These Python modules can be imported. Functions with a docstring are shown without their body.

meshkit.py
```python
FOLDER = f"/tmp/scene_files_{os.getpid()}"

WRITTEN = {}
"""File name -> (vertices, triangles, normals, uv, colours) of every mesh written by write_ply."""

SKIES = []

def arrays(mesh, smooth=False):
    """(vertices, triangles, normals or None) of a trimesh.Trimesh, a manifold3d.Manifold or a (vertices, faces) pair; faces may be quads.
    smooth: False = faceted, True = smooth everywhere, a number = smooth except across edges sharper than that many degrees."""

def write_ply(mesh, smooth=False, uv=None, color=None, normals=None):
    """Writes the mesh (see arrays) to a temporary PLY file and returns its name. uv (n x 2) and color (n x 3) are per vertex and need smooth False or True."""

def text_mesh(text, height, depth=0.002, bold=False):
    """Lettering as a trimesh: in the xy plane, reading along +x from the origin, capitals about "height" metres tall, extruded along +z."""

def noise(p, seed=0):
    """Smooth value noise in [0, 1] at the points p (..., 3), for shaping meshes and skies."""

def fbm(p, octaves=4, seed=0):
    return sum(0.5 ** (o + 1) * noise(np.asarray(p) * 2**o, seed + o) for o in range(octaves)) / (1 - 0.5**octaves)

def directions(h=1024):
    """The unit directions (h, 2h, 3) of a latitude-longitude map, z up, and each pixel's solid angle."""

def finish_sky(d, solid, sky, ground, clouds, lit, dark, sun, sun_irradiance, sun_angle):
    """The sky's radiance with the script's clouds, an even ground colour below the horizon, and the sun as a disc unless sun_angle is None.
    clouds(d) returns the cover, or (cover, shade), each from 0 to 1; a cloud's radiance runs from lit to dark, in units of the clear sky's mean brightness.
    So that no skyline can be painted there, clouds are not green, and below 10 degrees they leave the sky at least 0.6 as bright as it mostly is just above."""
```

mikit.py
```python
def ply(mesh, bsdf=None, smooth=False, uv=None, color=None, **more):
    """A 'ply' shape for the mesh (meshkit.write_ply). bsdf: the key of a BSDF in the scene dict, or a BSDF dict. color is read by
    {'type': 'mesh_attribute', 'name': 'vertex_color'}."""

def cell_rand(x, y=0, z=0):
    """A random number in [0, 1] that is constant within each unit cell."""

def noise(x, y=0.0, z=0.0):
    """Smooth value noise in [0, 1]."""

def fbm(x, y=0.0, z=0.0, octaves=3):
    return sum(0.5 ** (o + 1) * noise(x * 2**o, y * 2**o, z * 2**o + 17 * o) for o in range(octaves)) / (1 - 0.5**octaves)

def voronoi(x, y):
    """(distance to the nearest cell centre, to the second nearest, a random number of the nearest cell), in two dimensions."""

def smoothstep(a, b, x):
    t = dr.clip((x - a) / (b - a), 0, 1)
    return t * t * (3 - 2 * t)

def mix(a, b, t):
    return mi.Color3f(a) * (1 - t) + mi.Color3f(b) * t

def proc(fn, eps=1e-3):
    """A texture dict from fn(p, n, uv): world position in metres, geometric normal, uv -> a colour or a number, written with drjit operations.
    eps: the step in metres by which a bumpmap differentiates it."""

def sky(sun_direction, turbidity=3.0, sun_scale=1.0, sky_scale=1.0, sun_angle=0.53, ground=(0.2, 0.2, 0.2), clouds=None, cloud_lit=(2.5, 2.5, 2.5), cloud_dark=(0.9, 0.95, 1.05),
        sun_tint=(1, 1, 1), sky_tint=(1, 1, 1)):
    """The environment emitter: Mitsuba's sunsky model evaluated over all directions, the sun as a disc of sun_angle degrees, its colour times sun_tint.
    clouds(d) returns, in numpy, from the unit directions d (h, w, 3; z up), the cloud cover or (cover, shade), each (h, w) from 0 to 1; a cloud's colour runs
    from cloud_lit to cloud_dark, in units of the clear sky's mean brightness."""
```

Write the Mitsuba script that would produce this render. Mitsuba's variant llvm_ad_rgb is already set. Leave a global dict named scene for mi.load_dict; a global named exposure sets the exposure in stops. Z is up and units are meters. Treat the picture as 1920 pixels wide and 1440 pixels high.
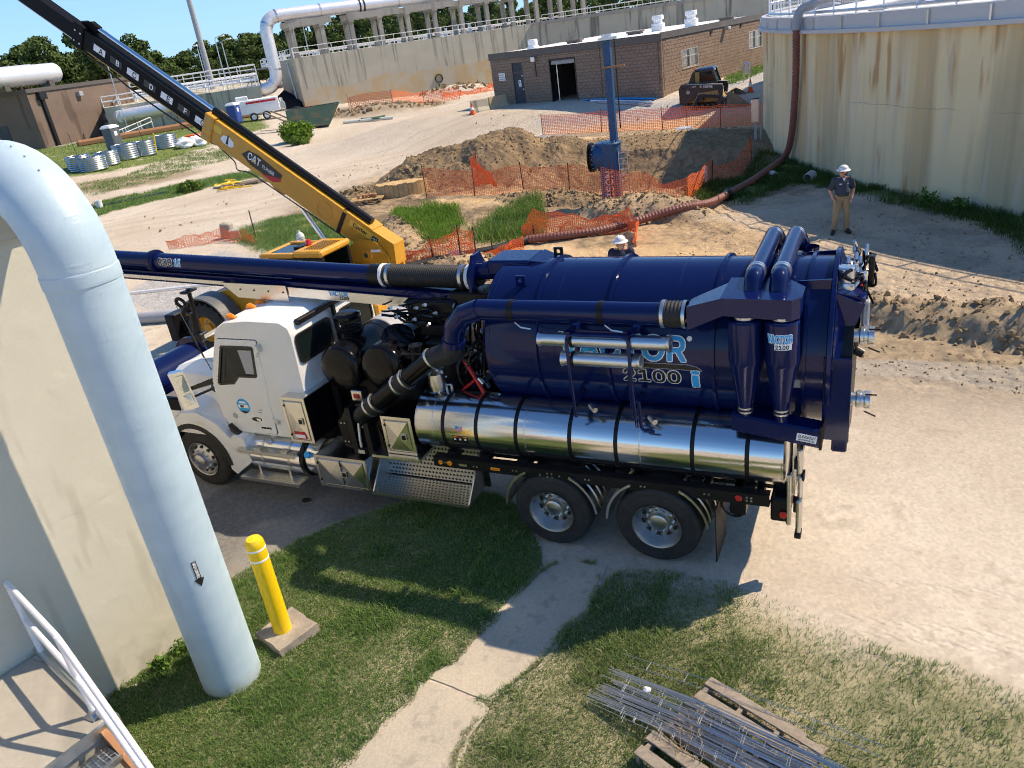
import math, random
import numpy as np, trimesh, shapely
import shapely.geometry as sg
import drjit as dr, mitsuba as mi, mikit, meshkit
from mikit import proc, noise, fbm, voronoi, cell_rand, smoothstep, mix

T = mi.ScalarTransform4f
# ------------------------------------------------------------------ camera, sky, exposure
CAM = [3.65990392, -7.46470171, 6.12983651]
FWD = [-0.42663726, 0.80529091, -0.41168824]
UP = [-0.06187017, 0.42814147, 0.90159135]
FOV_X = 67.044
SUN = (0.67, 0.56, 1.0)
exposure = 2.05
scene = {'type': 'scene'}
scene['camera'] = {'type': 'perspective', 'fov': FOV_X, 'fov_axis': 'x', 'near_clip': 0.1, 'far_clip': 3000.0,
                   'to_world': T().look_at(origin=CAM, target=[CAM[i] + FWD[i] for i in range(3)], up=UP)}
scene['sky'] = mikit.sky(SUN, turbidity=2.2, ground=(0.32, 0.29, 0.22), sky_scale=1.25, sky_tint=(0.72, 0.87, 1.02))
labels = {}
rng = np.random.default_rng(7)
random.seed(7)
# ------------------------------------------------------------------ helpers
PI = math.pi
def numbered(k):
    if k not in scene and k not in labels: return k
    i = 1
    while f'{k}_{i:03d}' in scene or f'{k}_{i:03d}' in labels: i += 1
    return f'{k}_{i:03d}'
def tag(k, label=None, cat=None, group=None, kind=None):
    d = labels.setdefault(k, {})
    for a, b in (('label', label), ('category', cat), ('group', group), ('kind', kind)):
        if b: d[a] = b
    return k
def thing(name, label, cat, group=None):
    return tag(numbered(name), label, cat, group)
def put(key, mesh, mat, smooth=30, color=None, uv=None):
    if isinstance(mesh, list): mesh = cat(mesh)
    scene[key] = mikit.ply(mesh, mat, smooth=smooth, color=color, uv=uv)
    return key
def part(parent, name, mesh, mat, smooth=30, label=None, kind=None):
    k = numbered(parent + '__' + name)
    put(k, mesh, mat, smooth)
    if label or kind: tag(k, label, kind=kind)
    return k
def solo(name, mesh, mat, label, cat_, smooth=30, group=None):
    k = numbered(name); put(k, mesh, mat, smooth); return tag(k, label, cat_, group)
def cat(ms): return trimesh.util.concatenate([m for m in ms if m is not None])
def mv(m, x=0, y=0, z=0, rz=0, ry=0, rx=0, s=1):
    m = m.copy(); M = np.eye(4)
    for a, ax in ((rx, (1, 0, 0)), (ry, (0, 1, 0)), (rz, (0, 0, 1))):
        if a: M = trimesh.transformations.rotation_matrix(a, ax) @ M
    if s != 1: m.apply_scale(s)
    M[:3, 3] += (x, y, z); m.apply_transform(M); return m
def frame(m, o, ex, ey=None, ez=None):
    """local x,y,z -> given axes at o"""
    M = np.eye(4); M[:3, 0], M[:3, 1], M[:3, 2], M[:3, 3] = ex, ey, ez, o
    m = m.copy(); m.apply_transform(M); return m
_u = np.array([[x, y, z] for x in (0, 1) for y in (0, 1) for z in (0, 1)], float)
_bf = np.array([[0, 1, 3], [0, 3, 2], [4, 6, 7], [4, 7, 5], [0, 4, 5], [0, 5, 1], [2, 3, 7], [2, 7, 6], [0, 2, 6], [0, 6, 4], [1, 5, 7], [1, 7, 3]])
def bx(x0, x1, y0, y1, z0, z1, ch=0.0):
    x0, x1, y0, y1, z0, z1 = min(x0, x1), max(x0, x1), min(y0, y1), max(y0, y1), min(z0, z1), max(z0, z1)
    lo, hi = np.array([x0, y0, z0]), np.array([x1, y1, z1])
    if ch <= 0: return trimesh.Trimesh(lo + _u * (hi - lo), _bf, process=False)
    ch = min(ch, 0.49 * (hi - lo).min()); P = []
    for c in _u:
        p = lo + c * (hi - lo); s = 1 - 2 * c
        for k in range(3):
            q = p + s * ch; q[k] = p[k]; P.append(q)
    return trimesh.Trimesh(np.array(P)).convex_hull
def hull(P): return trimesh.Trimesh(np.array(P, float)).convex_hull
def axes(d):
    d = np.asarray(d, float); d = d / np.linalg.norm(d)
    a = np.array([0, 0, 1.0]) if abs(d[2]) < .9 else np.array([1.0, 0, 0])
    e = np.cross(a, d); e /= np.linalg.norm(e); return e, np.cross(d, e), d
def tube(pts, r, n=10, caps=True, closed=False):
    P = np.asarray(pts, float); m = len(P); r = np.broadcast_to(np.asarray(r, float), (m,))
    tg = np.empty_like(P)
    if closed: tg[:] = np.roll(P, -1, 0) - np.roll(P, 1, 0)
    else:
        tg[1:-1] = P[2:] - P[:-2]; tg[0] = P[1] - P[0]; tg[-1] = P[-1] - P[-2]
    tg /= np.maximum(np.linalg.norm(tg, axis=1, keepdims=True), 1e-9)
    e, _, _ = axes(tg[0]); V = []; a = np.arange(n) * 2 * PI / n
    for i in range(m):
        e = e - tg[i] * (e @ tg[i]); e /= np.linalg.norm(e); f = np.cross(tg[i], e)
        V.append(P[i] + r[i] * (np.cos(a)[:, None] * e + np.sin(a)[:, None] * f))
    V = np.vstack(V); F = []; j = np.arange(n); k = (j + 1) % n
    for i in range(m if closed else m - 1):
        b, c = i * n, ((i + 1) % m) * n
        F += [np.stack([b + j, b + k, c + k], 1), np.stack([b + j, c + k, c + j], 1)]
    if caps and not closed:
        V = np.vstack([V, P[0], P[-1]]); q = m * n
        F += [np.stack([k, j, j * 0 + q], 1), np.stack([(m - 1) * n + j, (m - 1) * n + k, j * 0 + q + 1], 1)]
    return trimesh.Trimesh(V, np.vstack(F), process=False)
def cyl(a, b, r, n=20, r2=None): return tube([a, b], [r, r if r2 is None else r2], n)
def ringtube(c, ax, R, r, n=40, m=8):
    e, f, _ = axes(ax); t = np.arange(n) * 2 * PI / n
    return tube(np.asarray(c) + R * (np.cos(t)[:, None] * e + np.sin(t)[:, None] * f), r, m, closed=True)
def lathe(prof, o, ax, n=40):
    """prof: list of (radius, height along ax)"""
    e, f, d = axes(ax); pr = np.asarray(prof, float); a = np.arange(n) * 2 * PI / n
    V = np.vstack([np.asarray(o) + h * d + rr * (np.cos(a)[:, None] * e + np.sin(a)[:, None] * f) for rr, h in pr])
    j = np.arange(n); k = (j + 1) % n; F = []
    for i in range(len(pr) - 1):
        b, c = i * n, (i + 1) * n
        F += [np.stack([b + j, b + k, c + k], 1), np.stack([b + j, c + k, c + j], 1)]
    m = trimesh.Trimesh(V, np.vstack(F), process=False); m.update_faces(m.area_faces > 1e-10); return m
def bend(p, r=.2, k=6):
    """round the corners of a polyline"""
    p = [np.asarray(q, float) for q in p]; out = [p[0]]
    for a, b, c in zip(p, p[1:], p[2:]):
        u, v = a - b, c - b; lu, lv = np.linalg.norm(u), np.linalg.norm(v); t = min(r, lu * .49, lv * .49)
        A, B = b + u / lu * t, b + v / lv * t
        out += [(1 - s) ** 2 * A + 2 * s * (1 - s) * b + s * s * B for s in np.linspace(0, 1, k)]
    return np.array(out + [p[-1]])
def extr(poly, h):
    if not hasattr(poly, 'exterior'): poly = sg.Polygon(poly)
    return trimesh.creation.extrude_polygon(poly, h, engine='earcut')
def prism_y(poly, y0, y1):
    """polygon in (x, z), extruded from y0 to y1"""
    m = extr(poly, y1 - y0); v = m.vertices.copy(); m.vertices = np.stack([v[:, 0], y1 - v[:, 2], v[:, 1]], 1); return m
def prism_x(poly, x0, x1):
    """polygon in (y, z), extruded from x0 to x1"""
    m = extr(poly, x1 - x0); v = m.vertices.copy(); m.vertices = np.stack([x0 + v[:, 2], v[:, 0], v[:, 1]], 1); return m
def rrect(a, b, c, d, r):
    return sg.box(a + r, c + r, b - r, d - r).buffer(r, 4)
def text(s, h, w=None, bold=True, depth=.003):
    """lettering in the xy plane, centred, capitals h tall, squeezed to width w"""
    m = meshkit.text_mesh(s, h, depth, bold); b = m.bounds
    m.apply_translation([-(b[0, 0] + b[1, 0]) / 2, -h / 2, 0])
    if w: m.apply_scale([w / (b[1, 0] - b[0, 0]), 1, 1])
    return m
def facing(m, o, right, up):
    r, u = np.asarray(right, float), np.asarray(up, float); r /= np.linalg.norm(r); u = u - r * (u @ r); u /= np.linalg.norm(u)
    return frame(m, o, r, u, np.cross(r, u))
def ico(c, r, sub=1, jit=0.0, sq=(1, 1, 1), seed=0):
    m = trimesh.creation.icosphere(subdivisions=sub); v = m.vertices.copy()
    if jit: v *= 1 + jit * (meshkit.noise(v * 1.7 + seed * 3.1, seed)[:, None] - .5) * 2
    m.vertices = v * r * np.asarray(sq) + np.asarray(c); return m
def ss(a, b, x):
    t = np.clip((x - a) / (b - a), 0, 1); return t * t * (3 - 2 * t)
# ------------------------------------------------------------------ plain materials
def mat(k, d): scene[k] = d
def P(k, col, rough=.5, metal=0.0, coat=0.0, spec=.5, **kw):
    d = {'type': 'principled', 'base_color': {'type': 'rgb', 'value': col} if isinstance(col, (tuple, list)) else col, 'roughness': rough, 'metallic': metal, 'specular': spec}
    if coat: d['clearcoat'] = coat; d['clearcoat_gloss'] = .97
    d.update(kw); mat(k, {'type': 'twosided', 'b': d})
def D(k, col): mat(k, {'type': 'twosided', 'b': {'type': 'diffuse', 'reflectance': {'type': 'rgb', 'value': col} if isinstance(col, (tuple, list)) else col}})
P('navy', (.003, .009, .064), .09, 0, .25, .25)
P('black_gloss', (.004, .004, .005), .10, 0, .12, .22)
P('black_satin', (.009, .009, .010), .35, 0, 0, .25)
P('rubber', proc(lambda p, n, uv: mix((.012, .012, .012), (.035, .033, .03), fbm(p.x * 9, p.y * 9, p.z * 9))), .75)
P('hose_rubber', (.012, .012, .012), .6)
P('chrome', (.85, .85, .86), .09, 1.0)
P('steel', proc(lambda p, n, uv: mix((.60, .60, .60), (.74, .73, .71), fbm(p.x * .9, p.y * 7, p.z * 40))), .16, 1.0)
P('galv', (.62, .64, .66), .32, 1.0)
P('wire_steel', (.50, .51, .52), .38, 1.0)
P('alu', (.66, .65, .62), .3, 1.0)
P('rim', (.55, .55, .55), .33, 1.0)
P('white_paint', (.70, .70, .69), .25, 0, .4)
P('white_matt', (.78, .78, .78), .6)
P('amber', (.85, .25, .01), .2, 0, .8)
P('red_lens', (.55, .01, .01), .15, 0, .8)
P('red_paint', (.45, .012, .012), .35)
P('cat_yellow', proc(lambda p, n, uv: mix((.62, .30, .022), (.50, .25, .025), fbm(p.x * 3, p.y * 3, p.z * 3))), .38, 0, .3)
P('decal_blue', (.02, .33, .70), .4)
P('decal_white', (.82, .82, .82), .5)
P('decal_black', (.01, .01, .01), .4)
P('decal_grey', (.33, .34, .36), .5)
P('decal_red', (.5, .01, .02), .45)
P('decal_gold', (.7, .45, .06), .45)
P('pump_blue', proc(lambda p, n, uv: mix((.012, .055, .15), (.022, .08, .19), fbm(p.x * 4, p.y * 4, p.z * 4))), .45)
P('yellow_plastic', (.86, .55, .005), .4, 0, .3)
D('orange_net', (.95, .20, .07))
P('guard_grey', (.10, .105, .11), .5)
P('orange_cone', (.75, .10, .012), .5)
P('duct_blue', proc(lambda p, n, uv: mix((.42, .53, .60), (.52, .62, .69), .25 + .5 * fbm(p.x * 3, p.y * 3, p.z * 14))), .5)
P('rust_post', (.05, .03, .022), .7)
P('skin', (.52, .28, .19), .5)
P('cloth_grey', (.045, .055, .075), .9)
P('cloth_navy', (.015, .02, .05), .9)
P('khaki', (.33, .24, .13), .9)
P('boots', (.02, .015, .012), .6)
P('hair', (.03, .02, .015), .7)
P('tan_rubber', proc(lambda p, n, uv: mix((.15, .055, .042), (.22, .085, .065), fbm(p.x * 2, p.y * 2, p.z * 2))), .55)
mat('pane', {'type': 'thindielectric', 'int_ior': 1.5})
P('dark_glass', (.008, .014, .014), .03, 0, 0, .3)
P('boom_black', (.006, .006, .007), .5, 0, 0, .10)
mat('mirror', {'type': 'conductor', 'material': 'none', 'specular_reflectance': {'type': 'rgb', 'value': (.8, .8, .8)}})
# ------------------------------------------------------------------ ground outlines (metres)
Z = {
'lawn_a':[(-3.75,-2.96),(-3.94,-1.78),(-3.78,-1.32),(-3.58,-.88),(-3.3,-.38),(-2.97,-.02),(-2.5,.3),(-2.05,.62),(-1.61,.86),(-1.3,.88),(-.91,.65),(-.55,.25),(-.22,-.15),(-.07,-.45),(-.1,-.6),(-.23,-1.13),(-.26,-1.47),(-.35,-1.86),(-.36,-2.18),(-.49,-2.4),(-.54,-2.57),(-.54,-2.82),(-.65,-3.04),(-.72,-3.4),(-.75,-3.68),(-.76,-4.06),(-.6,-5.4),(-3.9,-5.4)],
'lawn_b':[(.4,-5.4),(.27,-3.55),(.24,-3.33),(.21,-3.1),(.29,-2.82),(.29,-2.61),(.46,-2.37),(.58,-2.14),(.67,-1.91),(.68,-1.69),(.68,-1.43),(.86,-1.23),(.91,-.8),(1.02,-.42),(1.54,-.28),(2.17,-.31),(2.6,-.42),(3.01,-.57),(3.45,-.77),(4,-.94),(4.5,-.98),(4.8,-1.09),(5.6,-1.3),(7.5,-1.9),(9,-5.4)],
'slab_a':[(-.54,-2.57),(.24,-2.66),(.35,-2.72),(.3,-3.07),(.33,-3.32),(.44,-3.71),(.49,-4.32),(.49,-6),(-.7,-6),(-.76,-4.06),(-.72,-3.69),(-.69,-3.41),(-.61,-3.05),(-.54,-2.82)],
'slab_b':[(-.49,-2.4),(-.35,-2.2),(-.32,-1.86),(-.2,-1.49),(-.06,-.61),(.19,-.16),(.78,-.22),(.87,-1.09),(.69,-1.46),(.66,-1.72),(.64,-1.97),(.45,-2.38),(.28,-2.61),(-.51,-2.52)],
'gravel':[(-19.3,9.44),(-19.28,14.08),(-17.26,13.32),(-13.08,10.91),(-10.54,9.71),(-9.56,7.43),(-11.21,5.82),(-13.76,6.64),(-16.64,7.58)],
'grass_c':[(-21.24,17.75),(-19.93,19.42),(-17.01,18.62),(-13.57,15.9),(-11.54,12.57),(-14,13.23),(-17.07,13.99),(-20.09,15.99)],
'strip':[(-34.87,19.04),(-35.86,22.18),(-34.22,25.74),(-33.73,29.67),(-30.5,30.44),(-32.57,33.98),(-36.3,31.9),(-38.47,28.4),(-39.86,24.3),(-39.36,21.73)],
'patch_a':[(-42.83,27.1),(-42.31,31.95),(-42.88,36.6),(-41.91,40.75),(-44.5,44.35),(-47.84,42.91),(-49.01,39.94),(-46.14,32.57),(-47.6,29.71)],
'lawn_far':[(-54.74,28),(-49.6,32.55),(-48.3,38.17),(-49.4,43.91),(-50.71,47.28),(-51.32,53.77),(-62.37,64.89),(-100,100),(-130,70),(-100,30),(-66.34,25)],
'weed_a':[(-14.18,18.97),(-13.73,20.15),(-12.56,19.8),(-10.45,16.37),(-10.21,14.85),(-11.38,15.74),(-12.68,16.94)],
'weed_b':[(-8.92,15.55),(-9.16,17.34),(-9.35,19.17),(-8.66,19.66),(-6.82,15.39),(-7.3,14.67),(-8.2,14.72)],
'tank_grass':[(-2.95,21.48),(-2.4,22.64),(-1.6,25.02),(-1.28,27.39),(1.78,22.2),(4.11,19.1),(5.8,17.1),(6.9,16.4),(9,13),(6.93,12.2),(6.6,14.38),(5.85,15.72),(4.11,18.0),(2.55,20),(1.29,21.2),(.25,21.41),(-.63,18.95),(-1.8,19.6),(-2.5,20.29)],
'pumpgrass':[(-6.33,42.86),(-5.99,46.25),(-6.61,50.75),(-5.5,59.3),(-4.4,59),(-4.75,53),(-5.4,46)],
'gravel_h':[(-16.64,39.58),(-11.37,40.3),(-8.87,40.6),(-7.56,41.6),(-6.6,43.5),(-4.75,53),(-4,60),(-2.5,60),(-3.24,42.86),(-4.94,42.1),(-5.77,39.97),(-7.92,38.58),(-10.83,38.22),(-16.02,38.6)],
'asphalt':[(-30,-3.4),(-30,3.5),(-8,3.6),(-5.2,2.6),(-2.9,1.6),(-1.6,.9),(-2.5,.3),(-3.3,-.38),(-3.78,-1.32),(-3.94,-1.9),(-4,-3.4)],
'track':[(-60,12),(-20,17.6),(-15,20.5),(-14.2,25),(-19.5,31),(-16.5,40),(-22,56),(-40,66),(-38,60),(-27,45),(-27,36),(-29.5,30),(-33.5,22),(-60,17)],
}
# ------------------------------------------------------------------ terrain
def bump(x, y, cx, cy, rx, ry, h, rot=0.0, pw=1.0):
    c, s = math.cos(rot), math.sin(rot); u, v = ((x - cx) * c + (y - cy) * s) / rx, (-(x - cx) * s + (y - cy) * c) / ry
    return h * np.clip(1 - (u * u + v * v), 0, 1) ** pw
def dist_in(poly, x, y, soft):
    """1 inside the outline, falling to 0 over soft metres outside"""
    pl = sg.Polygon(Z[poly]); b = pl.bounds; out = np.zeros(np.shape(x))
    m = (x > b[0] - soft) & (x < b[2] + soft) & (y > b[1] - soft) & (y < b[3] + soft)
    if m.any():
        d = shapely.distance(pl, shapely.points(x[m], y[m])); out[m] = 1 - ss(0, soft, d)
    return out
def nz(x, y, f, seed=0, o=4): return meshkit.fbm(np.stack([x * f, y * f, 0 * x + seed * 7.7], -1), o, seed) - .5
def gz(x, y):
    x = np.asarray(x, float); y = np.asarray(y, float)
    z = 1.4 * (1 - (1 - ss(-38, -62, x)) * (1 - ss(35, 43, y) * ss(-38, -27, x)))
    dis = bump(x, y, -9, 24, 16, 13, 1.0, -.1) ** .5          # churned ground round the dig
    dis = np.maximum(dis, bump(x, y, 5.5, 8.2, 6, 1.6, 1.0, -.32) ** .5)
    z = z + .05 * nz(x, y, .5, 1) * ss(-3, 4, y)
    z = z + dis * (.34 * nz(x, y, .55, 2) + .22 * nz(x, y, 2.1, 3, 3))
    z = z + bump(x, y, -16.0, 27.6, 4.4, 4.0, 1.15, .2, .7) * (1 + .9 * nz(x, y, .9, 5)) + bump(x, y, -12.4, 28.2, 3.4, 3.4, .95, 0, .7) * (1 + .8 * nz(x, y, 1.1, 6))
    z = z + bump(x, y, -6.5, 31.5, 8.5, 3.6, .55, -.08, .7) - bump(x, y, -6.6, 25.2, 6.5, 3.6, .9, -.05, .7)
    z = z + bump(x, y, -3.9, 17.9, 2.6, 1.3, .62, -.3, .7) * (1 + nz(x, y, 1.3, 8)) + bump(x, y, -8.2, 20.4, 2.8, .9, .3, -.2)
    z = z + bump(x, y, -12.4, 16.2, 2.8, 1.0, .55, -1.0, .7) - bump(x, y, -11.9, 17.9, 2.0, 1.4, .3, -.9)
    z = z + bump(x, y, -7.4, 11.4, 1.6, .9, .5, .2, .7) + bump(x, y, -3.0, 11.2, 1.3, .8, .35, .2, .7)
    z = z + bump(x, y, 5.6, 7.9, 4.4, .75, .5, -.36, .6) * (1 + 1.6 * nz(x, y, 2.5, 9, 3))
    z = z + bump(x, y, -44, 80.5, 5, 3, 1.0, .6, .8) + bump(x, y, -45, 65, 5, 3.5, .7, .8, .8) * (1 + nz(x, y, .6, 4))
    z = z + bump(x, y, -18.5, 23.4, 3.0, 1.2, .35, .5, .7) * (1 + 2 * nz(x, y, 1.6, 12))
    return z
GZ = lambda x, y: float(gz(np.array([x]), np.array([y]))[0])
xs = np.unique(np.r_[np.linspace(-900, -130, 16), np.linspace(-130, -60, 50), np.linspace(-60, -24, 120), np.linspace(-24, 9, 300), np.linspace(9, 60, 40), np.linspace(60, 900, 14)])
ys = np.unique(np.r_[np.linspace(-300, -7, 12), np.linspace(-7, 7, 70), np.linspace(7, 34, 250), np.linspace(34, 100, 150), np.linspace(100, 160, 20), np.linspace(160, 1200, 12)])
gx, gy = np.meshgrid(xs, ys); gzv = gz(gx.ravel(), gy.ravel())
nx, ny = len(xs), len(ys); q = (np.arange(ny - 1)[:, None] * nx + np.arange(nx - 1)).ravel()
gfaces = np.vstack([np.stack([q, q + 1, q + nx + 1], 1), np.stack([q, q + nx + 1, q + nx], 1)])
gmesh = trimesh.Trimesh(np.stack([gx.ravel(), gy.ravel(), gzv], 1), gfaces, process=False)
# ------------------------------------------------------------------ ground material
def inside(pl, x, y, soft):
    """signed distance to an outline, as a 0..1 cover (drjit)"""
    pl = Z[pl]; d = mi.Float(1e9); s = mi.Float(1.0)
    for (ax, ay), (bx_, by_) in zip(pl, pl[1:] + pl[:1]):
        ex, ey = bx_ - ax, by_ - ay; wx, wy = x - ax, y - ay
        t = dr.clip((wx * ex + wy * ey) / (ex * ex + ey * ey), 0, 1)
        d = dr.minimum(d, dr.square(wx - ex * t) + dr.square(wy - ey * t))
        c1, c2, c3 = y >= ay, y < by_, ex * wy > ey * wx
        s = dr.select((c1 & c2 & c3) | (~c1 & ~c2 & ~c3), -s, s)
    return smoothstep(soft, -soft, s * dr.sqrt(d))
def ell(x, y, cx, cy, rx, ry, rot=0.0):
    c, s = math.cos(rot), math.sin(rot); u, v = ((x - cx) * c + (y - cy) * s) / rx, (-(x - cx) * s + (y - cy) * c) / ry
    return smoothstep(1.15, .75, dr.sqrt(u * u + v * v))
def ground_color(p, n, uv):
    x, y = p.x, p.y
    a, b, c, f = fbm(x * .23, y * .23, 3), fbm(x * 1.3, y * 1.3, 9), fbm(x * 6.5, y * 6.5, 5), noise(x * 31, y * 31)
    w, w2 = (b - .5) * 1.1, (fbm(x * .9 + 40, y * .9) - .5) * 1.1
    X, Y = x + w, y + w2
    col = mix((.49, .42, .33), (.58, .515, .42), smoothstep(.3, .7, a * .6 + b * .4))
    col = mix(col, (.385, .325, .25), .55 * smoothstep(.52, .75, b * .5 + c * .5))
    # ruts of the site track: strips of compacted, paler sand along it
    rut = dr.abs(dr.sin((y * .64 - x * .77) * 1.5 + a * 9))
    col = mix(col, (.40, .335, .255), .4 * inside('track', X, Y, .8) * smoothstep(.75, 1, rut))
    # churned earth of the dig
    dig = dr.maximum(dr.maximum(ell(X, Y, -9.5, 24.5, 13, 11, -.15), ell(X, Y, -6, 14.2, 9, 4.5, -.2)), ell(X, Y, 4.5, 11.5, 9.5, 7.0, -.34) * .6)
    soil = mix((.165, .12, .075), (.42, .30, .175), smoothstep(.34, .66, a * .3 + b * .4 + c * .3))
    col = mix(col, soil, dig * .92)
    orange = dr.maximum(ell(X, Y, -9.5, 21.2, 5, 1.6, -.1), dr.maximum(ell(X, Y, -5.5, 35.5, 9, 2.6, -.12), ell(X, Y, -4, 12.4, 6, 1.6, -.12)))
    col = mix(col, mix((.52, .36, .19), (.60, .45, .27), b), orange * .8)
    dark = dr.maximum(dr.maximum(ell(X, Y, -15.4, 27.2, 4.5, 3.6, .2), ell(X, Y, -6, 29, 7.5, 3.6, -.1)), dr.maximum(ell(X, Y, -18.4, 23.4, 3, 1.2, .5), ell(X, Y, -7.6, 20.2, 3, 1.0, -.2)))
    col = mix(col, mix((.12, .088, .056), (.29, .21, .125), c), dark * .75)
    bank = dr.maximum(ell(X, Y, -46, 66, 8, 5, .8), dr.maximum(ell(X, Y, -44, 31, 5, 3, .8), ell(X, Y, -19, 20.5, 2.5, 1.4, .6)))
    col = mix(col, mix((.17, .125, .085), (.36, .27, .17), c), bank * .75)
    col = mix(col, mix((.16, .12, .08), (.42, .33, .21), c), ell(X, Y, 5.4, 7.4, 4.6, 1.5, -.34) * .8)
    col = mix(col, mix((.28, .26, .22), (.40, .37, .32), b), ell(X, Y, 4.8, 6.0, 3.4, .5, -.12) * .6)
    # asphalt under the front of the truck, gravel
    asp = mix((.13, .127, .12), (.21, .205, .195), b * .6 + f * .4)
    asp = mix(asp, (.34, .315, .27), .5 * smoothstep(.52, .7, fbm(x * .8 + 9, y * .8)))
    col = mix(col, asp, inside('asphalt', x + w * .35, y + w2 * .35, .25))
    gv = mix((.20, .20, .20), (.56, .55, .53), f * .6 + noise(x * 13, y * 13) * .4)
    col = mix(col, gv, .9 * dr.maximum(inside('gravel', X, Y, .35), inside('gravel_h', X, Y, .6)))
    # grass: earth and thatch between the blades
    thatch = mix((.13, .14, .06), (.32, .285, .17), smoothstep(.35, .7, b * .6 + c * .4))
    near = dr.maximum(inside('lawn_a', x + w * .3 + (c - .5) * .3, y + w2 * .3, .16), inside('lawn_b', x + w * .4 + (c - .5) * .4, y + w2 * .4, .35))
    col = mix(col, thatch, near * .85)
    green = mix((.10, .16, .04), (.21, .225, .09), b * .5 + c * .5)
    mid = dr.maximum(dr.maximum(inside('grass_c', X, Y, .5), inside('strip', X, Y, .6)), dr.maximum(inside('patch_a', X, Y, 1.0) * .55 * smoothstep(.42, .58, b), inside('lawn_far', X, Y, .6)))
    mid = dr.maximum(mid, dr.maximum(inside('pumpgrass', X, Y, .3), dr.maximum(inside('weed_a', X, Y, .3), inside('weed_b', X, Y, .3))))
    mid = dr.maximum(mid, inside('tank_grass', x + w * .5, y + w2 * .5, .3))
    col = mix(col, green, mid * smoothstep(.22, .42, b + .12))
    peb = voronoi(x * 26, y * 26)[2]
    return col * (.85 + .14 * f + .15 * peb)
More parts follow.
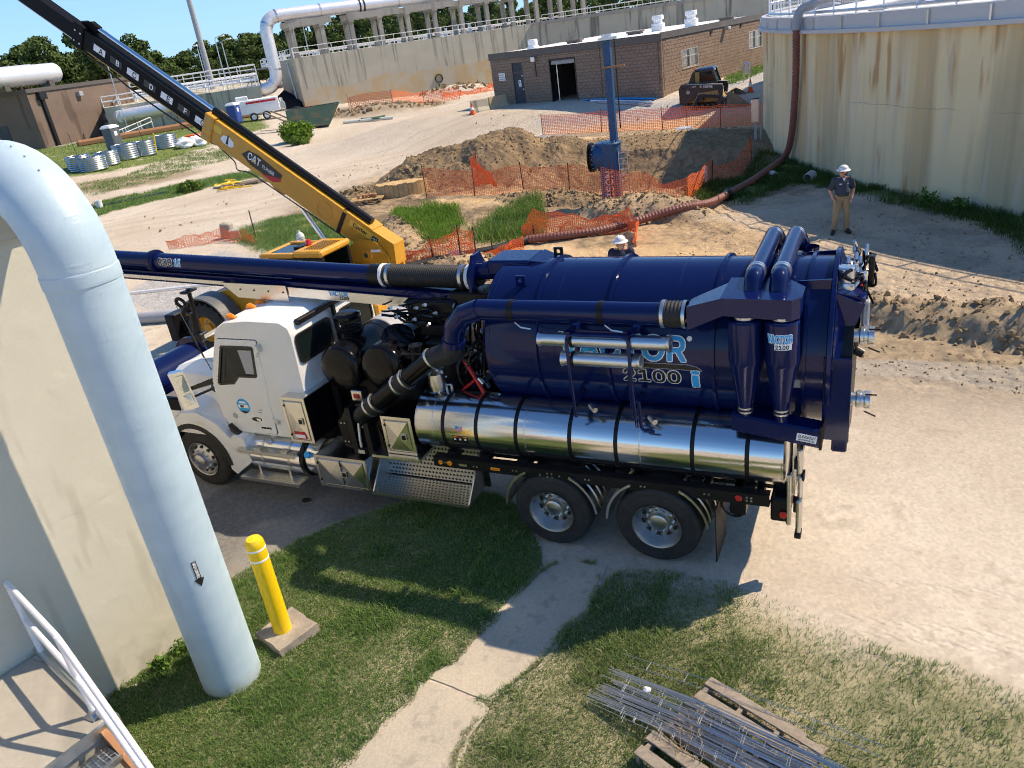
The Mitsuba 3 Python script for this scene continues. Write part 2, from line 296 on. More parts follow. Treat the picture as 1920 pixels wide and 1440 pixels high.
def ground_relief(p, n, uv):
    x, y = p.x, p.y
    dig = dr.maximum(ell(x, y, -9.5, 24.5, 14, 12, -.15), dr.maximum(ell(x, y, -6, 14.2, 9, 4.5, -.2), ell(x, y, 5.0, 10.5, 6, 5.5, -.34)))
    v = voronoi(x * 4.2 + 1.3 * noise(x * 2, y * 2), y * 4.2)[0]
    clod = .055 * (1 - v) * smoothstep(.35, .6, fbm(x * .9, y * .9)) + .07 * fbm(x * 3.1, y * 3.1)
    plain = .007 * fbm(x * 26, y * 26) + .012 * fbm(x * 3, y * 3)
    # tyre tread pressed into the damp sand at the road edge
    for ty, sl in ((-.40, -.10), (-.62, -.11), (.25, -.10)):
        e = y - ty + sl * -1 * (x - 4.2) * -1 - .1 * (fbm(x * .7, ty) - .5); band = smoothstep(.10, .07, dr.abs(e)) * smoothstep(3.2, 3.6, x)
        plain = plain + band * (.006 * smoothstep(-.4, .6, dr.sin(x * 34 + dr.abs(e) * 60)) - .006)
    return plain + dig * clod
D('ground_diffuse', proc(ground_color))
scene.pop('ground_diffuse')
mat('ground_mat', {'type': 'bumpmap', 'arbitrary': proc(ground_relief, 8e-3), 'scale': 1.0, 'bsdf': {'type': 'twosided', 'b': {'type': 'diffuse', 'reflectance': proc(ground_color)}}})
uvg = np.stack([gx.ravel(), gy.ravel()], 1)
scene['ground'] = mikit.ply(gmesh, 'ground_mat', smooth=True, uv=uvg); tag('ground', kind='structure')
# concrete path slabs, broken edges
D('slab_mat', proc(lambda p, n, uv: mix(mix((.40, .36, .29), (.53, .46, .35), fbm(p.x * 1.6, p.y * 1.6)), (.30, .27, .225), .5 * smoothstep(.62, .8, fbm(p.x * 9, p.y * 9, 4))) * (.9 + .2 * noise(p.x * 60, p.y * 60))))
def ragged(pl, amp, seed, step=.05):
    r = sg.Polygon(pl).exterior; s = np.arange(0, r.length, step); pts = np.array([r.interpolate(t).coords[0] for t in s])
    pts += amp * np.stack([nz(pts[:, 0], pts[:, 1], 3, seed), nz(pts[:, 0], pts[:, 1], 3, seed + 5)], 1) * 2
    return sg.Polygon(pts).buffer(0)
for nm, h, top in (('slab_a', .05, .022), ('slab_b', .05, .012)):
    m = extr(ragged(Z[nm], .05, 3), h); m.apply_translation([0, 0, top - h])
    k = 'path__slab' if nm == 'slab_a' else 'path__slab_001'; put(k, m, 'slab_mat', False)
tag('path', kind='structure')
# ------------------------------------------------------------------ grass, clods, weeds
def blades(pts, lo, hi, wid, tint, lean=.5, zf=None):
    n = len(pts); h = rng.uniform(lo, hi, n); th = rng.uniform(0, 2 * PI, n); ph = rng.uniform(0, 2 * PI, n); ln = rng.uniform(.15, 1, n) * lean * h
    w = wid * rng.uniform(.7, 1.3, n) / 2; sx, sy = np.cos(th) * w, np.sin(th) * w
    z0 = (zf(pts[:, 0], pts[:, 1]) if zf is not None else gz(pts[:, 0], pts[:, 1])) - .004
    B = np.stack([pts[:, 0], pts[:, 1], z0], 1); S = np.stack([sx, sy, 0 * sx], 1); L = np.stack([np.cos(ph) * ln, np.sin(ph) * ln, 0 * ln], 1); U = np.stack([0 * h, 0 * h, h], 1)
    V = np.stack([B - S, B + S, B - S * .8 + L * .35 + U * .6, B + S * .8 + L * .35 + U * .6, B + L + U], 1).reshape(-1, 3)
    k = np.arange(n)[:, None] * 5
    F = np.vstack([k + [0, 1, 3], k + [0, 3, 2], k + [2, 3, 4]])
    t = rng.random((n, 1)); pick = rng.random((n, 1)); c = np.where(pick < tint[3], tint[2], np.array(tint[0]) * (1 - t) + np.array(tint[1]) * t) * rng.uniform(.8, 1.2, (n, 1))
    return trimesh.Trimesh(V, F, process=False), np.repeat(c, 5, 0)
mat('blade', {'type': 'principledthin', 'base_color': {'type': 'mesh_attribute', 'name': 'vertex_color'}, 'roughness': .7, 'diff_trans': .8, 'spec_trans': 0.0, 'eta': 1.3})
def scatter(pl, n, margin=0.0, keep=None):
    g = sg.Polygon(pl).buffer(margin); b = g.bounds; out = []; got = 0
    while got < n:
        q = rng.uniform(b[:2], b[2:], (n * 2, 2)); q = q[shapely.contains_xy(g, q[:, 0], q[:, 1])]
        if keep is not None: q = q[rng.random(len(q)) < keep(q[:, 0], q[:, 1])]
        out.append(q); got += len(q)
    return np.vstack(out)[:n]
G1 = ((.12, .225, .06), (.24, .345, .11), (.48, .46, .27), .06)
G2 = ((.13, .22, .065), (.27, .34, .125), (.52, .49, .30), .09)
slabs = sg.Polygon(Z['slab_a']).union(sg.Polygon(Z['slab_b'])).buffer(-.05)
off = lambda x, y: 1.0 - shapely.contains_xy(slabs, x, y)
thin = lambda x, y: ss(-.22, .12, nz(x, y, .9, 21)) * .8 + .2
pa = scatter(Z['lawn_a'], 150000, .06, lambda x, y: off(x, y) * (.35 + .65 * thin(x, y)))
pb = scatter(Z['lawn_b'], 170000, .15, lambda x, y: off(x, y) * (.25 + .75 * thin(x, y)) * (1 - .75 * ss(2.2, 4.6, x + .9 * (y + 2.2))) * (1 - .6 * ss(-1.2, -.5, y)))
m1, c1 = blades(pa, .03, .065, .007, G1, .8); m2, c2 = blades(pb, .025, .06, .007, G2, .9)
tuft = lambda x, y: off(x, y) * ss(.02, .16, nz(x, y, 2.6, 61))
m3, c3 = blades(scatter(Z['lawn_a'], 16000, .08, tuft), .06, .12, .008, G1, 1.0); m4, c4 = blades(scatter(Z['lawn_b'], 16000, .1, lambda x, y: tuft(x, y) * (1 - .8 * ss(2.2, 4.6, x + .9 * (y + 2.2)))), .05, .11, .008, G2, 1.0)
edge = scatter([(-.9, -5.4), (.7, -5.4), (.9, -2.6), (1.1, -1), (.6, -.2), (-.3, -.5), (-.6, -2), (-.9, -3.6)], 4000, .0, lambda x, y: (np.abs(shapely.distance(slabs.boundary, shapely.points(x, y))) < .03) * (np.abs(y + 2.58 + .1 * x) > .22) * ss(-.2, .2, nz(x, y, 3.3, 71)))
m5, c5 = blades(edge, .03, .08, .007, ((.12, .2, .06), (.3, .33, .14), (.52, .46, .28), .4), 1.1)
put('lawn_grass', cat([m1, m2, m3, m4, m5]), 'blade', False, color=np.vstack([c1, c2, c3, c4, c5])); tag('lawn_grass', 'short mown grass on both sides of the concrete path', kind='stuff')
tall = []
for nm, n, lo, hi, w, tn in (('grass_c', 26000, .05, .22, .012, G1), ('weed_a', 9000, .10, .34, .016, ((.10, .21, .03), (.22, .36, .06), (.4, .4, .15), .05)), ('weed_b', 7000, .10, .5, .016, ((.09, .18, .03), (.20, .31, .07), (.45, .42, .22), .12)),
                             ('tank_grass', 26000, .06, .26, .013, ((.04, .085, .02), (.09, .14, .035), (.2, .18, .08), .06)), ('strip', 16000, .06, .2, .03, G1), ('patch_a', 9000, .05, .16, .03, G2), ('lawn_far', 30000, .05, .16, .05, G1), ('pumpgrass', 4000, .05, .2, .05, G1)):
    pts = scatter(Z[nm], n, .55, lambda x, y: thin(x, y) * (dist_in(nm, x, y, .6) + .02) * (.35 + .65 * ss(-.15, .1, nz(x, y, 1.8, 44))))
    tall.append(blades(pts, lo, hi, w, tn, .7))
put('rough_grass', cat([a for a, _ in tall]), 'blade', False, color=np.vstack([b for _, b in tall])); tag('rough_grass', 'rough grass and weeds growing in patches over the site', kind='stuff')
# seedlings and tufts at the foot of the pale wall and pipe
D('clod_mat', proc(lambda p, n, uv: mix((.13, .10, .065), (.40, .30, .18), fbm(p.x * 1.7, p.y * 1.7, 5) * .6 + .4 * noise(p.x * 9, p.y * 9, p.z * 9))))
cl = []
base = trimesh.creation.icosahedron()
def clods(n, cx, cy, rx, ry, lo, hi, rot=0.0):
    a = rng.uniform(0, 2 * PI, n); r = np.sqrt(rng.random(n)); u, v = r * np.cos(a) * rx, r * np.sin(a) * ry
    x, y = cx + u * math.cos(rot) - v * math.sin(rot), cy + u * math.sin(rot) + v * math.cos(rot)
    s = lo + (hi - lo) * rng.random(n) ** 3; z = gz(x, y)
    V = base.vertices[None] * (1 + .35 * rng.standard_normal((n, 12, 1))) * s[:, None, None] * rng.uniform(.6, 1.2, (n, 1, 3))
    V = V + np.stack([x, y, z + s * .15], 1)[:, None]
    cl.append(trimesh.Trimesh(V.reshape(-1, 3), (base.faces[None] + 12 * np.arange(n)[:, None, None]).reshape(-1, 3), process=False))
clods(1600, -15.2, 27, 4.6, 3.8, .01, .075, .2); clods(2400, -6, 29, 8.5, 4.5, .01, .065, -.1); clods(700, -4, 17.8, 2.6, 1.5, .012, .08, -.3); clods(1100, 5.6, 7.8, 4.6, .9, .010, .075, -.36)
clods(500, 4.2, 6.3, 3.6, .7, .006, .03, -.2); clods(500, -7.5, 12, 3.2, 1.4, .02, .12); clods(300, -18.5, 23.3, 3, 1.4, .04, .16, .5); clods(400, -8, 20.3, 3, 1, .02, .11, -.2); clods(400, -12.4, 16.2, 3, 1.2, .02, .1, -1)
clods(400, -46, 66, 7, 4, .08, .3, .8); clods(200, -44, 80.5, 5, 2.5, .08, .3, .6); clods(1500, 3.0, 12.0, 5, 4.5, .006, .035, -.5); clods(300, -20, 31, 16, 9, .02, .07, .9)
put('dirt_clods', cat(cl), 'clod_mat', False); tag('dirt_clods', 'broken clods of brown earth strewn over the spoil heaps', kind='stuff')
# ------------------------------------------------------------------ concrete basin walls behind the site
def conc(k, c0, c1, streak=.5, rust=0.0, zlo=None, low=None, d=(.64, .77), f=1.0):
    def fn(p, n, uv):
        h = (p.x * d[0] + p.y * d[1]) * f
        a = fbm(p.x * .5, p.y * .5, p.z * .9); g = noise(p.x * 24, p.y * 24, p.z * 24)
        s = fbm(h * 2.6, p.z * .16, 3); s2 = fbm(h * 7, p.z * .3, 8)
        c = mix(c0, c1, a * .7 + g * .3)
        if rust:
            c = mix(c, (.60, .43, .21), .7 * smoothstep(.46, .68, fbm(h * .5 + 9, p.z * .12, 5) * .6 + fbm(h * 2.4, p.z * .3, 2) * .4))
            c = mix(c, (.50, .45, .29), .55 * smoothstep(.48, .66, fbm(h * .4 + 31, p.z * .1, 7)))
            c = mix(c, (.46, .24, .085), rust * smoothstep(.54, .8, fbm(h * 3.2 + 3, p.z * .6, 1)) * smoothstep(.42, .6, fbm(h * .5, p.z * .5, 3)))
            c = mix(c, (.72, .66, .53), .35 * smoothstep(.55, .78, fbm(h * 3.6 + 17, p.z * .35, 6)))
            cr = dr.abs(p.z - 2.55 - .1 * (fbm(h * 1.7, 5.0) - .5)); c = mix(c, (.3, .26, .19), .55 * smoothstep(.016, .004, cr) * smoothstep(.35, .6, noise(h * .8, 7)))
        c = mix(c, (.13, .125, .11), streak * smoothstep(.5, .74, s * .65 + s2 * .35))
        if low is not None:
            e = zlo(p) + .9 * (fbm(h * .35, 3.0) - .5) + .3 * (fbm(h * 1.7, p.z) - .5)
            c = mix(c, mix(low, (.50, .45, .34), smoothstep(.3, .7, fbm(h * .9, p.z * .8))), .9 * smoothstep(.22, -.22, p.z - e))
        return c
    D(k, proc(fn))
conc('basin_conc', (.43, .40, .31), (.56, .52, .41), .55, 0, lambda p: 3.35 + .0 * p.x, (.52, .39, .22))
conc('dark_conc', (.43, .40, .31), (.56, .52, .41), .85)
conc('grey_conc', (.33, .31, .27), (.46, .43, .37), .35)
conc('tank_conc', (.80, .64, .36), (.87, .73, .45), .16, .75, d=(.525, -.851), f=1.15)
bu, bp = np.array([.640, .768]), np.array([-.768, .640])
A0 = np.array([-57.65, 67.96]); W0 = np.array([-38.35, 91.11]); E0 = A0 + bp * 11
def p3(xy, z): return (xy[0], xy[1], z)
def plate(pts, z0, z1):
    m = extr(pts, z1 - z0); m.apply_translation([0, 0, z0]); return m
W1 = W0 + np.array([44, -3.0])
bk = tag('basin_wall', 'long pale concrete basin wall stained ochre along its foot', 'wall')
part(bk, 'wall_face', plate([A0, W0, W0 + bp * .5, A0 + bp * .5 + bu * .0], -.3, 6.62), 'basin_conc', False)
part(bk, 'end_face', plate([A0 + bp * .503, A0 + bp * .503 + bu * .5, E0 + bu * .5, E0], -.3, 6.6), 'dark_conc', False)
part(bk, 'floor_deck', plate([A0 + bp * .51 + bu * .51, W0 + bp * .51, W0 + bp * 45, A0 + bp * 45 + bu * .51], 5.9, 6.1), 'grey_conc', False)
hole = [lathe([(.42, 0), (.42, .5), (.05, .5)], np.append(np.array([-46.9, 80.75]) - bp * .03, 2.1), np.append(bp, 0), 24)]
part(bk, 'pipe_hole', hole + [lathe([(.42, -.06), (.5, -.06), (.5, .1)], np.append(np.array([-46.9, 80.75]) - bp * .03, 2.1), np.append(bp, 0), 24)], 'decal_black')
b2 = tag('basin_wall_001', 'dark weathered concrete basin wall behind the flat roofed block building', 'wall')
d2 = (W1 - W0) / np.linalg.norm(W1 - W0); n2 = np.array([-d2[1], d2[0]])
part(b2, 'wall_face', plate([W0 + d2 * .02, W1, W1 + n2 * .5, W0 + d2 * .02 + n2 * .5], -.3, 6.35), 'dark_conc', False)
part(b2, 'coping', plate([W0 - n2 * .12 + d2 * .1, W1 - n2 * .12, W1 + n2 * .6, W0 + n2 * .6 + d2 * .1], 6.352, 6.75), 'grey_conc', False)
part(b2, 'patch', plate([W0 + d2 * 17.2 - n2 * .02, W0 + d2 * 19.2 - n2 * .02, W0 + d2 * 19.2 + n2 * .2, W0 + d2 * 17.2 + n2 * .2], 2, 6.34), 'basin_conc', False)
# low basin on the west, below the railings
lo = tag('low_basin', 'low concrete basin whose deck carries rows of white railings', 'basin')
K0, K1, K2, K3 = (np.array(v) for v in ((-60.2, 64.2), (-77.4, 57.5), (-113.2, 86.2), (-96.1, 104.5)))
part(lo, 'wall_face', plate([K0, K3, K2, K1], -.3, 4.4), 'dark_conc', False)
lo_at = lambda u, v: (K0 + (K1 - K0) * u) * (1 - v) + (K3 + (K2 - K3) * u) * v
def railing(a, b, z, h=1.05, step=1.5, r=.035, mids=2):
    a, b = np.asarray(a, float), np.asarray(b, float); n = max(2, int(np.linalg.norm(b - a) / step) + 1); ms = []
    for t in np.linspace(0, 1, n):
        q = a + (b - a) * t; ms.append(tube([p3(q, z), p3(q, z + h)], r, 5))
    for k in range(mids): ms.append(tube([p3(a, z + h * (1 - k * .48)), p3(b, z + h * (1 - k * .48))], r, 5))
    return ms
def rail_thing(label, group, *args, mat_='white_matt', **kw):
    k = thing('railing', label, 'railing', group); ms = railing(*args, **kw); m = 2
    part(k, 'post', cat(ms[:-2]), mat_, False, kind='stuff'); part(k, 'rail', ms[-2], mat_, False); part(k, 'rail', ms[-1], mat_, False)
rail_thing('white pipe railing along the top edge of the ochre footed basin wall', None, A0 + bp * .25, W0 + bp * .25, 6.62)
rail_thing('white pipe railing on the short dark end of the basin wall', None, A0 + bp * 1 + bu * .25, E0 + bu * .25, 6.6)
for i, o in enumerate((6, 11, 16, 22, 30)):
    rail_thing('white pipe railing beyond the concrete pipe rack', 'railings on the high basin', A0 + bp * o + bu * 1, W0 + bp * o + bu * 8, 6.1, step=2.0, r=.045)
for v in (.01, .1, .2, .32, .45, .6, .8, .98): rail_thing('white pipe railing on the deck of the low basin', 'railings on the low basin', lo_at(.0, v), lo_at(1, v), 4.4, step=2.0, r=.055, h=1.15)
for u in (.02, .5, .9): rail_thing('white pipe railing crossing the deck of the low basin', 'cross railings on the low basin', lo_at(u, .01), lo_at(u, .98), 4.4, step=2.5, r=.055, h=1.15)
for v in (.15, .5): rail_thing('high white railing of the walkway above the low basin', 'walkway railings above the low basin', lo_at(.0, v), lo_at(.8, v), 5.6, step=2.0, r=.055)
rail_thing('white pipe railing above the dark basin wall coping', None, W0 + d2 * 1 + n2 * 1, W1 + n2 * 1, 6.4, step=1.6)
rail_thing('second white railing behind the dark basin wall coping', None, W0 + d2 * 1 + n2 * 4, W1 + n2 * 4, 6.4, step=1.6)
# small equipment on the basins
for i in range(22):
    o, s = rng.uniform(3, 40), rng.uniform(0, 34); q = A0 + bp * o + bu * s; h = rng.uniform(.7, 1.4)
    k = thing('aerator_drive', 'small grey drive unit standing on the high basin', 'machine', 'drive units on the high basin')
    put(k, [bx(q[0] - .4, q[0] + .4, q[1] - .4, q[1] + .4, 6.1, 6.1 + h * .6, .05), cyl(p3(q, 6.1 + h * .6), p3(q, 6.1 + h + .4), .22, 12), cyl(p3(q, 6.5 + h), p3(q, 6.6 + h), .28, 12)], 'galv')
# ------------------------------------------------------------------ concrete pipe rack on the basin wall
rk = tag('pipe_rack', 'weathered concrete rack of columns and caps carrying the silver duct', 'pipe rack')
for i in range(12):
    s0 = .7 + 3.45 * i
    for o in (1.4, 4.0):
        q = A0 + bu * s0 + bp * o
        part(rk, 'column', plate([q - bu * .24 - bp * .24, q + bu * .24 - bp * .24, q + bu * .24 + bp * .24, q - bu * .24 + bp * .24], 5.95, 9.55), 'grey_conc', False)
    q = A0 + bu * s0 + bp * 2.7
    part(rk, 'cross_cap', plate([q - bu * .3 - bp * 1.75, q + bu * .3 - bp * 1.75, q + bu * .3 + bp * 1.75, q - bu * .3 + bp * 1.75], 9.552, 9.8), 'grey_conc', False)
for i in range(6):
    a, b = A0 + bu * (.2 + 7.05 * i), A0 + bu * (.2 + 7.05 * i + (6.3 if i else 5.2))
    for o in (1.2, 4.1): part(rk, 'beam', plate([a + bp * o, b + bp * o, b + bp * (o + .35), a + bp * (o + .35)], 9.802, 10.45), 'grey_conc', False)
# ------------------------------------------------------------------ silver duct
dk = tag('silver_duct', 'large silver duct rising over the basin and running along the rack', 'duct')
V0 = np.array([-60.2, 67.4]); dz = 11.0
top = [p3(V0 + bu * s + bp * (.9 if s > 3 else .2 + .0 * s), z) for s, z in ((0, 5.2), (0, 9.4))]
vert = np.array([p3(V0, 4.0), p3(V0, 9.9)])
c = V0 + bp * .0
pth = bend([p3(V0 - bu * 17 + bp * 5, 3.3), p3(V0, 3.9), p3(V0, 11.15), p3(V0 + bu * 46 + bp * 1.8, 11.15)], 1.9, 9)
P('duct_metal', proc(lambda p, n, uv: mix((.74, .74, .77), (.86, .86, .88), fbm(p.x * .8, p.y * .8, p.z * .8))), .42, .55)
part(dk, 'pipe_run', tube(pth, .68, 24), 'duct_metal')
for t in range(1, len(pth) - 1, 4): part(dk, 'band', tube([pth[t] - (pth[t] - pth[t - 1]) * min(.5, .09 / np.linalg.norm(pth[t] - pth[t - 1])), pth[t] + (pth[t + 1] - pth[t]) * min(.5, .09 / np.linalg.norm(pth[t + 1] - pth[t]))], .71, 24), 'galv')
e = np.array(pth[-1]) - np.array(pth[-2]); e /= np.linalg.norm(e)
for s in (4.5, 9.2, 9.7, 14, 19, 24, 29): part(dk, 'band', tube([pth[-2] + e * s, pth[-2] + e * (s + .18)], .73 if s in (9.2, 9.7) else .705, 24), 'decal_black' if s in (9.2, 9.7) else 'galv')
far0 = np.array(pth[0]); far1 = far0 + np.array([-26, 14, .0]); part(dk, 'pipe_run', tube([far1, far0], .68, 24), 'duct_metal')
for i, t in enumerate((.12, .45, .8)):
    q = far1 + (far0 - far1) * t; part(dk, 'support', [bx(q[0] - .5, q[0] + .5, q[1] - .5, q[1] + .5, .3, 2.2), bx(q[0] - .9, q[0] + .9, q[1] - .6, q[1] + .6, 2.2, 2.75)], 'grey_conc', False)
for t in (.3, .62, .93):
    q = np.array([*(V0 - bu * 17 * (1 - t) + bp * 5 * (1 - t)), 0]); part(dk, 'support', [bx(q[0] - .25, q[0] + .25, q[1] - .25, q[1] + .25, .3, 2.3), bx(q[0] - .8, q[0] + .8, q[1] - .5, q[1] + .5, 2.3, 2.8)], 'grey_conc', False)
solo('downpipe', tube([p3(A0 + bp * 4.2 - bu * .1, 6.3), p3(A0 + bp * 3.0 - bu * .12, 1.6)], .09, 8), 'white_matt', 'thin white pipe slanting down the dark end of the basin wall', 'pipe')
# ------------------------------------------------------------------ light poles
def lamp(x, y, z0, z1, label, arm=.9, r=.05, group=None):
    k = thing('street_lamp', label, 'street lamp', group)
    part(k, 'pole', tube([(x, y, z0), (x, y, z1)], [r * 1.3, r], 8), 'galv')
    part(k, 'arm', tube(bend([(x, y, z1 - .05), (x + .1, y, z1 + .25), (x + arm, y + .1, z1 + .35)], .2), r * .8, 6), 'galv')
    part(k, 'lamp_head', bx(x + arm - .1, x + arm + .45, y - .05, y + .25, z1 + .27, z1 + .42, .04), 'white_matt')
lamp(-65.43, 64.83, 1.3, 9.6, 'white street lamp, taller of the twin lamps beside the silver duct'); lamp(-65.0, 65.3, 1.3, 9.2, 'white street lamp, shorter of the twin lamps beside the silver duct')
lamp(-66.9, 63.4, 1.3, 9.0, 'slim street lamp just beside the tall grey mast', -.5); lamp(-62.2, 76.6, 4.9, 9.9, 'street lamp seen between the first columns of the pipe rack', -.9); lamp(-58.5, 80.6, 6.1, 10.2, 'street lamp seen between the middle columns of the pipe rack', -.9); lamp(-73.3, 56.4, 1.3, 9.1, 'slim street lamp behind the brown building under the black boom', .4)
solo('mast', tube([(-80.6, 78.0, 4), (-80.6, 78.0, 23)], [.42, .3], 12), 'decal_grey', 'tall tapering grey steel mast rising out of the picture beyond the basins', 'mast')
# ------------------------------------------------------------------ trees
mat('leaf', {'type': 'twosided', 'b': {'type': 'diffuse', 'reflectance': {'type': 'mesh_attribute', 'name': 'vertex_color'}}})
D('bark', (.10, .075, .05))
def crown(seed, n=5600):
    g = np.random.default_rng(seed); L = []
    for i in range(26):
        t = g.random(); h = .22 + .68 * t; rr = .36 * math.sin(PI * min(.97, .25 + .72 * t)) ** .8 * g.uniform(.4, .9); a = g.uniform(0, 2 * PI)
        L.append((rr * math.cos(a), rr * math.sin(a), h, g.uniform(.07, .145) * (1.15 - .5 * t)))
    L = np.array(L); k = g.integers(0, len(L), n); d = g.standard_normal((n, 3)); d /= np.linalg.norm(d, axis=1, keepdims=True)
    c = L[k, :3] + d * (L[k, 3] * g.uniform(.55, 1.08, n))[:, None] * [1, 1, .8]
    s = g.uniform(.007, .018, n)[:, None]; u = g.standard_normal((n, 3)); u /= np.linalg.norm(u, axis=1, keepdims=True); v = np.cross(u, d + .3 * g.standard_normal((n, 3))); v /= np.linalg.norm(v, axis=1, keepdims=True)
    V = np.stack([c - u * s - v * s * .6, c + u * s - v * s * .6, c + u * s * .7 + v * s, c - u * s * .7 + v * s], 1).reshape(-1, 3)
    q = np.arange(n)[:, None] * 4; F = np.vstack([q + [0, 1, 2], q + [0, 2, 3]])
    col = np.array([.065, .10, .036]) * g.uniform(.65, 1.5, (n, 1)) + g.random((n, 1)) * [.04, .038, .006]
    return trimesh.Trimesh(V, F, process=False), np.repeat(col, 4, 0), L
for i in range(6):
    m, c, L = crown(40 + i); tr = [tube([(0, 0, -.02), (.01, 0, .3), (0, .01, .62)], [.03, .022, .01], 7)]
    for b in L[:7]: tr.append(tube([(0, 0, .2 + .04 * (b[2] * 5 % 3)), (b[0] * .6, b[1] * .6, b[2] - .08), b[:3]], [.012, .008, .003], 5))
    scene[f'tree_kind_{i}'] = {'type': 'shapegroup', 'trunk': mikit.ply(cat(tr), 'bark', smooth=True), 'crown': mikit.ply(m, 'leaf', color=c)}
TR = [(-95.0,60.9,12.2),(-97.2,66.4,12.6),(-99.3,72.0,13.5),(-95.0,74.1,15.0),(-94.9,77.3,12.5),(-91.8,77.8,10.7),(-91.5,81.1,9.8),(-97.1,89.7,8.3),(-91.2,88.6,10.4),(-88.7,91.0,11.7),(-86.4,93.1,12.2),(-84.1,95.1,11.8),(-85.0,100.9,11.4),(-82.1,103.2,12.4),(-78.8,105.7,12.3),(-74.6,108.6,12.4),(-70.3,111.4,12.1),(-65.8,114.1,11.9),(-61.3,116.5,11.6),(-56.7,118.8,10.9),(-52.0,121.0,11.0),(-49.0,127.6,11.3),(-45.7,134.2,10.3),(-40.5,135.9,10.0),(-35.4,137.4,10.0)]
far = np.array([CAM[0], CAM[1]])
for j, (x, y, zt) in enumerate(TR):
    for rowk in range(3):
        f = (1.45, 1.58, 1.7)[rowk]; q = far + (np.array([x, y]) - far) * f
        if rowk: q = q + np.array([3.4, 2.9]) * (1 if rowk == 1 else -1) + rng.uniform(-1, 1, 2)
        H = ((zt - 6.13) * f + 6.13 - .2) * rng.uniform(.9, 1.06)
        wdt = rng.uniform(1.0, 1.25)
        k = thing('tree', ('dark green tree in the belt behind the brown building' if j < 8 else 'dark green tree in the belt beyond the basins'), 'tree', 'trees behind the brown building' if j < 8 else 'trees beyond the basins')
        scene[k] = {'type': 'instance', 'shapegroup': {'type': 'ref', 'id': f'tree_kind_{(j * 3 + rowk * 2) % 6}'}, 'to_world': T().translate([q[0], q[1], 1.2 - .5]).rotate([0, 0, 1], float(rng.uniform(0, 360))).scale([H * wdt, H * wdt, H * 1.02])}
# ------------------------------------------------------------------ block-built pump house
D('block_brown', proc(lambda p, n, uv: mix((.23, .17, .13), (.31, .235, .18), fbm(p.x * 1.2, p.y * 1.2, p.z * 1.2) * .6 + .4 * cell_rand(p.x * 2.6 + p.y * 1.3, 0, p.z * 5))))
D('mortar', (.16, .115, .085)); P('roof_membrane', (.78, .76, .70), .6); P('fascia', (.10, .085, .075), .5)
D('door_grey', (.085, .09, .10))
ph = tag('pump_house', 'flat roofed brown block building with a grey door and a dark open doorway', 'building')
hl, hu = np.array([-22.81, 46.38]), np.array([.9419, -.3360]); hv = np.array([.2534, .9674]); LU, LV, HZ = 14.52, 16.5, 1.3
hc = hl + hu * LU
def wallpoly(o, d, L, h, holes):
    pl = sg.box(0, -.4, L, h)
    for a, b, c, e in holes: pl = pl.difference(sg.box(a, c, b, e))
    return pl
def put_wall(pl, o, d, nrm, th):
    m = extr(pl, th); return frame(m, p3(o, HZ), (d[0], d[1], 0), (0, 0, 1), (nrm[0], nrm[1], 0))
fn_, sn_ = np.array([-.336, -.9419]), np.array([.9674, -.2534])
fh = [(2.07, 3.1, -.5, 2.82), (5.55, 7.88, -.5, 2.8)]; sh = [(2.47, 4.68, 1.33, 2.4), (12.4, 14.66, 1.48, 2.6)]
wl = part(ph, 'wall', [put_wall(wallpoly(hl, hu, LU, 3.12, fh), hl - fn_ * .24, hu, fn_, .235), put_wall(wallpoly(hc, hv, LV, 3.25, sh), hc - sn_ * .24 - hv * .0, hv, sn_, .235),
     plate([hl + hv * .01, hl + hv * LV, hl + hv * LV + hu * .2, hl + hv * .01 + hu * .2], HZ - .4, HZ + 3.2), plate([hl + hv * (LV - .2), hl + hv * LV, hl + hv * LV + hu * LU, hl + hv * (LV - .2) + hu * LU], HZ - .4, HZ + 3.2)], 'mortar', False)
def blocks(o, d, nrm, L, h, holes, bw=.4, bh=.2):
    B = []; ni = int(h / bh) + 1
    for r in range(-1, ni):
        z0, z1 = r * bh, min(h, (r + 1) * bh - .014)
        if z1 - z0 < .03: continue
        x = -(r % 2) * bw / 2
        while x < L:
            a, b = max(x, 0), min(L, x + bw - .014); x += bw
            if b - a < .04: continue
            mid = ((a + b) / 2, (z0 + z1) / 2)
            for ha, hb, hc_, hd in holes:
                if hc_ < mid[1] < hd:
                    if ha - .01 < a < hb + .01 and b > hb: a = max(a, hb)
                    elif b > ha and b < hb + .01 and a < ha: b = min(b, ha)
                    elif a >= ha - .01 and b <= hb + .01: b = a
            if b - a < .04: continue
            B.append((a, b, z0, z1))
    B = np.array(B); n = len(B); dep = rng.uniform(.008, .02, n)
    x = B[:, [0, 1, 1, 0, 0, 1, 1, 0]] + np.array([0, 0, 0, 0, .006, -.006, -.006, .006]); z = B[:, [2, 2, 3, 3, 2, 2, 3, 3]] + np.array([0, 0, 0, 0, .006, .006, -.006, -.006])
    y = np.concatenate([np.full((n, 4), -.01), np.repeat(dep[:, None], 4, 1) + rng.normal(0, .003, (n, 4))], 1)
    V = np.stack([o[0] + x * d[0] + y * nrm[0], o[1] + x * d[1] + y * nrm[1], HZ + z], -1).reshape(-1, 3)
    q = np.arange(n)[:, None] * 8; f = [(4, 5, 6), (4, 6, 7), (0, 1, 5), (0, 5, 4), (1, 2, 6), (1, 6, 5), (2, 3, 7), (2, 7, 6), (3, 0, 4), (3, 4, 7)]
    return trimesh.Trimesh(V, np.vstack([q + np.array(t) for t in f]), process=False)
k = part(wl, 'block', [blocks(hl, hu, fn_, LU, 3.1, fh), blocks(hc, hv, sn_, LV, 3.22, sh)], 'block_brown', False, 'split faced brown concrete blocks', 'stuff')
o = hl - fn_ * 0
